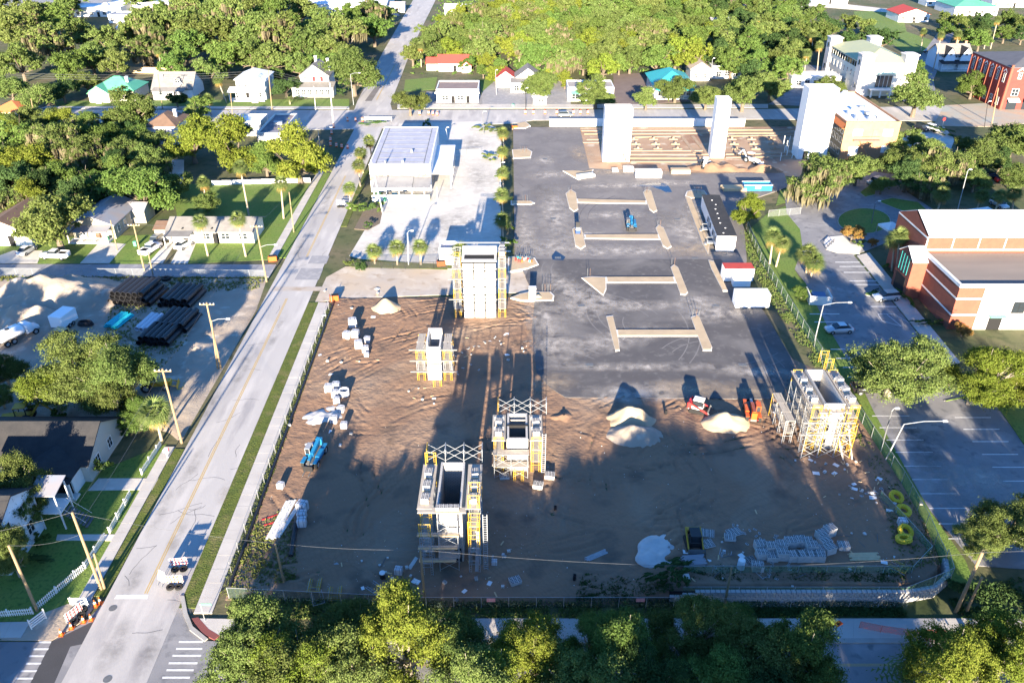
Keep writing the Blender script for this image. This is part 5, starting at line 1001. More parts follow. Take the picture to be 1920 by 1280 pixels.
def block_pallet(u, v, label, nx=3, ny=5, nz=5, rz=0.0, p=None, group=None, m=None):
    key = (nx,ny,nz,(m or M_cmu).name)
    if key not in CM:
        me = cmu_stack_mesh(nx,ny,nz).mesh('block_stack', [m or M_cmu, M_dark])
        pl = MB(); W, D = nx*.41, ny*.205
        for k in range(3): pl.box(-.03, W+.03, k*(D-.1)/2, k*(D-.1)/2+.1, 0, .07)
        for k in range(5): pl.box(k*(W-.12)/4, k*(W-.12)/4+.12, -.02, D+.02, .07, .115)
        CM[key] = (me, pl.mesh('pallet', M_lumber))
    P = p if p is not None else GS(u,v); o = thing('block_pallet', label, 'block pallet', P, rz, group)
    link('block_stack', CM[key][0], o, (-nx*.205,-ny*.1,0)); link('pallet', CM[key][1], o, (-nx*.205,-ny*.1,0)); return o
def shaft(u0, u1, v, h, d, label, mw=None, wt=.25):
    a, b = G(u0,v), G(u1,v); w_ = (b-a).length; o = thing('block_shaft', label, 'shaft', (a+b)/2); mw = mw or M_cmuw
    MB().box(-w_/2,w_/2,0,wt,-.1,h).build('front_wall', mw, o); MB().box(-w_/2,w_/2,d-wt,d,-.1,h).build('rear_wall', mw, o)
    for s in (-1,1): MB().box(min(s*w_/2,s*(w_/2-wt)),max(s*w_/2,s*(w_/2-wt)),wt,d-wt,-.1,h).build('side_wall', mw, o)
    MB().box(-w_/2+wt,w_/2-wt,wt,d-wt,-.1,.05).build('floor_slab', M_conc, o)
    return o, w_, (a+b)/2
M_cmul = blockmat('pale_block', (.54,.52,.49), (.45,.435,.41))
# --- the tall shaft faced with panels
h1 = Hz(870,596,490); o, w1, P1 = shaft(870,931,596,h1,4.2,'tall shaft faced with white panels between two scaffolds', M_cmul)
nr = 7
for i in range(3):
    for j in range(nr): MB().box(-w1/2+.11+i*w1/3, -w1/2-.11+(i+1)*w1/3, -.09, -.005, .15+j*(h1-.3)/nr, -.07+(j+1)*(h1-.3)/nr).build('panel', M_white, o)
MB().box(-w1/2,w1/2,-.02,-.004,0,h1).build('backing', M_dark, o); MB().box(-w1/2-.1,w1/2+.1,-.14,4.3,h1,h1+.15).build('cap_beam', M_conc, o); MB().box(-w1/2+.3,w1/2-.3,.6,2.2,h1+.15,h1+.17).build('shaft_opening', M_dark, o); MB().box(-w1/2-.1,w1/2+.1,3.4,3.9,h1+.15,h1+1.1).build('upstand', M_cmul, o)
MB().box(-w1/2-1.6,w1/2+2.2,4.6,4.8,h1+1.2,h1+1.35).build('ledger', M_galv, o)
scaffold(P1+Vector((-w1/2-1.0,-.1,0)),0,2,6,'scaffold left of the white panelled shaft',(1,2,3,4,5)); scaffold(P1+Vector((w1/2+1.0,-.1,0)),0,2,6,'scaffold right of the white panelled shaft',(1,2,3,4,5,6))
for j in (2,4,5): MB().box(-w1/2-2.4,w1/2+.2,-.6,-.35,j*1.9,j*1.9+.07).build('long_plank', MATS['weathered_plank'], o)
for k in range(3): block_pallet(0,0,'blocks loaded on the scaffold right of the panelled shaft',2,4,3,0,P1+Vector((w1/2+1.0,.7+k*1.3,11.5)),'blocks on the panelled shaft scaffold')
# --- the slim shaft
h2 = Hz(803,713,651); o, w2, P2 = shaft(803,829,713,h2,4.0,'slim white shaft on the sunlit orange dirt', M_cmul)
MB().box(-w2/2+.02,w2/2-.02,-.02,-.004,.02,h2-.05).build('backing', M_dark, o)
for j in range(4): MB().box(-w2/2+.03,w2/2-.03,-.06,-.005,.14+j*h2/4,-.06+(j+1)*h2/4).build('panel', M_white, o)
MB().box(-w2/2,-w2/2+.25,.25,3.7,h2+.0,h2+.8).build('upstand', M_cmul, o); MB().box(-w2/2,w2/2,3.75,4.0,h2,h2+1.0).build('upstand', M_cmul, o)
scaffold(P2+Vector((-w2/2-.95,-.2,0)),0,2,3,'scaffold left of the slim white shaft',(1,2,3)); scaffold(P2+Vector((w2/2+.95,-.2,0)),0,2,3,'scaffold right of the slim white shaft',(1,2,3))
for j in (1,2,3):
    for s in (-1,1): MB().box(s*(w2/2+1.0)-1.5,s*(w2/2+1.0)+1.5,-.7,-.45,j*1.9,j*1.9+.07).build('long_plank', MATS['weathered_plank'], o)
p = G(815,722); scaffold(p+Vector((.5,-.6,0)),.15,1,1,'loose yellow frames before the slim white shaft',(), lambda i,j: True)
# --- the broad middle shaft
h3 = Hz(951,883,822); o, w3, P3 = shaft(951,989,883,h3,5.4,'middle shaft with wide loaded side scaffolds')
MB().box(-w3/2-.02,w3/2+.02,-.06,-.005,h3-1.4,h3).build('new_courses', M_white, o); MB().box(-w3/2,w3/2,2.6,2.85,h3-.3,h3+.1).build('cross_beam', M_dark, o)
for s, n in ((-1,'left'),(1,'right')):
    scaffold(P3+Vector((s*(w3/2+1.05),-.3,0)),0,2,3,'scaffold on the %s of the middle shaft'%n,(1,2),lambda i,j: i == 0); 
    MB().box(s*(w3/2+1.05)-.85,s*(w3/2+1.05)+.85,-.4,5.0,h3-.1,h3+.02).build('working_platform', MATS['weathered_plank'], o)
    for k in range(2): block_pallet(0,0,'blocks on the %s platform of the middle shaft'%n,2,4,3,.1*s,P3+Vector((s*(w3/2+1.05),.8+k*2.2,h3+.02)),'blocks on the %s middle platform'%n)
scaffold(P3+Vector((-w3/2-1.2,5.9,h3-1.9)),-math.pi/2,3,1,'guard frames behind the middle shaft top',(),lambda i,j: i == 0).location.z = h3-.1
for j in (1,2): MB().box(-w3/2-1.9,w3/2,-.9,-.6,j*1.9-.3,j*1.9-.2).build('long_plank', MATS['weathered_plank'], o)
o_ = thing('ladder', 'grey ladder leaning on the middle shaft scaffold', 'ladder', P3+Vector((w3/2+2.0,-.5,0)))
def ladder(o_, h):
    for s in (-.22,.22): MB().box(s-.035,s+.035,-.04,.04,0,h).build('rail', M_galv, o_)
    for k in range(int(h/.33)): MB().box(-.2,.2,-.03,.03,.25+k*.33,.30+k*.33).build('rung', M_galv, o_)
ladder(o_, 6.4)
s_ = scaffold(P3+Vector((-w3/2-1.6,-1.0,0)),-math.pi/2,2,2,'low scaffold across the front left of the middle shaft',(1,2),lambda i,j: False)
p = G(972,900); scaffold(p+Vector((0,-.3,0)),0,0,1,'single yellow frame standing before the middle shaft',(),lambda i,j: True)
# --- the nearest open shaft
h4_ = Hz(824,1053,950); dd4 = G(840,866,h4_).y-G(840,1053).y; o, w4_, P4 = shaft(824,870,1053,h4_,dd4,'nearest deep open shaft wrapped in scaffolding')
MB().box(.35,1.15,-.02,.0,0,2.1).build('door_opening', M_dark, o)
for i, x in enumerate((-.9,-.1,.7)): block_pallet(0,0,'blocks set along the front edge of the nearest shaft',2,3,2,.05,P4+Vector((x,-.45,h4_+.05)),'blocks on the nearest shaft front')
MB().box(-w4_/2-1.9,w4_/2+.5,-.85,-.05,h4_-.15,h4_-.02).build('working_platform', MATS['weathered_plank'], o)
scaffold(P4+Vector((-w4_/2-1.1,-.3,0)),0,3,4,'scaffold on the left of the nearest shaft',(1,2,3),lambda i,j: j == 3 and i in (0,3)); scaffold(P4+Vector((w4_/2+1.3,-.3,0)),0,3,4,'scaffold on the right of the nearest shaft',(1,2,3),lambda i,j: i in (0,3) and j > 1)
s_ = scaffold(P4+Vector((-w4_/2+.2,-1.25,0)),-math.pi/2,1,4,'scaffold across the front of the nearest shaft',(1,),lambda i,j: False); s_.location = P4+Vector((-w4_/2+.2,-.8,0))
for s, n in ((-1,'left'),(1,'right')):
    MB().box(s*(w4_/2+1.2)-.8,s*(w4_/2+1.2)+.8,-.3,dd4-.4,h4_-.1,h4_+.02).build('working_platform', MATS['weathered_plank'], o)
    for k in range(3): block_pallet(0,0,'blocks on the %s platform of the nearest shaft'%n,2,5,3,.06*s,P4+Vector((s*(w4_/2+1.2),.9+k*2.1,h4_+.02)),'blocks on the %s nearest platform'%n)
s_ = scaffold(P4+Vector((-w4_/2-1.6,dd4+.6,0)),-math.pi/2,3,1,'guard frames behind the nearest shaft top',(),lambda i,j: i == 0); s_.location.z = h4_
scaffold(P4+Vector((w4_/2+1.3,-.3,h4_)),0,1,1,'yellow guard frames on the right front of the nearest shaft',(),lambda i,j: True); scaffold(P4+Vector((-w4_/2-1.1,dd4-.6,h4_)),0,0,1,'yellow guard frame on the left rear of the nearest shaft',(),lambda i,j: True)
for j in (1,2,3):
    for k in range(2): MB().box(-w4_/2-2.0,w4_/2-.9+.2*j,-1.5-.3*k,-1.25-.3*k,j*1.9-.1,j*1.9).build('long_plank', M_lumber if k else MATS['weathered_plank'], o)
scaffold(P4+Vector((-w4_/2-1.1,-2.0,0)),0,0,4,'outermost scaffold frames left front of the nearest shaft',(),lambda i,j: j == 3); scaffold(P4+Vector((w4_/2+1.3,-1.6,0)),0,0,4,'outermost scaffold frames right front of the nearest shaft',(),lambda i,j: j > 1)
o_ = thing('ladder', 'long ladder on the right of the nearest shaft', 'ladder', P4+Vector((w4_/2+2.5,-1.2,0))); ladder(o_, 8.2)
for k, (x, rz) in enumerate(((w4_/2+1.5,.05),)): MB().add([(x-.2,-1.7,.3),(x+.2,-1.7,.3),(x+.45,-.9,5.6),(x+.05,-.9,5.6)],[(0,1,2,3)]).box(x-.1,x+.1,-.95,-.85,5.4,5.6).build('debris_chute', M_galv, o)
# --- the right shaft in the sun
h5_ = Hz(1526,842,757); dd5 = 8.2; o, w5_, P5 = shaft(1526,1563,842,h5_,dd5,'white walled shaft at the right fence in dense scaffolding', M_cmul)
for z in (.4,3.0,5.0): MB().box(-.75,-.05,-.03,-.0,z,z+1.5).build('wall_opening', M_dark, o)
MB().box(-w5_/2-.8,w5_/2+.6,-.9,-.05,h5_-.9,h5_-.78).build('working_platform', MATS['weathered_plank'], o); MB().box(-w5_/2-.4,w5_/2,-.6,-.1,h5_-2.0,h5_-1.6).build('formwork', M_white, o)
for s, n in ((-1,'left'),(1,'right')):
    scaffold(P5+Vector((s*(w5_/2+1.1),-.6,0)),0,4,4,'scaffold on the %s of the right shaft'%n,(1,2,3),lambda i,j: i == 0 or (i == 4 and j == 3))
    MB().box(s*(w5_/2+1.1)-.8,s*(w5_/2+1.1)+.8,-.4,dd5,h5_-.35,h5_-.22).build('working_platform', MATS['weathered_plank'], o)
    for k in range(3): block_pallet(0,0,'blocks on the %s platform of the right shaft'%n,2,4,3,.1*s,P5+Vector((s*(w5_/2+1.1),1+k*2.2,h5_-.22)),'blocks on the %s right shaft platform'%n)
scaffold(P5+Vector((-w5_/2-3.4,1.2,0)),0,3,2,'low outer scaffold left of the right shaft',(1,2),lambda i,j: i == 3); s_ = scaffold(P5+Vector((-w5_/2+.1,-1.0,0)),-math.pi/2,1,4,'yellow scaffold across the front of the right shaft',(),lambda i,j: True)
s_ = scaffold(P5+Vector((w5_/2+.6,dd5+.2,h5_-.3)),0,1,1,'yellow guard frames behind the right shaft',(),lambda i,j: True)
for k, (x, y, z) in enumerate(((w5_/2+1.6,-2.4,4.2),(w5_/2+.4,-2.6,3.0))): MB().add([(x-.1,y,0),(x+.1,y,0),(x-.5,y+2.2,z),(x-.7,y+2.2,z)],[(0,1,2,3)]).build('leaning_plank', MATS['weathered_plank'], o)
s_ = scaffold(P5+Vector((-w5_/2-2.4,-1.4,0)),-math.pi/2,3,3,'grey scaffold wrapping the front left of the right shaft',(),lambda i,j: i == 3)
for j in (2,3): MB().box(-w5_/2-3,w5_/2+1,-1.9,-1.65,j*1.9-.05,j*1.9+.02).build('long_plank', MATS['weathered_plank'], o)
scaffold(G(1592,830)+Vector((0,0,0)),.1,1,1,'loose yellow frames at the foot of the right shaft',(),lambda i,j: True)
# --- block pallets on the ground
gp = 'block pallets by the retaining wall'
for i, (u, v, nx, ny, nz) in enumerate([(1424,1030,3,5,5),(1427,1046,3,5,5),(1445,1036,3,5,6),(1446,1050,3,5,4),(1463,1030,3,5,5),(1464,1048,3,5,6),(1480,1024,3,5,5),(1497,1022,3,5,5),(1510,1024,3,5,5),(1485,1050,3,5,5),(1501,1050,3,5,5),(1517,1050,3,5,5),(1533,1050,3,5,5),(1519,1034,3,5,6),(1533,1037,3,5,4)]):
    block_pallet(u, v, ('first (leftmost) upper','first (leftmost) lower','second upper','second lower','third upper','third lower','fourth upper','fifth upper','sixth upper','fourth lower','fifth lower','sixth lower','seventh (rightmost) lower','tall seventh upper','eighth (rightmost) upper')[i]+' block pallet in the row above the retaining wall', nx, ny, nz, random.uniform(-.12,.12), group=gp)
for u, v, lb in ((1553,1003,'topmost tall block pallet of the slanting row'),(1539,1010,'second block pallet of the slanting row'),(1545,1024,'third block pallet of the slanting row'),(1553,1036,'lowest block pallet of the slanting row')): block_pallet(u,v,lb,3,5,6 if 'tall' in lb else 5,.35)
for u, v, lb, nz, m in ((1580,1028,'lone white block pallet right of the slanting row',3,M_cmul),(1419,1068,'lone block pallet closest to the front fence',4,None),(1325,1002,'low block pallet right of the dark loader',1,None),(1324,1022,'flat heap of blocks beside the dark loader',1,None),(1368,1011,'low block pallet by the fallen yellow frame',2,None),(1376,1000,'half block pallet behind the fallen frame',1,None),(946,896,'small block pallet at the foot of the middle shaft',2,None),(1009,914,'block pallet at the ladder foot of the middle shaft',3,None),(1031,896,'block pallet right of the middle shaft ladder',3,None),(966,1092,'small block pallet by the front weeds',2,None),(1405,1055,'block pallet beside the white barrel',2,M_cmul)):
    block_pallet(u, v, lb, 3 if nz > 1 else 4, 5 if nz > 1 else 6, nz, random.uniform(-.4,.4), m=m)
LB = MB().box(-.2,.2,-.1,.1,0,.19).box(-.15,-.02,-.06,.06,.19,.194,1).box(.02,.15,-.06,.06,.19,.194,1).mesh('block', [M_cmu, M_dark])
rr = random.Random(2)
for u, v, n, s, lb in ((1408,1003,26,1.1,'loose block spilled behind the pallet row'),(1448,1060,22,1.2,'loose block spilled below the pallet row'),(880,650,9,1.6,'loose block beside the slim shaft'),(1625,925,10,1.4,'loose block by the right fence'),(873,690,8,1.2,'loose block in the shade of the slim shaft'),(1340,1058,10,.8,'loose block beside the pipe heap')):
    P = GS(u,v)
    for k in range(n):
        q = P+Vector((rr.gauss(0,s),rr.gauss(0,s*.8),0)); q.z = float(hgt(q.x,q.y))+.04; tag(link('concrete_block', LB, None, q, (rr.choice((0,0,1.57)),0,rr.uniform(0,3))), lb, 'block', lb.replace('loose block','blocks'))
# wrapped white pallets
WP = MB().bbox(-.6,.6,-.55,.55,.12,1.35,.12).mesh('wrapped_load', mat('shrink_wrap', (.52,.52,.53), .35, (.40,.40,.42), 3, .5, .5, 6)); STRAP = MB()
for x in (-.3,.3): STRAP.box(x-.03,x+.03,-.56,.56,.12,1.362)
STRAP.box(-.61,.61,-.03,.03,.12,1.366); STRAP = STRAP.mesh('strap', M_steel); PB = MB()
for k in range(5): PB.box(-.6+k*.27,-.48+k*.27,-.55,.55,.06,.12)
for k in range(3): PB.box(-.6,.6,-.55+k*.5,-.45+k*.5,0,.06)
PB = PB.mesh('pallet', M_lumber)
for u, v, s, lb in ((662,612,1.35,'tallest wrapped pallet at the back of the upper white stack'),(651,634,1.1,'wrapped pallet on the left of the upper white stack'),(667,632,1.15,'wrapped pallet in the heart of the upper white stack'),(673,652,1.2,'wrapped pallet low in the upper white stack'),(689,642,.95,'wrapped pallet on the right of the upper white stack'),(686,660,1.0,'wrapped pallet at the lower right of the upper white stack'),(688,669,.7,'shallow wrapped pallet at the front of the upper white stack'),(617,734,1.1,'wrapped pallet at the left of the lower white stack'),(631,730,1.1,'wrapped pallet at the top of the lower white stack'),(629,744,1.0,'wrapped pallet in the middle of the lower white stack'),(632,756,.9,'wrapped pallet at the bottom of the lower white stack'),(627,792,1.0,'wrapped pallet beyond the spread white sand'),(646,803,.9,'wrapped pallet with a torn open top'),(640,772,.9,'tan wrapped pallet beside the spread sand'),(567,985,1.0,'wrapped pallet at the near end of the left row'),(567,972,1.0,'wrapped pallet in the middle of the left row'),(568,957,1.2,'long wrapped pallet at the far end of the left row'),(527,915,.8,'white wrapped pallet by the silt sock'),(748,1075,.8,'square white pallet near the front fence'),(1690,985,.9,'white wrapped bale beside the yellow coils'),(927,1058,.6,'white sack pallet right of the nearest shaft'),(891,1000,.5,'small white bundle by the nearest shaft')):
    o = thing('wrapped_pallet', lb, 'pallet', GS(u,v), random.uniform(-.25,.25)); s *= .86; o.scale = (s,s,s); link('strap', STRAP, link('wrapped_load', WP, o)); link('pallet', PB, o)
# loose frames, planks, poles
for u, v, rz, lb in ((592,1075,.05,'bundle of scaffold frames lying nearest the leaning pole'),(628,1090,.1,'dark scaffold frame lying below the bundle'),(680,1090,.9,'yellow scaffold frame lying askew near the barrel'),(768,1097,-.15,'yellow scaffold frame lying below the nearest shaft'),(587,1100,.4,'scaffold frame half under the front trees'),(1362,1022,-.4,'yellow scaffold frame lying by the low block pallet'),(1402,1052,.5,'yellow scaffold frame lying beside the white barrel'),(1650,1050,.8,'scaffold frames lying in the right corner'),(775,965,1.6,'scaffold frame lying left of the nearest shaft')):
    o = thing('dismantled_scaffold', lb, 'scaffold', GS(u,v)+Vector((0,0,.08)), rz)
    for k in range(3 if 'bundle' in lb or 'frames' in lb else 2): link('frame', FRM_Y if k%2 == 0 else FRM_G, o, (k*.12,-.9,k*.11), (-math.pi/2,0,math.pi))
def bundle(u, v, n, L_, w_, t, m, rz, lb, name='planks', cat='planks', lay=2):
    o = thing(name, lb, cat, GS(u,v), rz)
    for k in range(lay):
        for i in range(n): MB().box(-L_/2+rr.uniform(-.2,.2),L_/2+rr.uniform(-.2,.2),(i-n/2)*(w_+.03),(i-n/2)*(w_+.03)+w_,k*(t+.01)+.03,k*(t+.01)+.03+t).build('plank' if cat == 'planks' else 'beam', m, o)
bundle(528,975,4,6.5,.28,.12,M_conc,1.45,'pale planks stacked by the silt sock',lay=2); bundle(541,978,2,5.5,.25,.2,M_conc,1.35,'two pale beams right of the stacked planks',lay=1)
bundle(515,968,1,2.8,.18,.18,M_red,.5,'red steel beam laid across the pale planks','steel_beam','beam',1); bundle(517,980,1,2.8,.18,.18,M_red,.4,'lower red steel beam across the pale planks','steel_beam','beam',1)
bundle(1117,1043,6,2.6,.09,.09,M_galv,.5,'bundle of galvanised poles on the shaded dirt','pole_bundle','poles',2); bundle(640,1055,4,3.6,.1,.08,M_galv,.05,'loose galvanised tubes in the front left corner','pole_bundle','poles',1); bundle(1620,1045,5,3.2,.2,.1,M_lumber,.03,'planks lying near the right corner'); bundle(1300,1055,7,2.4,.18,.16,R_blue,.1,'heap of blue grey pipes below the dark loader','pipe_heap','pipes',3)
bundle(775,1055,3,1.8,.12,.1,M_conc,1.2,'short boards left of the nearest shaft',lay=1); bundle(925,1042,5,2.2,.06,.06,M_galv,1.5,'upright grey tubes right of the nearest shaft','pole_bundle','poles',1); bundle(1375,357,5,5.5,.5,.45,M_lumber,.02,'stack of yellow lumber above the site trailer','lumber_stack','lumber',2)
o = MB().path([G(kx(.3665,v),v)+Vector((0,0,.16)) for v in range(562,1122,20)], .19, 8).build('silt_sock', M_black); tag(o, 'long black silt sock along the left edge of the site', 'silt sock')
o = MB().path([G(555,985)+Vector((0,0,.25)),G(546,1045)+Vector((0,0,.25))], .28, 12).build('black_pipe', M_black); tag(o, 'thick black pipe lying right of the pale planks', 'pipe')
for k, (u, v, h, lb) in enumerate(((1057,783,.7,'capped standpipe in the low dirt mound'),(1248,778,.9,'black standpipe right of the grey sand pile'),(1041,957,.7,'black standpipe alone in the shaded dirt'),(1077,1088,.9,'black standpipe in the front weeds'))):
    P = GS(u,v); tag(MB().ring((P.x,P.y,P.z),.15,.19,0,h,12).build('standpipe', M_black), lb, 'pipe')
o = thing('barrel', 'white lidded barrel in the front left corner', 'barrel', GS(718,1085)); MB().disc((0,0,.45),.3,.9,14).build('drum', M_black, o); MB().disc((0,0,.95),.33,.1,14).build('lid', M_white, o)
o = thing('barrel', 'white water barrel at the front fence', 'barrel', GS(1388,1066)); MB().disc((0,0,.65),.42,1.3,16,r1=.38).build('drum', W_sky, o); MB().disc((0,0,1.34),.36,.08,16).build('lid', M_white, o)
o = thing('mixing_tub', 'round white mixing tub beside the lower white stack', 'tub', GS(646,742)); MB().ring((0,0,0),.62,.75,.2,1.1,18).build('rim', M_white, o); MB().disc((0,0,.3),.7,.3,18).build('base', M_steel, o)
# yellow pipe coils
for u, v, t, lb in ((1678,936,.3,'yellow hose coil at the top of the fence row'),(1692,962,.15,'second yellow hose coil down the fence row'),(1695,1000,.35,'yellow hose coil lying over another'),(1694,1016,-.3,'large yellow hose coil at the bottom of the fence row')):
    b = MB()
    for k in range(9):
        rad = .62+.17*(k%3); z = .1+.17*(k//3); b.path([(rad*math.cos(q*.39+k), rad*math.sin(q*.39+k), z+.03*math.sin(q)) for q in range(18)], .095, 5)
    o = b.build('hose_coil', mat('yellow_hose', (.64,.46,.03), .5), smooth=True); o.location = GS(u,v)+Vector((0,0,.25)); o.rotation_euler = (t,t*.6,0); o.scale = (.86,.86,.86); tag(o, lb, 'hose coil')
# --- retaining wall of big blocks
o = thing('retaining_wall', 'white block retaining wall along the front right corner', 'wall', (0,0,0)); BKM = {}
pts = [Vector((16.6,58.6,0)),Vector((41.5,58.6,0)),Vector((44.6,59.2,0)),Vector((46.9,60.9,0)),Vector((47.7,63.2,0))]; WB = mat('wall_block', (.42,.41,.395), .9, (.34,.33,.315), 2.0, .5, .25, 8)
MB().box(16.6,41.5,58.72,58.8,0,1.3).build('core', M_dark, o); blk = MB().bbox(-.235,.235,-.22,.22,0,.262,.03).mesh('block', WB)
for c in range(5):
    acc = (c%2)*.27
    for a, b in zip(pts[:-1], pts[1:]):
        d = (b-a); L_ = d.length; t = acc
        while t < L_-.2:
            p = a+d*((t+.25)/L_)
            if not (c == 4 and p.x < 19) and not (c == 3 and p.x < 18): link('block', blk, o, (p.x+random.uniform(-.01,.01),p.y+.02*c,c*.3+.004*(c%2)), (0,0,math.atan2(d.y,d.x)+random.uniform(-.02,.02)))
            t += .53
        acc = t-L_
# --- fences
def netmat(name, c, a):
    m = bpy.data.materials.new(name); m.use_nodes = True; t = m.node_tree; b = t.nodes['Principled BSDF']; b.inputs['Base Color'].default_value = col(c); b.inputs['Roughness'].default_value = .8; b.inputs['Alpha'].default_value = a; return m
N_green = netmat('green_windscreen', (.10,.22,.14), .42); N_wire = netmat('chain_wire', (.34,.36,.36), .16); N_orange = netmat('orange_net', (.70,.10,.05), .45)
def fence(pts, h, label, net, name='chain_link_fence', gap=3.0, zf=None, pm=None, r_=.035):
    P = [Vector(p) for p in pts]; o = thing(name, label, 'fence', (0,0,0)); pm = pm or M_galv
    for a, b in zip(P[:-1], P[1:]):
        n = max(1, round((b-a).length/gap))
        for i in range(n):
            p, q = a.lerp(b,i/n), a.lerp(b,(i+1)/n); p.z = float(hgt(p.x,p.y)) if zf is None else zf; q.z = float(hgt(q.x,q.y)) if zf is None else zf
            U = Vector((0,0,h)); MB().tube(p,p+U,r_,n=5).build('post', pm, o); MB().tube(p+U*.985,q+U*.985,r_*.7,n=4,cap=False).build('rail', pm, o)
            if net: MB().add([p+Vector((0,0,.05)),q+Vector((0,0,.05)),q+U*.97,p+U*.97],[(0,1,2,3)]).build('mesh_panel', net, o)
    return o
fence([GS(*p) for p in FN]+[Vector((48.2,64,0)),Vector((47.0,60.6,0)),Vector((44.4,59.2,0)),Vector((41.5,58.85,0)),Vector((18,58.85,0))], 1.9, 'green screened chain link fence round the right side of the site', N_green)
fence([Vector((18.5,61.2,0)),Vector((43.0,61.2,0)),Vector((46.4,64.2,0)),Vector((44.8,74,0))], 1.2, 'low green silt fence inside the front right corner', N_green, 'silt_fence')
fence([G(kx(.372,v),v) for v in (566,700,850,1000,1112)], 1.8, 'chain link fence along the left pavement of the site', N_wire)
fence([G(430,1122),G(800,1140),G(1262,1140)], 1.7, 'dark screened fence along the front of the site', netmat('dark_screen', (.03,.05,.04), .55))
fence([G(1262,1140),G(1700,1140)], 1.5, 'thin wire fence before the retaining wall weeds', N_wire)
for u, w_ in ((921,.9),(1199,.9)):
    P = G(u,1140); tag(MB().box(P.x-.45,P.x+.45,P.y-.05,P.y-.02,1.05,1.55).build('warning_sign', mat('pink_sign', (.62,.16,.20), .6, (.55,.4,.4), 6)), 'pink warning sign on the front fence, %s one' % ('left' if u < 1000 else 'right'), 'sign')
fence([G(650,496),G(670,503),G(760,505),G(840,503)], 1.5, 'dark railing fence below the short yard palms', netmat('dark_rail', (.03,.03,.03), .35), 'railing_fence', 2.5, None, M_black)
fence([G(848,290),G(902,288)], 1.4, 'long grey yard gate beside the side canopy', N_wire, 'yard_gate', 4, None, M_black)
fence([G(1440,407),G(1500,402),G(1502,372)], 1.6, 'short chain link fence by the drive entrance', N_wire); fence([G(0,516),G(250,517),G(500,520)], 1.5, 'chain link fence along the side street', N_wire)
fence([G(1610,1178),G(1650,1186),G(1700,1193),G(1770,1195)], 1.0, 'sagging orange safety net on the front pavement', N_orange, 'safety_net', 2.0, .1, M_orange, .02)
# white hoarding behind the foundation
o = thing('hoarding', 'long white hoarding between the foundation and the far street', 'hoarding', (0,0,0)); a, b = G(1030,237), G(1396,237)
for i in range(24): p, q = a.lerp(b,i/24), a.lerp(b,(i+1)/24); MB().box(p.x+.02,q.x-.02,p.y-.06,p.y+.06,0,2.3).build('panel', M_white, o); MB().box(p.x-.05,p.x+.05,p.y+.06,p.y+.16,0,2.35).build('post', M_steel, o)
# --- foundation strips and footings
o = struct(MB().box(-.01,.01,-.01,.01,-.3,-.2).build('foundation', M_conc))
M_foot = mat('footing_earth', (.34,.245,.165), .95, (.27,.19,.125), .6)
def strip(a, b, w_=.9, h=.22, m=None):
    p, q = G(*a), G(*b); d = (q-p).normalized(); n = Vector((-d.y,d.x,0))*w_/2; k = MB().prism([tuple((x)[:2]) for x in (p-n,q-n,q+n,p+n)],-.1,h+random.uniform(0,.05)).build('footing_strip', m or M_foot); k.parent = o
for a, b in (((1090,246),(1495,244)),((1092,268),(1128,268)),((1182,283),(1330,283)),((1182,304),(1325,304)),((1360,296),(1490,294)),((1360,256),(1490,254)),((1095,252),(1490,250)),((1182,258),(1280,256)),((1180,290),(1330,290)),((1180,297),(1330,297)),((1278,256),(1302,288)),((1298,256),(1325,290)),((1360,290),(1490,288)),((1100,262),(1135,262))): strip(a, b)
for r_ in range(3):
    for c_ in range(3):
        for x0, x1 in ((1188,1262),(1372,1445)):
            u = x0+(x1-x0)*c_/2+r_*4; v = 262+r_*9; p = G(u,v); k = MB().box(p.x-1.2,p.x+1.2,p.y-.5,p.y+.5,-.1,.3).box(p.x-.25,p.x+.25,p.y-.25,p.y+.25,.3,.7).build('pad_footing', M_foot); k.parent = o
for i in range(9): p = G(1470+rr.uniform(-12,22),262+i*5); k = MB().tube((p.x,p.y,0),(p.x,p.y,1.8+rr.random()),.09,n=6).build('standpipe', M_white); k.parent = o
# --- kerbed sand islands of the new car park
def island(polys, label):
    if not hasattr(polys[0][0], '__len__'): polys = [polys]
    o = thing('parking_island', label, 'traffic island', (0,0,0))
    for px in polys:
        P = [G(*p) for p in px]; c = sum(P,Vector())/len(P); MB().prism([tuple(p[:2]) for p in P],.0,.39+.004*polys.index(px)).build('kerb', M_conc, o)
        MB().prism([tuple((p-(p-c).normalized()*.28)[:2]) for p in P],.05,.42+.004*polys.index(px)).build('sand_fill', M_sand, o)
    return o
def Z(l): return [(960+x/4, 320+y/4) for x, y in l]
island([Z([(402,180),(440,150),(478,175),(496,300),(465,318),(430,290)]),Z([(484,222),(1008,235),(1010,258),(488,250)]),Z([(982,170),(1010,150),(1042,160),(1088,310),(1060,324),(1030,300)])],'uppermost H shaped sand island of the new car park')
island([Z([(452,450),(490,420),(520,440),(552,575),(515,600),(475,575)]),Z([(540,490),(1100,488),(1110,525),(545,520)]),Z([(1076,440),(1100,415),(1135,440),(1195,580),(1165,597),(1130,575)])],'second H shaped sand island with the blue machine')
island([Z([(520,815),(600,805),(705,810),(708,900),(685,948)]),Z([(700,810),(1215,808),(1230,852),(706,852)]),Z([(1188,735),(1215,715),(1245,740),(1318,925),(1300,944),(1262,940)])],'third sand island with one arrow shaped end')
island([Z([(706,1105),(755,1098),(800,1290),(806,1360),(775,1366)]),Z([(780,1206),(1400,1206),(1410,1252),(785,1252)]),Z([(1340,1110),(1395,1092),(1500,1340),(1495,1362),(1430,1362)])],'lowest H shaped sand island of the new car park')
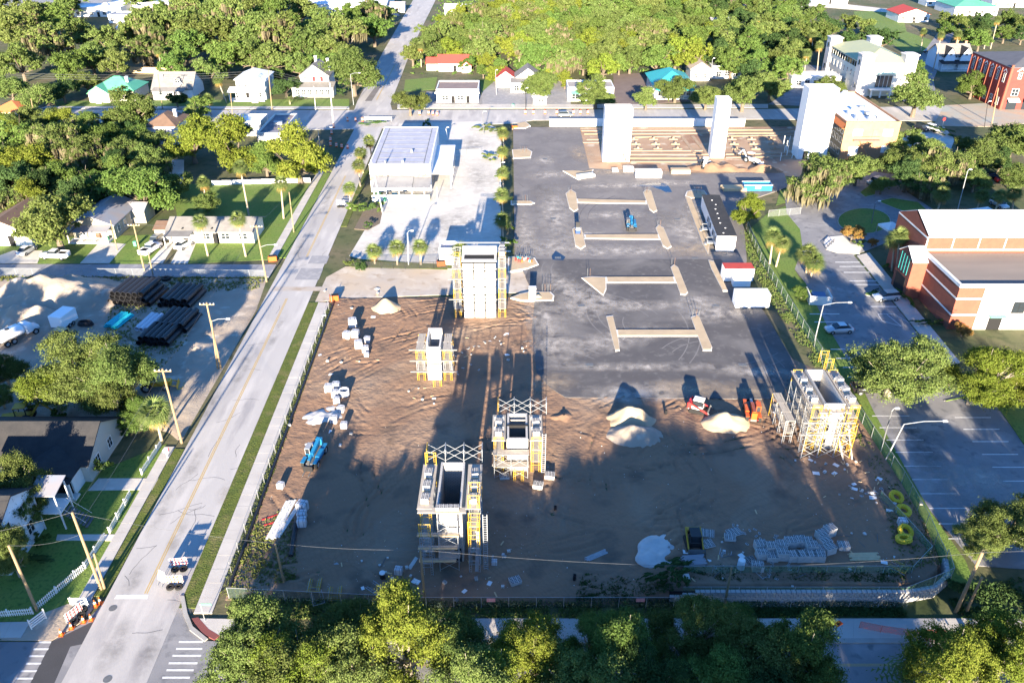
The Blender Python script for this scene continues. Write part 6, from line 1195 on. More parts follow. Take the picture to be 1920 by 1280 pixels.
island([Z([(1295,200),(1310,165),(1370,152),(1440,160),(1478,212),(1560,330),(1480,300),(1430,215),(1340,215)]),Z([(1295,200),(1340,215),(1480,560),(1470,640),(1420,540)])],'curved sand island round the site trailer'); island([Z([(1470,680),(1510,690),(1618,915),(1580,915),(1490,740)])],'narrow sand island beside the white containers')
island([Z([(-30,660),(100,650),(170,665),(200,715),(120,745),(-30,770)])],'sand island with stacked tools at the lot entrance'); island([Z([(-10,965),(60,935),(140,918),(290,922),(318,950),(310,985),(140,988),(60,985)])],'sand island with the white tank at the dirt edge'); island([Z([(-10,235),(140,237),(172,252),(140,264),(-10,262)])],'short sand island under the palm row'); island([(960,283),(988,281),(998,287),(995,298),(962,299)],'short sand island with red standpipes'); island([(1055,323),(1075,322),(1096,324),(1113,320),(1111,326),(1085,340)],'triangular sand island with the white slab'); island([(960,236),(985,230),(995,238),(985,243),(960,243)],'small sand island at the far lot corner')
for (u, v, n, lb) in ((1070,366,2,'uppermost island left end'),(1212,365,3,'uppermost island right end'),(1106,520,2,'arrow end island'),(1264,500,2,'third island right end'),(1304,598,3,'lowest island right end'),(1305,365,4,'curved island top'),(1237,428,2,'second island right end'),(980,288,4,'short island by palms'),(1022,550,4,'white tank island'),(985,380,3,'short palm island tip')):
    o = thing('conduit_stubs', 'thin conduit stubs at the %s' % lb, 'conduits', G(u,v)+Vector((0,0,.40)))
    for k in range(n): MB().tube((k*.5-.5,rr.uniform(-.3,.3),0),(k*.5-.5+rr.uniform(-.1,.1),0,1.5),.04,n=5).build('conduit', R_brown if k%2 else M_steel, o)
GT = MB().box(-.6,.6,-.4,.4,0,.02).mesh('drain_grate', M_steel)
for u, v, lb in ((1037,412,'left middle'),(1270,413,'right middle'),(1046,485,'centre left'),(1303,486,'centre right'),(1090,575,'dusty left'),(1342,575,'dusty right'),(1105,686,'lower left'),(1392,686,'lower right'),(1022,300,'upper')):
    tag(link('drain_grate', GT, None, G(u,v)+Vector((0,0,.246))), 'drain grate in the new asphalt, %s' % lb, 'grate')
PUD = mat('wet_asphalt', (.012,.013,.016), .12, spec=.5)
slab('puddle', [(1182,350),(1218,346),(1236,345),(1250,347),(1255,353),(1260,362),(1248,362),(1238,357),(1222,352)], .229, PUD); slab('puddle', [(1034,482),(1042,472),(1048,476),(1060,484),(1056,490),(1036,489)], .249, PUD)

# --- scattered debris by the shafts and along the right fence
DEB = [MB().cbox(0,0,.06,.5,.1,.05,0,.3).mesh('debris_board', M_lumber), MB().cbox(0,0,.1,.3,.25,.2,0,.5).mesh('debris_lump', M_cmul), MB().tube((-.6,0,.05),(.6,.1,.06),.03,n=5).mesh('debris_rod', M_steel), MB().cbox(0,0,.04,.7,.5,.05,0,.2).mesh('debris_sheet', M_white)]
NM = (('board_scrap','scrap of board'),('rubble_lump','lump of rubble'),('steel_rod','loose steel rod'),('sheet_scrap','pale sheet scrap'))
for u, v, n, s, lb in ((1560,872,26,2.6,'below the right shaft'),(1640,930,30,2.4,'along the right fence'),(1470,770,14,2.2,'left of the right shaft'),(800,735,12,2.0,'before the slim shaft'),(880,660,16,2.6,'right of the slim shaft'),(900,1075,14,2.4,'at the foot of the nearest shaft'),(610,815,18,2.2,'around the spread mortar sand'),(640,690,12,2.2,'between the white stacks'),(700,1080,16,3.5,'in the front left corner'),(1350,1040,24,3.0,'between the loader and the pallet row'),(1600,1040,16,3.2,'right of the pallet row'),(680,570,14,3.0,'by the pointed sand pile'),(960,640,16,2.5,'along the new asphalt edge')):
    P = GS(u,v)
    for k in range(n):
        x, y = P.x+rr.gauss(0,s), P.y+rr.gauss(0,s*.8); i = rr.randrange(4); o = link(NM[i][0], DEB[i], None, (x,y,float(hgt(x,y))+.12), (0,0,rr.uniform(0,6.3)), rr.uniform(.6,1.4)); tag(o, NM[i][1]+' lying '+lb, 'debris', 'debris '+lb)
# ================================================================ vehicles and machines
TYRE = {}
def wheel(parent, x, y, r_=.34, w_=.24, rim=None):
    k = (r_, w_)
    if k not in TYRE:
        TYRE[k] = (MB().ring((0,0,0), r_*.58, r_, -w_/2, w_/2, 18, axis='x').mesh('tyre', M_rubber), MB().disc((0,0,0), r_*.6, w_*.8, 12, axis='x').mesh('rim', M_galv))
    o = bpy.data.objects.new('wheel', TYRE[k][0]); C.objects.link(o); o.parent = parent; o.location = (x,y,r_); link('rim', TYRE[k][1], o); return o
def loft(secs, m=0):                                       # secs: (y, [(x,z)...]) cross-sections joined along y
    b = MB(); n = len(secs[0][1]); vs = [(x,y,z) for y, s in secs for x, z in s]; fs = []
    for i in range(len(secs)-1):
        for k in range(n): fs.append((i*n+k, i*n+(k+1)%n, (i+1)*n+(k+1)%n, (i+1)*n+k))
    fs += [tuple(range(n)), tuple(range((len(secs)-1)*n, len(secs)*n))[::-1]]
    return b.add(vs, fs, m)
def sec(hw, z0, z1, t=.12): return [(-hw+t*.6,z0),(hw-t*.6,z0),(hw,z0+t),(hw,z1-t),(hw-t,z1),(-hw+t,z1),(-hw,z1-t),(-hw,z0+t)]
PAINT = {}
def paint_m(name, c): return mat('car_'+name, c, .25, spec=.5)
def car(u, v, rz, kind, cm, label, p=None):                # nose points to local -y
    P = p if p is not None else G(u,v)+Vector((0,0,.06)); o = thing('parked_car' if kind != 'pickup' else 'pickup_truck', label, 'pickup' if kind == 'pickup' else 'car', P, rz)
    if kind == 'sedan':
        body = loft([(-2.3,sec(.72,.35,.62)),(-2.15,sec(.84,.25,.74)),(-.95,sec(.9,.22,.92)),(1.3,sec(.9,.22,.96)),(2.1,sec(.86,.25,.92)),(2.3,sec(.76,.35,.8))])
        gh = loft([(-1.05,sec(.74,.90,.95,.02)),(-.2,sec(.66,.90,1.42,.06)),(.95,sec(.66,.90,1.42,.06)),(1.75,sec(.72,.92,.98,.02))]); rf = (-.25,1.0,.6,1.43)
    elif kind == 'suv':
        body = loft([(-2.35,sec(.76,.4,.75)),(-2.2,sec(.88,.3,.9)),(-1.0,sec(.93,.28,1.05)),(1.9,sec(.93,.28,1.08)),(2.3,sec(.88,.35,1.02))])
        gh = loft([(-1.15,sec(.8,1.02,1.08,.02)),(-.35,sec(.72,1.02,1.66,.08)),(1.8,sec(.72,1.04,1.66,.08)),(2.22,sec(.78,1.04,1.12,.03))]); rf = (-.4,1.85,.66,1.67)
    else:
        body = loft([(-2.75,sec(.8,.45,.85)),(-2.6,sec(.92,.35,1.0)),(-1.25,sec(.95,.33,1.12)),(.75,sec(.95,.33,1.15)),(.8,sec(.95,.33,1.12)),(2.75,sec(.95,.4,1.12))])
        gh = loft([(-1.3,sec(.82,1.1,1.15,.02)),(-.55,sec(.74,1.1,1.76,.08)),(.55,sec(.74,1.1,1.76,.08)),(.74,sec(.8,1.1,1.2,.03))]); rf = (-.6,.6,.68,1.77)
        MB().box(-.8,.8,.95,2.65,1.121,1.14).build('cargo_bed', M_dark if cm is not M_white else M_steel, o)
        for s in (-1,1): MB().box(min(s*.95,s*.84),max(s*.95,s*.84),.85,2.72,1.12,1.32).build('bed_side', cm, o)
        MB().box(-.84,.84,2.62,2.73,1.12,1.32).build('tailgate', cm, o)
    body.build('body', cm, o, True); g = gh.build('windows', M_glass, o)
    MB().bbox(-rf[2],rf[2],rf[0],rf[1],rf[3]-.05,rf[3]+.03,.03).build('roof', cm, o)
    L_ = 1.45 if kind != 'pickup' else 1.75
    for s in (-1,1):
        for y in (-L_,L_): wheel(o, s*.84, y, .34 if kind == 'sedan' else .38)
        f = {'sedan':-2.28,'suv':-2.32,'pickup':-2.72}[kind]; b_ = {'sedan':2.27,'suv':2.27,'pickup':2.72}[kind]; z = {'sedan':.6,'suv':.75,'pickup':.8}[kind]
        MB().bbox(s*.6-.17,s*.6+.17,f,f+.15,z-.06,z+.1,.02).build('headlight', M_conc, o); MB().bbox(s*.68-.13,s*.68+.13,b_-.06,b_+.03,z,z+.2,.02).build('tail_light', M_red, o)
        MB().box(s*.97-.08,s*.97+.08,-.95,-.8,z+.28,z+.4).build('mirror', cm, o)
    return o
C_sil = mat('car_silver', (.42,.44,.46), .3, metal=.3, spec=.5); C_wht = mat('car_white', (.75,.75,.75), .3, spec=.5); C_blk = mat('car_black', (.015,.015,.017), .2, spec=.5); C_gry = mat('car_grey', (.13,.15,.17), .3, spec=.5); C_red = mat('car_red', (.50,.02,.02), .3, spec=.5)
car(105,484,-R(95),'pickup',C_wht,'white pickup parked under the wide olive tree'); car(52,474,R(170),'sedan',C_sil,'silver car on the driveway beside the white pickup'); car(284,472,R(195)-R(30),'pickup',C_wht,'white pickup parked beside the tall street pole'); car(346,463,R(160),'sedan',C_wht,'white car with dark roof before the carport')
car(1060,219,R(95),'suv',C_gry,'dark grey car driving on the far street'); car(1660,562,-R(82),'suv',C_sil,'silver crossover beside the kerbed stall island'); car(1572,622,-R(85),'sedan',C_sil,'silver saloon near the car park lamp'); car(1630,735,R(92),'pickup',C_blk,'black pickup under the big spreading oak')
car(1727,245,R(20),'suv',C_blk,'black car in the tan office car park'); car(1748,245,R(20),'suv',C_wht,'white car in the tan office car park'); car(1640,345,-R(60),'suv',C_sil,'silver wagon parked by the drive under oaks'); car(1884,342,R(80),'sedan',C_red,'red car under the park oaks'); car(1912,345,R(80),'sedan',C_blk,'dark car right of the red one'); car(1862,335,R(80),'sedan',C_blk,'dark car left of the red one'); car(1872,388,R(10),'suv',C_sil,'silver car shaded behind the park palms'); car(1742,100,R(80),'sedan',C_blk,'dark car beside the Victorian house'); car(1496,14,R(40),'suv',C_wht,'white car on the far top road')
car(300,458-6,R(170),'suv',C_gry,'grey car behind the white pickup by the carport'); car(335,192,R(60),'sedan',C_blk,'dark car at the railed porch drive')
# telehandler: boom machine, nose to local -y
def telehandler(u, v, rz, m, label, cabm=None, lift=.0):
    o = thing('telehandler', label, 'telehandler', GS(u,v), rz); o.scale = (.86,.86,.86); cabm = cabm or M_steel
    loft([(-2.6,sec(.5,.55,.95)),(-2.2,sec(.55,.5,1.15)),(2.2,sec(.55,.5,1.2)),(2.6,sec(.5,.6,1.1))]).build('chassis', M_steel, o)
    for x in (-1.02,1.02):
        for y in (-1.75,1.75): wheel(o, x, y, .66, .46)
    for x in (-.95,.95):
        for y in (-1.75,1.75): MB().box(x-.3,x+.3,y-.75,y+.75,1.36,1.42).build('mudguard', m, o)
    MB().bbox(-1.2,-.45,-.5,1.0,.9,1.4,.05).build('cab_base', m, o); c = MB(); 
    for x in (-1.17,-.5):
        for y in (-.45,.95): c.box(x-.04,x+.04,y-.04,y+.04,1.4,2.4)
    c.build('cab_frame', cabm, o); MB().box(-1.14,-.5,-.42,.92,1.42,2.3).build('cab_glass', M_glass, o); MB().bbox(-1.24,-.42,-.55,1.05,2.4,2.5,.04).build('cab_roof', cabm, o)
    MB().bbox(.5,1.2,-1.0,1.1,.85,1.55,.08).build('engine_cover', m, o)
    a, b = Vector((0.0,2.5,2.15)), Vector((0.0,-2.3,1.55+lift)); d = b-a
    def beam(p, q, w_, h_): return MB().add([(p.x+s*w_/2,p.y,p.z+t*h_/2) for t in (-1,1) for s in (-1,1)]+[(q.x+s*w_/2,q.y,q.z+t*h_/2) for t in (-1,1) for s in (-1,1)], [(0,1,3,2),(4,6,7,5),(0,4,5,1),(1,5,7,3),(3,7,6,2),(2,6,4,0)])
    beam(a, a+d*.72, .52, .60).build('boom', m, o); beam(a+d*.72, b, .38, .44).build('boom_extension', M_galv if m is not M_blue else m, o)
    MB().tube(a+d*.1+Vector((0,0,-.3)), Vector((0,.2,1.15)), .09, n=8).build('lift_cylinder', M_galv, o); MB().box(-.45,.45,2.2,2.75,1.1,2.3).build('boom_pivot', m, o)
    beam(b, b+Vector((0,-.5,-1.0)), .36, .4).build('boom_head', M_black, o); MB().box(-.75,.75,-3.0,-2.9,.25,1.15).build('fork_carriage', M_black, o)
    for x in (-.45,.45): MB().box(x-.07,x+.07,-4.1,-2.95,.2,.28).build('fork', M_steel, o)
    for s in (-1,1): MB().box(s*.6-.12,s*.6+.12,2.58,2.66,.9,1.05).build('tail_light', M_red, o)
    return o
telehandler(591,862,R(-8),M_blue,'blue telehandler at the edge of the shade on the left',M_galv); telehandler(1183,428,R(-4),M_blue,'blue telehandler on the second sand island'); telehandler(1408,778,R(172),M_orange,'orange telehandler beside the bright sand pile',M_orange)
def skid(u, v, rz, m, m2, label):
    o = thing('skid_loader', label, 'loader', GS(u,v), rz)
    for s in (-1,1): MB().bbox(s*.8-.2,s*.8+.2,-1.1,1.1,.05,.65,.12).build('track', M_rubber, o)
    MB().bbox(-.65,.65,-.7,1.3,.4,1.1,.08).build('body', m, o); MB().bbox(-.7,.7,.8,1.45,.6,1.5,.08).build('engine_cover', m2, o)
    c = MB()
    for x in (-.55,.55):
        for y in (-.7,.7): c.box(x-.04,x+.04,y-.04,y+.04,1.1,2.0)
    c.build('cab_frame', M_black, o); MB().bbox(-.6,.6,-.75,.75,2.0,2.08,.03).build('cab_roof', m, o); MB().box(-.52,.52,-.66,.66,1.1,1.95).build('cab_glass', M_glass, o)
    for s in (-1,1): MB().add([(s*.82-.07,1.2,1.7),(s*.82+.07,1.2,1.7),(s*.82+.07,-1.6,.55),(s*.82-.07,-1.6,.55),(s*.82-.07,1.2,1.45),(s*.82+.07,1.2,1.45),(s*.82+.07,-1.6,.35),(s*.82-.07,-1.6,.35)],[(0,1,2,3),(4,7,6,5),(0,3,7,4),(1,5,6,2),(0,4,5,1),(3,2,6,7)]).build('lift_arm', m2, o)
    MB().add([(-.95,-1.5,.9),(.95,-1.5,.9),(.95,-1.7,.1),(-.95,-1.7,.1),(.95,-2.4,.08),(-.95,-2.4,.08)],[(0,1,2,3),(3,2,4,5)]).add([(-.95,-1.5,.9),(-.95,-1.7,.1),(-.95,-2.4,.08)],[(0,1,2)]).add([(.95,-1.5,.9),(.95,-1.7,.1),(.95,-2.4,.08)],[(0,1,2)]).build('bucket', M_steel, o); return o
skid(1308,770,R(65),M_white,M_red,'white and red track loader by the bright sand pile'); skid(1300,1022,R(0),M_black,M_yellow,'dark loader with yellow slats beside the white sand')
def backhoe(u, v, rz, m, label, s=1.0):
    o = thing('backhoe', label, 'backhoe', GS(u,v), rz); o.scale = (s,s,s); MB().bbox(-.55,.55,-2.4,1.4,.6,1.35,.1).build('body', m, o)
    for x in (-.9,.9): wheel(o, x, 1.0, .75, .45); wheel(o, x, -1.7, .5, .35)
    c = MB()
    for x in (-.65,.65):
        for y in (-.3,1.1): c.box(x-.05,x+.05,y-.05,y+.05,1.3,2.6)
    c.build('cab_frame', M_black, o); MB().bbox(-.75,.75,-.4,1.25,2.6,2.72,.04).build('cab_roof', m, o)
    MB().add([(-1.1,-3.2,.8),(1.1,-3.2,.8),(1.1,-3.3,.1),(-1.1,-3.3,.1),(1.1,-4.0,.1),(-1.1,-4.0,.1)],[(0,1,2,3),(3,2,4,5)]).build('bucket', m, o)
    for x in (-.7,.7): MB().tube((x,-.6,1.3),(x,-3.2,.5),.1,n=6).build('lift_arm', m, o)
    MB().tube((0,1.5,1.0),(0,3.0,2.9),.17,n=6).tube((0,3.0,2.9),(0,4.3,1.4),.14,n=6).build('digger_arm', m, o); MB().bbox(-.3,.3,4.1,4.7,.8,1.4,.1).build('digger_bucket', M_black, o); return o
backhoe(42,790,R(-80),M_yellow,'yellow backhoe at the left edge above the dark roof'); backhoe(292,728,R(100),M_yellow,'dark yellow machine behind the spreading tree') ; backhoe(1322,313,R(160),C_wht,'white excavator working by the slim white tower',.95); backhoe(1408,305,R(40),C_wht,'white digger beside the brown spoil heap',.95)
# tank truck
o = thing('tank_truck', 'white tank truck parked on the grey sand', 'truck', G(36,638)+Vector((0,0,.25)), R(150)); MB().box(-.5,.5,-3.2,3.2,.7,.95).build('chassis', M_black, o)
loft([(-.9,sec(1.05,1.0,2.2,.4)),(-.7,sec(1.15,.95,2.4,.45)),(2.9,sec(1.15,.95,2.4,.45)),(3.1,sec(1.05,1.0,2.2,.4))]).build('tank', C_wht, o, True); MB().disc((0,1.2,2.45),.35,.16,14).build('tank_hatch', M_black, o); MB().bbox(-.5,.5,3.05,3.3,1.1,1.9,.05).build('pump_box', M_black, o)
loft([(-3.4,sec(.8,.7,1.3)),(-2.4,sec(.95,.65,1.55)),(-2.3,sec(1.0,.65,2.2)),(-1.1,sec(1.0,.65,2.25))]).build('cab', C_wht, o, True); MB().add([(-.85,-2.33,1.6),(.85,-2.33,1.6),(.8,-2.32,2.1),(-.8,-2.32,2.1)],[(0,1,2,3)]).build('windscreen', M_glass, o)
for x in (-.95,.95):
    for y in (-2.5,1.2,2.3): wheel(o, x, y, .5, .32)
o = thing('box_trailer', 'white enclosed box trailer on the grey sand', 'trailer', G(124,612)+Vector((0,0,.25)), R(-12)); MB().bbox(-1.2,1.2,-1.9,1.9,.55,2.6,.08).build('box', C_wht, o); MB().box(-.9,.9,-1.93,-1.9,.7,2.4).build('rear_door', C_wht, o); [wheel(o,x,y,.36,.24) for x in (-1.2,1.2) for y in (-.4,.45)]; MB().tube((0,1.9,.6),(0,3.1,.5),.07).build('drawbar', M_black, o)
o = thing('generator', 'tan topped generator below the white box trailer', 'generator', G(118,632)+Vector((0,0,.2)), R(-15)); MB().bbox(-.9,.9,-.6,.6,.4,1.3,.06).build('housing', M_black, o); MB().bbox(-1,1,-.7,.7,1.3,1.4,.03).build('lid', M_lumber, o); [wheel(o,x,0,.3,.2) for x in (-.9,.9)]
o = thing('black_hose_roll', 'heap of black hose beside the box trailer', 'hose', G(162,612)+Vector((0,0,.25))); b = MB(); [b.path([(1.3*math.cos(q*.4)*(1-.06*k),.6*math.sin(q*.4),.15+.18*k) for q in range(17)],.11,6) for k in range(4)]; b.build('coil', M_black, o)
# pipes in the storage yard
def pipe_row(u0, v0, n, L_, r_, m, label, group, layers=1, rz=R(-8), step=None):
    P = G(u0,v0); d = Vector((math.cos(rz),math.sin(rz),0)); key = (L_,r_,m.name)
    if key not in CM: CM[key] = MB().ring((0,0,0),r_*.86,r_,0,L_,16,axis='y').mesh('pipe', m)
    for k in range(layers):
        for i in range(n-k):
            p = P+d*((i+k*.5)*(2*r_+.02))+Vector((0,rr.uniform(-.3,.3),r_+k*r_*1.75+.15)); tag(link('drain_pipe', CM[key], None, p, (0,0,rz)), label+(', %s layer' % ('bottom','second','top')[k] if layers > 1 else ''), 'pipe', group)
pipe_row(208,572,8,6.2,.50,M_black,'black drain pipe in the big stack beside the sand heap','black pipes in the big stack',3); pipe_row(302,577,6,6.2,.50,M_black,'black drain pipe in the right hand stack','black pipes in the right hand stack',2)
pipe_row(295,622,6,5.6,.48,M_black,'black drain pipe in the middle stack','black pipes in the middle stack',2); pipe_row(262,648,6,5.0,.46,M_black,'black drain pipe in the lowest stack','black pipes in the lowest stack',2)
pipe_row(258,622,3,5.2,.42,mat('pale_pipe', (.52,.54,.58), .5),'pale grey drain pipe left of the middle stack','pale grey pipes',1)
M_aqua = mat('aqua_pipe', (.02,.42,.48), .4); pipe_row(196,616,8,4.6,.16,M_aqua,'turquoise plastic pipe in the heap beside the trees','turquoise pipes',2,R(-12))
for u, v, lb in ((284,527,'black tyre on the verge, left one'),(312,526,'black tyre on the verge, right one')): tag(MB().ring((0,0,0),.35,.8,0,.45,18).build('tyre', M_rubber), lb, 'tyre').location = G(u,v)+Vector((0,0,.2))
# containers and site trailer
def container(u0, u1, v, d, h, m, label, rm=None, rz=0.0):
    a, b = G(u0,v), G(u1,v); w_ = (b-a).length; o = thing('container', label, 'container', (a+b)/2+Vector((0,0,.25)), rz); q = MB()
    q.box(-w_/2,w_/2,0,d,.1,h)
    n = int(w_/.28)
    for i in range(n): x = -w_/2+.14+i*(w_-.2)/n; q.box(x,x+.12,-.04,0,.2,h-.15)
    n2 = int(d/.28)
    for i in range(n2): y = .1+i*(d-.2)/n2; q.box(-w_/2-.04,-w_/2,y,y+.12,.2,h-.15)
    q.build('body', m, o); q = MB(); n = int(w_/.3)
    for i in range(n): x = -w_/2+.1+i*(w_-.2)/n; q.box(x,x+.15,.05,d-.05,h,h+.035)
    q.build('roof_ribs', rm or m, o); MB().box(-w_/2,w_/2,0,d,h-.01,h+.015).build('roof', rm or m, o)
    for x in (-w_/2,w_/2-.16):
        for y in (0,d-.16): MB().box(x-.02,x+.18,y-.05,y+.18,0,.12).build('corner_casting', M_steel, o)
    for y in (.5,d-.5): MB().box(w_/2,w_/2+.05,y-.04,y+.04,.2,h-.2).build('locking_bar', M_steel, o)
    return o
container(1378,1441,580,2.5,2.6,C_wht,'long plain white container nearest the new asphalt'); container(1356,1411,530,2.6,2.6,C_wht,'white container with rusty red ribbed roof',R_red); container(1374,1406,541,1.6,1.9,C_wht,'small white tank box before the red roofed container')
o = thing('site_trailer', 'long white office trailer with dark roof', 'trailer', (0,0,0)); a, b, c_ = G(1341,474), G(1376,474), G(1313,395)
w_ = (b-a).length; d_ = c_.y-a.y; sk = (c_.x-a.x); o.location = (a+b)/2+Vector((0,0,.23)); o.rotation_euler = (0,0,-math.atan2(sk,d_)); h_ = 3.4
MB().box(-w_/2,w_/2,0,d_,.7,h_).build('body', C_wht, o); MB().box(-w_/2-.08,w_/2+.08,-.08,d_+.08,h_,h_+.12).build('roof', R_dark, o)
B_ = dict(o=o,w=w_,d=d_)
for y in (1.5,5,8.5,12): window(B_,'W',y,1.6,.8,.9,M_steel)
for y in (3.2,10.2): door(B_,'W',y,.95,2.0,M_galv,.75)
for i in range(8): MB().disc((rr.uniform(-1,1)*.6,1.2+i*(d_-2)/8,h_+.15),.16,.08,10).build('roof_vent', M_white, o)
for y in (2,3,d_-3,d_-2): wheel(o,-w_/2+.2,y,.36,.24); wheel(o,w_/2-.2,y,.36,.24)
for y in (3.2,10.2): MB().box(-w_/2-1.3,-w_/2-.05,y-.6,y+.6,.55,.65).box(-w_/2-1.8,-w_/2-1.3,y-.5,y+.5,.25,.35).box(-w_/2-1.3,-w_/2-.1,y+.55,y+.6,1.4,1.46).box(-w_/2-1.3,-w_/2-1.25,y-.6,y-.55,.65,1.45).box(-w_/2-1.3,-w_/2-1.25,y+.55,y+.6,.65,1.45).build('entry_steps', M_galv, o)
for y in (.3,d_*.33,d_*.66,d_-.3): MB().box(-w_/2+.1,w_/2-.1,y-.15,y+.15,0,.7).build('pier', M_conc, o)
o = thing('dumpster', 'blue open top skip above the golden tree', 'skip', G(1418,357)+Vector((0,0,.1)), 0); q = MB()
for x0,x1,y0,y1 in ((-3.3,3.3,-1.2,-1.1),(-3.3,3.3,1.1,1.2),(-3.3,-3.2,-1.1,1.1),(3.2,3.3,-1.1,1.1)): q.box(x0,x1,y0,y1,.2,1.7)
q.box(-3.2,3.2,-1.1,1.1,.2,.3).build('body', M_blue, o); MB().box(-3.35,3.35,1.2,1.26,1.55,1.75).box(-3.35,3.35,-1.26,-1.2,1.55,1.7).build('rim', M_white, o); MB().box(-.7,.6,-1.23,-1.205,.7,1.4).build('panel_sign', M_white, o); [MB().box(x-.06,x+.06,-1.26,-1.2,.2,1.55).build('rib', M_blue, o) for x in (-2.4,-1.5,1.5,2.4)]
o = thing('tank', 'upright white tank on the sand island by the dirt', 'tank', G(998,563)+Vector((0,0,.3)), 0); MB().bbox(-.6,.6,-.5,.5,0,2.2,.1).build('body', C_wht, o); MB().box(-.65,.65,-.55,.55,2.2,2.3).build('lid', C_wht, o)
o = thing('white_slab', 'white panel lying on the triangular sand island', 'panel', G(1098,334)+Vector((0,0,.3)), .35); MB().bbox(-2.2,2.2,-.8,.8,0,.7,.05).build('panel', M_white, o)
for u, v, w_, h, lb in ((1215,333,6.4,1.9,'white flatbed load at the edge of the foundation'),(1275,326,4.8,1.2,'long tan crate load at the foundation edge'),(1178,322,2.6,1.1,'small white pickup shaped load by the wide tower'),(1153,322,1.5,.6,'low white bag by the wide tower')):
    o = thing('material_stack', lb, 'stack', G(u,v)+Vector((0,0,.1)), 0); MB().bbox(-w_/2,w_/2,-1,1,.15,h,.06).build('load', M_white if 'tan' not in lb else M_sand, o); MB().box(-w_/2,w_/2,-.9,-.7,0,.15).box(-w_/2,w_/2,.7,.9,0,.15).build('bearer', M_lumber, o)
o = thing('roll_stand', 'dark blue and white portable lift at the second island', 'lift', G(1083,440)+Vector((0,0,.3)), 0); MB().bbox(-.5,.5,-.7,.7,.2,1.0,.06).build('base', mat('navy', (.02,.05,.16), .5), o); MB().bbox(-.45,.45,.3,.7,1.0,2.4,.04).build('mast', M_black, o); MB().bbox(-.45,.45,-.7,.2,1.0,1.3,.04).build('deck', M_white, o); [wheel(o,x,y,.2,.15) for x in (-.5,.5) for y in (-.5,.5)]
o = thing('tool_rack', 'cluster of red and green tools on the entrance island', 'tools', G(985,492)+Vector((0,0,.3)), 0)
for i in range(14): x, y = rr.uniform(-2.2,2.6), rr.uniform(-.9,.9); MB().cbox(x,y,.3,.35,.3,.6,0,rr.random()).build('tool_box', (R_teal,M_red,M_orange,M_galv)[i%4], o); MB().tube((x,y,.6),(x+.1,y,1.4),.04,n=5).build('handle', M_steel, o)
o = thing('bin_enclosure', 'concrete bin enclosure with a blue bin inside', 'enclosure', G(1537,572), R(-6)); [MB().box(*a,0,1.7).build('enclosure_wall', M_conc, o) for a in ((-1.9,1.9,-.1,.1),(-1.9,-1.7,.1,3.6),(1.7,1.9,.1,3.6))]; MB().bbox(-1.2,1.2,1.0,2.8,0,1.3,.08).build('bin', mat('navy_bin', (.04,.10,.22), .5), o)
# ================================================================ street furniture
def pole(u, v, ut, vt, label, arms=1, r_=.17, lamp=None, m=None, name='utility_pole', cat='utility pole'):
    P = G(u,v); h = Hz(u,v,vt); T = G(ut,vt,h); lean = Vector((max(-1.6,min(1.6,T.x-P.x)),0,0)); o = thing(name, label, cat, P); top = Vector((lean.x,0,h))
    MB().tube((0,0,-.2),top,r_,r_*.7,8).build('shaft', m or M_wood, o)
    for k in range(arms):
        z = 1-.07*k-.03; c = top*z; MB().box(c.x-1.1,c.x+1.1,-.06,.06,c.z-.08,c.z+.06).build('crossarm', M_wood, o)
        for x in (-1,-.45,.5,1): MB().disc((c.x+x,0,c.z+.14),.07,.16,8).build('insulator', M_white, o)
    if lamp:
        c = top*lamp[0]; e = c+Vector((lamp[1],0,.5)); MB().path([c,c+Vector((lamp[1]*.5,0,.45)),e],.05,6).build('lamp_arm', M_galv, o); MB().bbox(min(e.x,e.x+.6*(1 if lamp[1] > 0 else -1)),max(e.x,e.x+.6*(1 if lamp[1] > 0 else -1)),-.14,.14,e.z-.08,e.z+.1,.04).build('lamp_head', M_white, o)
    return P+top
def streetlamp(u, v, ut, vt, label, arm=2.2, m=None):
    return pole(u, v, ut, vt, label, 0, .1, (1.0, arm), m or M_galv, 'street_lamp', 'street lamp')
U1 = pole(190,1105,135,960,'tall sunlit pole by the corner picket fence',0); pole(196,1103,176,1037,'short greenish stub pole beside the tall corner pole',0,.14); U2 = pole(70,1145,16,1022,'pole behind the picket fence corner',0)
U3 = pole(341,830,304,691,'tall pole at the end of the picket fence',1); U4 = pole(414,691,387,567,'pole with street lamp beside the storage yard',1,lamp=(.72,2.4)); pole(408,692,396,600,'short brown pole paired with the lamp pole',0,.14); U5 = pole(271,508,250,420,'tall pole on the side street by the white pickup',1); pole(287,516,277,470,'short pole beside the side street pole',0,.14); U6 = pole(220,470,207,413,'thin reddish pole before the metal roofed house',0,.11); U7 = pole(500,528,480,422,'pole with lamp arm at the side street corner',1,lamp=(.62,2.6))
U8 = pole(551,436,542,360,'grey pole beside the lawn pavement',0,.13); U9 = pole(625,234,618,155,'tall pale pole at the far junction',0,.18,None,M_conc); U10 = pole(1792,1147,1842,1035,'tall pole at the front right corner',0,.2); pole(1812,1146,1841,1082,'short stub pole beside the right corner pole',0,.15); U11 = pole(533,1092,516,1018,'leaning brown pole in the front left of the site',0,.15); U12 = pole(797,1128,788,1030,'dark pole below the nearest shaft',0,.15); U13 = pole(1358,1137,1372,1062,'dark pole before the retaining wall',0,.15)
U14 = pole(510,206,503,132,'pole between the two white far houses',1); U15 = pole(437,228,432,173,'dark double pole by the low white shop',0,.13); U16 = pole(592,208,588,162,'thin pale pole before the white gabled house',0,.1,None,M_conc); U17 = pole(305,205,296,140,'pole before the railed porch house',1,.14); U18 = pole(66,228,58,185,'pale pole at the far left kerb',0,.15); U19 = pole(718,400,690,300,'white pole at the workshop bed',0,.13,None,M_conc); U20 = pole(1860,232,1872,165,'pole at the brick plaza',0,.18)
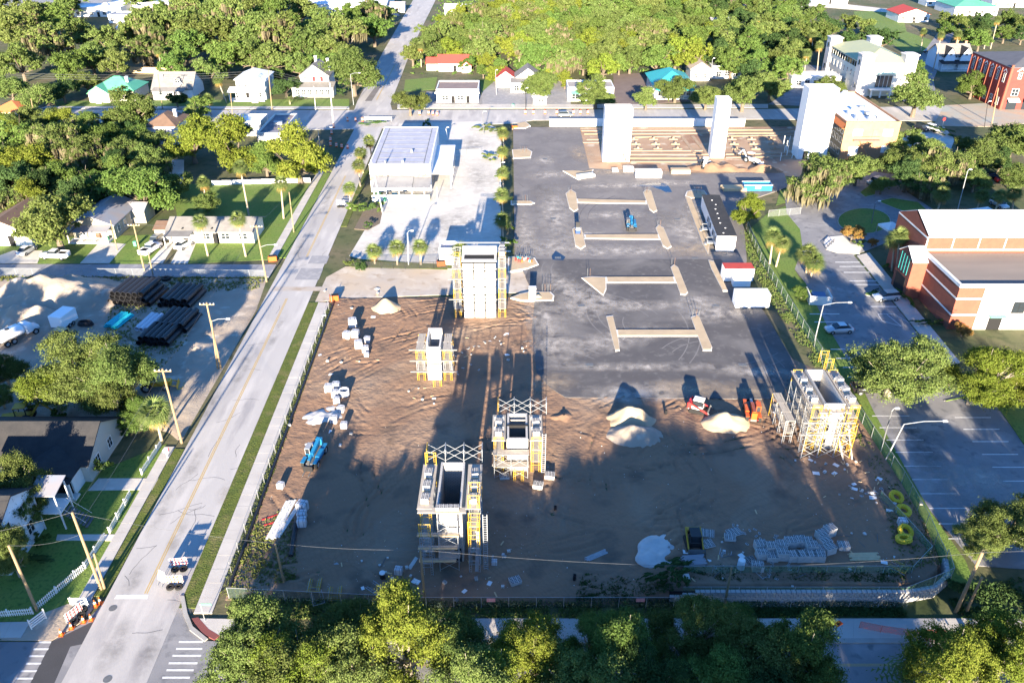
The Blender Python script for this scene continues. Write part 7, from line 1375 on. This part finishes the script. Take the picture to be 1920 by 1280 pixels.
streetlamp(766,497,764,437,'white yard lamp between the short palms',.6,M_white); streetlamp(939,352,938,308,'white lamp in the palm row',.5,M_white); streetlamp(663,197,657,140,'street lamp at the white gabled house',2.6); streetlamp(602,297,596,242,'street lamp at the far junction corner',3.2); streetlamp(1527,640,1544,572,'car park lamp with right hand arm by the silver saloon',3.8); streetlamp(1660,862,1695,795,'large car park lamp reaching over the stalls',4.8); streetlamp(1655,832,1672,771,'slim dark lamp beside the large car park lamp',.3,M_steel); streetlamp(1634,420,1641,381,'dark lamp on the oval lawn',.5,M_steel); streetlamp(1790,415,1814,322,'very tall pale pole behind the tents',.2); streetlamp(840,262,836,242,'white lamp behind the workshop canopy',.3,M_white); streetlamp(907,252,905,212,'lamp at the top of the workshop yard',.4,M_steel); streetlamp(1846,238,1852,193,'dark ornamental lamp on the plaza',.3,M_black); streetlamp(986,205,985,168,'dark lamp before the white shopfront',.3,M_black); streetlamp(1147,140,1147,116,'pale pole behind the shop forecourt',.2); streetlamp(931,178,929,134,'pale pole beside the red gable garage',.2); streetlamp(1332,152,1336,112,'pale pole right of the small gable house',.2)
def wire(a, b, label, sag=1.0, r_=.012):
    sag *= .55; r_ *= .7 if r_ > .02 else 1
    a, b = Vector(a), Vector(b); n = 14; tag(MB().path([a.lerp(b,i/n)-Vector((0,0,sag*4*(i/n)*(1-i/n))) for i in range(n+1)], r_, 4).build('power_line', M_steel), label, 'cable')
wire(U11,U12,'cable from the leaning pole to the dark pole below the shaft',.6); wire(U12,U13,'cable between the dark front poles',.9); wire(U13,U10,'cable from the retaining wall pole to the right corner pole',.7); wire(U10,U10+Vector((30,2,0)),'cable leaving the right corner pole rightward',.5); wire(U1,U11,'cable crossing the main street to the leaning pole',.8); wire(U2+Vector((-14,-1,0)),U1,'sagging cable from the left edge to the corner pole',1.2); wire(U2,U1-Vector((0,0,3)),'lower sagging cable beside the corner pole',1.0); wire(U1,U3,'upper cable along the picket fence',.8); wire(U1-Vector((0,0,2)),U3-Vector((0,0,2)),'lower cable along the picket fence',.8); wire(U3,U4,'cable along the storage yard kerb',.8); wire(U4,U7,'cable from the lamp pole to the side street corner',.9); wire(U5,U7,'cable along the side street lawn',.9); wire(U5,U6,'cable to the reddish pole',.4); wire(U7,U8,'cable along the lawn pavement',.6)
for k in range(3): wire(U17+Vector((0,0,-.7*k)),U14+Vector((0,0,-.7*k)),'far street cable, %s strand left part' % ('top','middle','low')[k],.5,.035); wire(U14+Vector((0,0,-.7*k)),U9+Vector((0,0,-.7*k)),'far street cable, %s strand right part' % ('top','middle','low')[k],.4,.03); wire(U17+Vector((-45,2,-.7*k)),U17+Vector((0,0,-.7*k)),'far street cable, %s strand at the left edge' % ('top','middle','low')[k],.6,.035)
# barricades, cones, barrels
M_strip = None
def barricade(u, v, rz, label, w_=1.9, col2=None, tyres=2):
    o = thing('barricade', label, 'barricade', G(u,v)+Vector((0,0,.06)), rz)
    for z in (.55,.92,1.29):
        r_ = MB().box(-w_/2,w_/2,-.03,.03,z,z+.22).build('rail', M_white, o)
        for k in range(5): x = -w_/2+.1+k*w_/5; MB().add([(x,-.036,z+.005),(x+.18,-.036,z+.005),(x+.3,-.036,z+.215),(x+.12,-.036,z+.215)],[(0,1,2,3)]).build('stripe', col2 or M_orange, r_)
    for x in (-w_/2+.2,w_/2-.2): MB().box(x-.04,x+.04,.03,.1,0,1.6).box(x-.05,x+.05,-.5,.6,0,.06).build('upright', M_galv, o)
    for k in range(tyres): t_ = MB().ring((-.45+k*.9,-.35,.06),.2,.42,0,.24,16).build('ballast_tyre', M_rubber, o)
for u, v, rz, lb, c2 in ((338,1065,.15,'red striped barricade with tyres on the main street',M_red),(330,1098,.05,'orange barricade with tyres nearest the stop line',M_orange),(152,1140,0,'white slatted barricade at the sandy corner',M_white),(143,1160,1.1,'red striped barricade slanting at the sandy corner',M_red),(640,388,0,'white barricade across the main street by the workshop',M_steel)): barricade(u,v,rz,lb,1.9,c2)
o = thing('road_sign', 'white backed road sign leaning by the stop line barricade', 'sign', G(304,1096)+Vector((0,0,.06)), -.5); MB().add([(-.45,0,.5),(.45,0,.5),(.45,.35,1.7),(-.45,.35,1.7),(-.45,.04,.5),(.45,.04,.5),(.45,.39,1.7),(-.45,.39,1.7)],[(0,1,2,3),(7,6,5,4),(0,4,5,1),(2,6,7,3),(0,3,7,4),(1,5,6,2)]).build('panel', M_white, o); [MB().tube((x,.45,0),(x,.12,.9),.03,n=5).tube((x,-.35,0),(x,.12,.9),.03,n=5).build('leg', M_steel, o) for x in (-.3,.3)]
for i, u in enumerate((690,703,716,729)): barricade(u,229,0,'%s white barricade across the far junction' % ('leftmost','second','third','rightmost')[i],2.0,M_steel,0)
CONE = MB().box(-.2,.2,-.2,.2,0,.04).tube((0,0,.04),(0,0,.72),.15,.03,12).mesh('cone', M_orange); CB = MB().tube((0,0,.34),(0,0,.5),.106,.075,12).mesh('white_band', M_white)
for u, v, lb in ((180,1136,'traffic cone at the sandy corner, upper left'),(189,1131,'traffic cone at the sandy corner, uppermost'),(158,1166,'traffic cone at the sandy corner, lowest upright'),(172,1162,'traffic cone at the sandy corner, right'),(135,1178,'traffic cone at the sandy corner by the striped barricade'),(116,1190,'traffic cone at the sandy corner, leftmost')):
    o = thing('traffic_cone', lb, 'cone', G(u,v)+Vector((0,0,.06))); o.scale = (1.25,)*3; link('cone', CONE, o); link('white_band', CB, o)
BARR = MB().disc((0,0,.5),.29,1.0,14,r1=.24).mesh('drum', M_orange); BBD = MB().ring((0,0,0),.2,.285,.35,.5,14).ring((0,0,0),.2,.275,.68,.83,14).mesh('white_band', M_white)
for i, (u, v) in enumerate(((652,228),(667,228),(680,228),(626,240),(622,252),(620,265),(620,274),(631,276),(641,278),(652,279),(787,216),(804,215),(812,216),(820,217),(985,214),(1000,214),(1022,214),(1044,214),(1075,214),(1088,214),(1102,214))):
    o = thing('traffic_barrel', ('orange barrel in the row along the far street' if u > 780 else 'orange barrel at the far junction roadworks'), 'barrel', G(u,v)+Vector((0,0,.06)), 0, 'barrels along the far street' if u > 780 else 'barrels at the far junction'); o.scale = (1.2,)*3; link('drum', BARR, o); link('white_band', BBD, o)
for u, v, lb in ((627,563,'orange bin at the top left corner of the site'),(512,489,'orange and white roadwork stand at the side street'),(827,498,'orange cone heap before the white booth'),(965,242,'orange barrier block at the far lot corner')):
    o = thing('road_marker', lb, 'road marker', G(u,v)+Vector((0,0,.08)), .2); MB().bbox(-.8,.8,-.5,.5,0,1.0,.06).build('body', M_orange, o); MB().box(-.7,.7,-.4,.4,1.0,1.06).build('lid', M_dark, o)
o = thing('diamond_sign', 'orange diamond road sign on the front pavement', 'sign', G(1563,1196)+Vector((0,0,.12))); MB().tube((0,0,0),(-.1,0,1.6),.04).build('post', M_galv, o); MB().add([(-.5,-.05,2.1),(0,-.05,1.6),(.5,-.05,2.1),(0,-.05,2.6)],[(0,1,2,3)]).add([(-.5,-.02,2.1),(0,-.02,1.6),(.5,-.02,2.1),(0,-.02,2.6)],[(3,2,1,0)]).build('panel', M_orange, o); MB().disc((0,-.06,2.1),.17,.012,12,axis='y').build('symbol', M_black, o)
o = thing('street_sign', 'green street name sign at the site corner', 'sign', G(385,1165)+Vector((0,0,.1))); MB().tube((0,0,0),(0,0,2.6),.035).build('post', M_galv, o); MB().box(-.1,1.1,-.02,.02,2.35,2.6).build('panel', R_green, o)
o = thing('mailbox', 'white mailbox with red flag by the picket fence', 'mailbox', G(315,858)); MB().box(-.06,.06,-.06,.06,0,1).build('post', M_white, o); MB().bbox(-.35,.35,-.25,.25,1,1.5,.08).build('box', M_white, o); MB().box(.36,.4,-.05,.05,1.2,1.7).build('flag', M_red, o)
o = thing('stop_sign', 'red stop sign at the office car park exit', 'sign', G(1766,240)+Vector((0,0,.05)), .3); MB().tube((0,0,0),(0,0,2.6),.05).build('post', M_galv, o); MB().disc((0,-.05,2.5),.55,.04,8,axis='y').build('panel', M_red, o)
for u, v, c, lb in ((203,453,R_green,'green wheeled bin beside the brown porch'),(255,462,R_green,'green wheeled bin by the reddish pole'),(33,458,M_steel,'grey bin before the white gabled house'),(722,378,R_green,'green bin under the workshop lean-to'),(962,202,R_green,'green bin at the white shopfront')):
    o = thing('wheeled_bin', lb, 'bin', G(u,v)+Vector((0,0,.05))); loft([(-.3,sec(.3,.1,1.0,.03)),(.3,sec(.33,.1,1.05,.03))]).build('body', c, o); MB().bbox(-.36,.36,-.36,.36,1.02,1.1,.02).build('lid', c, o)
# picket fences
PK_ = MB().box(-.045,.045,-.012,.012,.1,.95).add([(-.045,-.012,.95),(.045,-.012,.95),(.045,.012,.95),(-.045,.012,.95),(0,0,1.05)],[(0,1,4),(1,2,4),(2,3,4),(3,0,4)]).mesh('picket', M_white)
def picket(a, b, label, gap=.22, s=1.0):
    p, q = G(*a), G(*b); d = q-p; L_ = d.length; o = thing('picket_fence', label, 'fence', p, math.atan2(d.y,d.x)); n = int(L_/gap)
    for z in (.3,.75): MB().box(0,L_,.015,.06,z,z+.08).build('rail', M_white, o)
    for i in range(n): link('picket', PK_, o, (i*gap+.05,0,0))
    for i in range(int(L_/2.4)+1): MB().box(min(L_,i*2.4)-.06,min(L_,i*2.4)+.06,.06,.18,0,1.05).build('post', M_white, o)
picket((72,1143),(160,1068),'white picket fence slanting behind the corner poles'); picket((162,1066),(200,1008),'white picket fence below the stair path'); picket((208,1000),(247,928),'white picket fence between stair path and driveway'); picket((268,890),(304,835),'white picket fence at the front yard palm'); picket((-30,1160),(64,1152),'white picket fence along the left front pavement')
o = thing('garden_gate', 'white slatted gate at the pavement corner', 'gate', G(60,1180), R(60)); [MB().box(0,1.6,-.03,.03,.2+k*.3,.36+k*.3).build('slat', M_white, o) for k in range(4)]; [MB().box(x-.05,x+.05,-.05,.05,0,1.5).build('post', M_white, o) for x in (0,1.6)]
o = thing('board_fence', 'tan board fence behind the green roofed house', 'fence', (0,0,0)); a, b = G(243,137), G(330,139)
for i in range(40): p = a.lerp(b,i/40); MB().box(p.x,p.x+.44,p.y-.03,p.y+.03,0,2.2+rr.uniform(-.03,.03)).build('board', M_lumber, o)
o = thing('low_wall', 'low white wall behind the lawn palms', 'wall', (0,0,0)); a, b = G(398,347), G(583,341); [MB().box(a.lerp(b,i/10).x+.01,a.lerp(b,(i+1)/10).x-.01,a.lerp(b,i/10).y-.12,a.lerp(b,i/10).y+.12,0,1.1).build('wall_panel', M_white, o) for i in range(10)]
o = thing('bench_rail', 'dark railing on the drive island', 'railing', G(1556,462), .9); [MB().box(-2,2,-.03,.03,z,z+.07).build('bar', M_black, o) for z in (.5,.9)]; [MB().box(x-.04,x+.04,-.04,.04,0,1).build('post', M_black, o) for x in (-2,-.7,.7,2)]
# small site litter that breaks up the dirt
rr2 = np.random.default_rng(3); n = 1500; q = np.column_stack([rr2.uniform(-34,44,n*3), rr2.uniform(60,120,n*3)]); q = q[sdist(q,SITE) > .6]; q = q[(q[:,1] < 95) | (q[:,0] < 4)][:n]
z = np.array([float(hgt(a,b)) for a,b in q])+.13; s = rr2.uniform(.03,.10,len(q)); tag(link('stones', leafmesh('stones', np.column_stack([q,z]), rr2.normal(size=(len(q),3))*.5+np.array([0,0,1.]), s, s*.7, [M_conc])), kind='stuff')
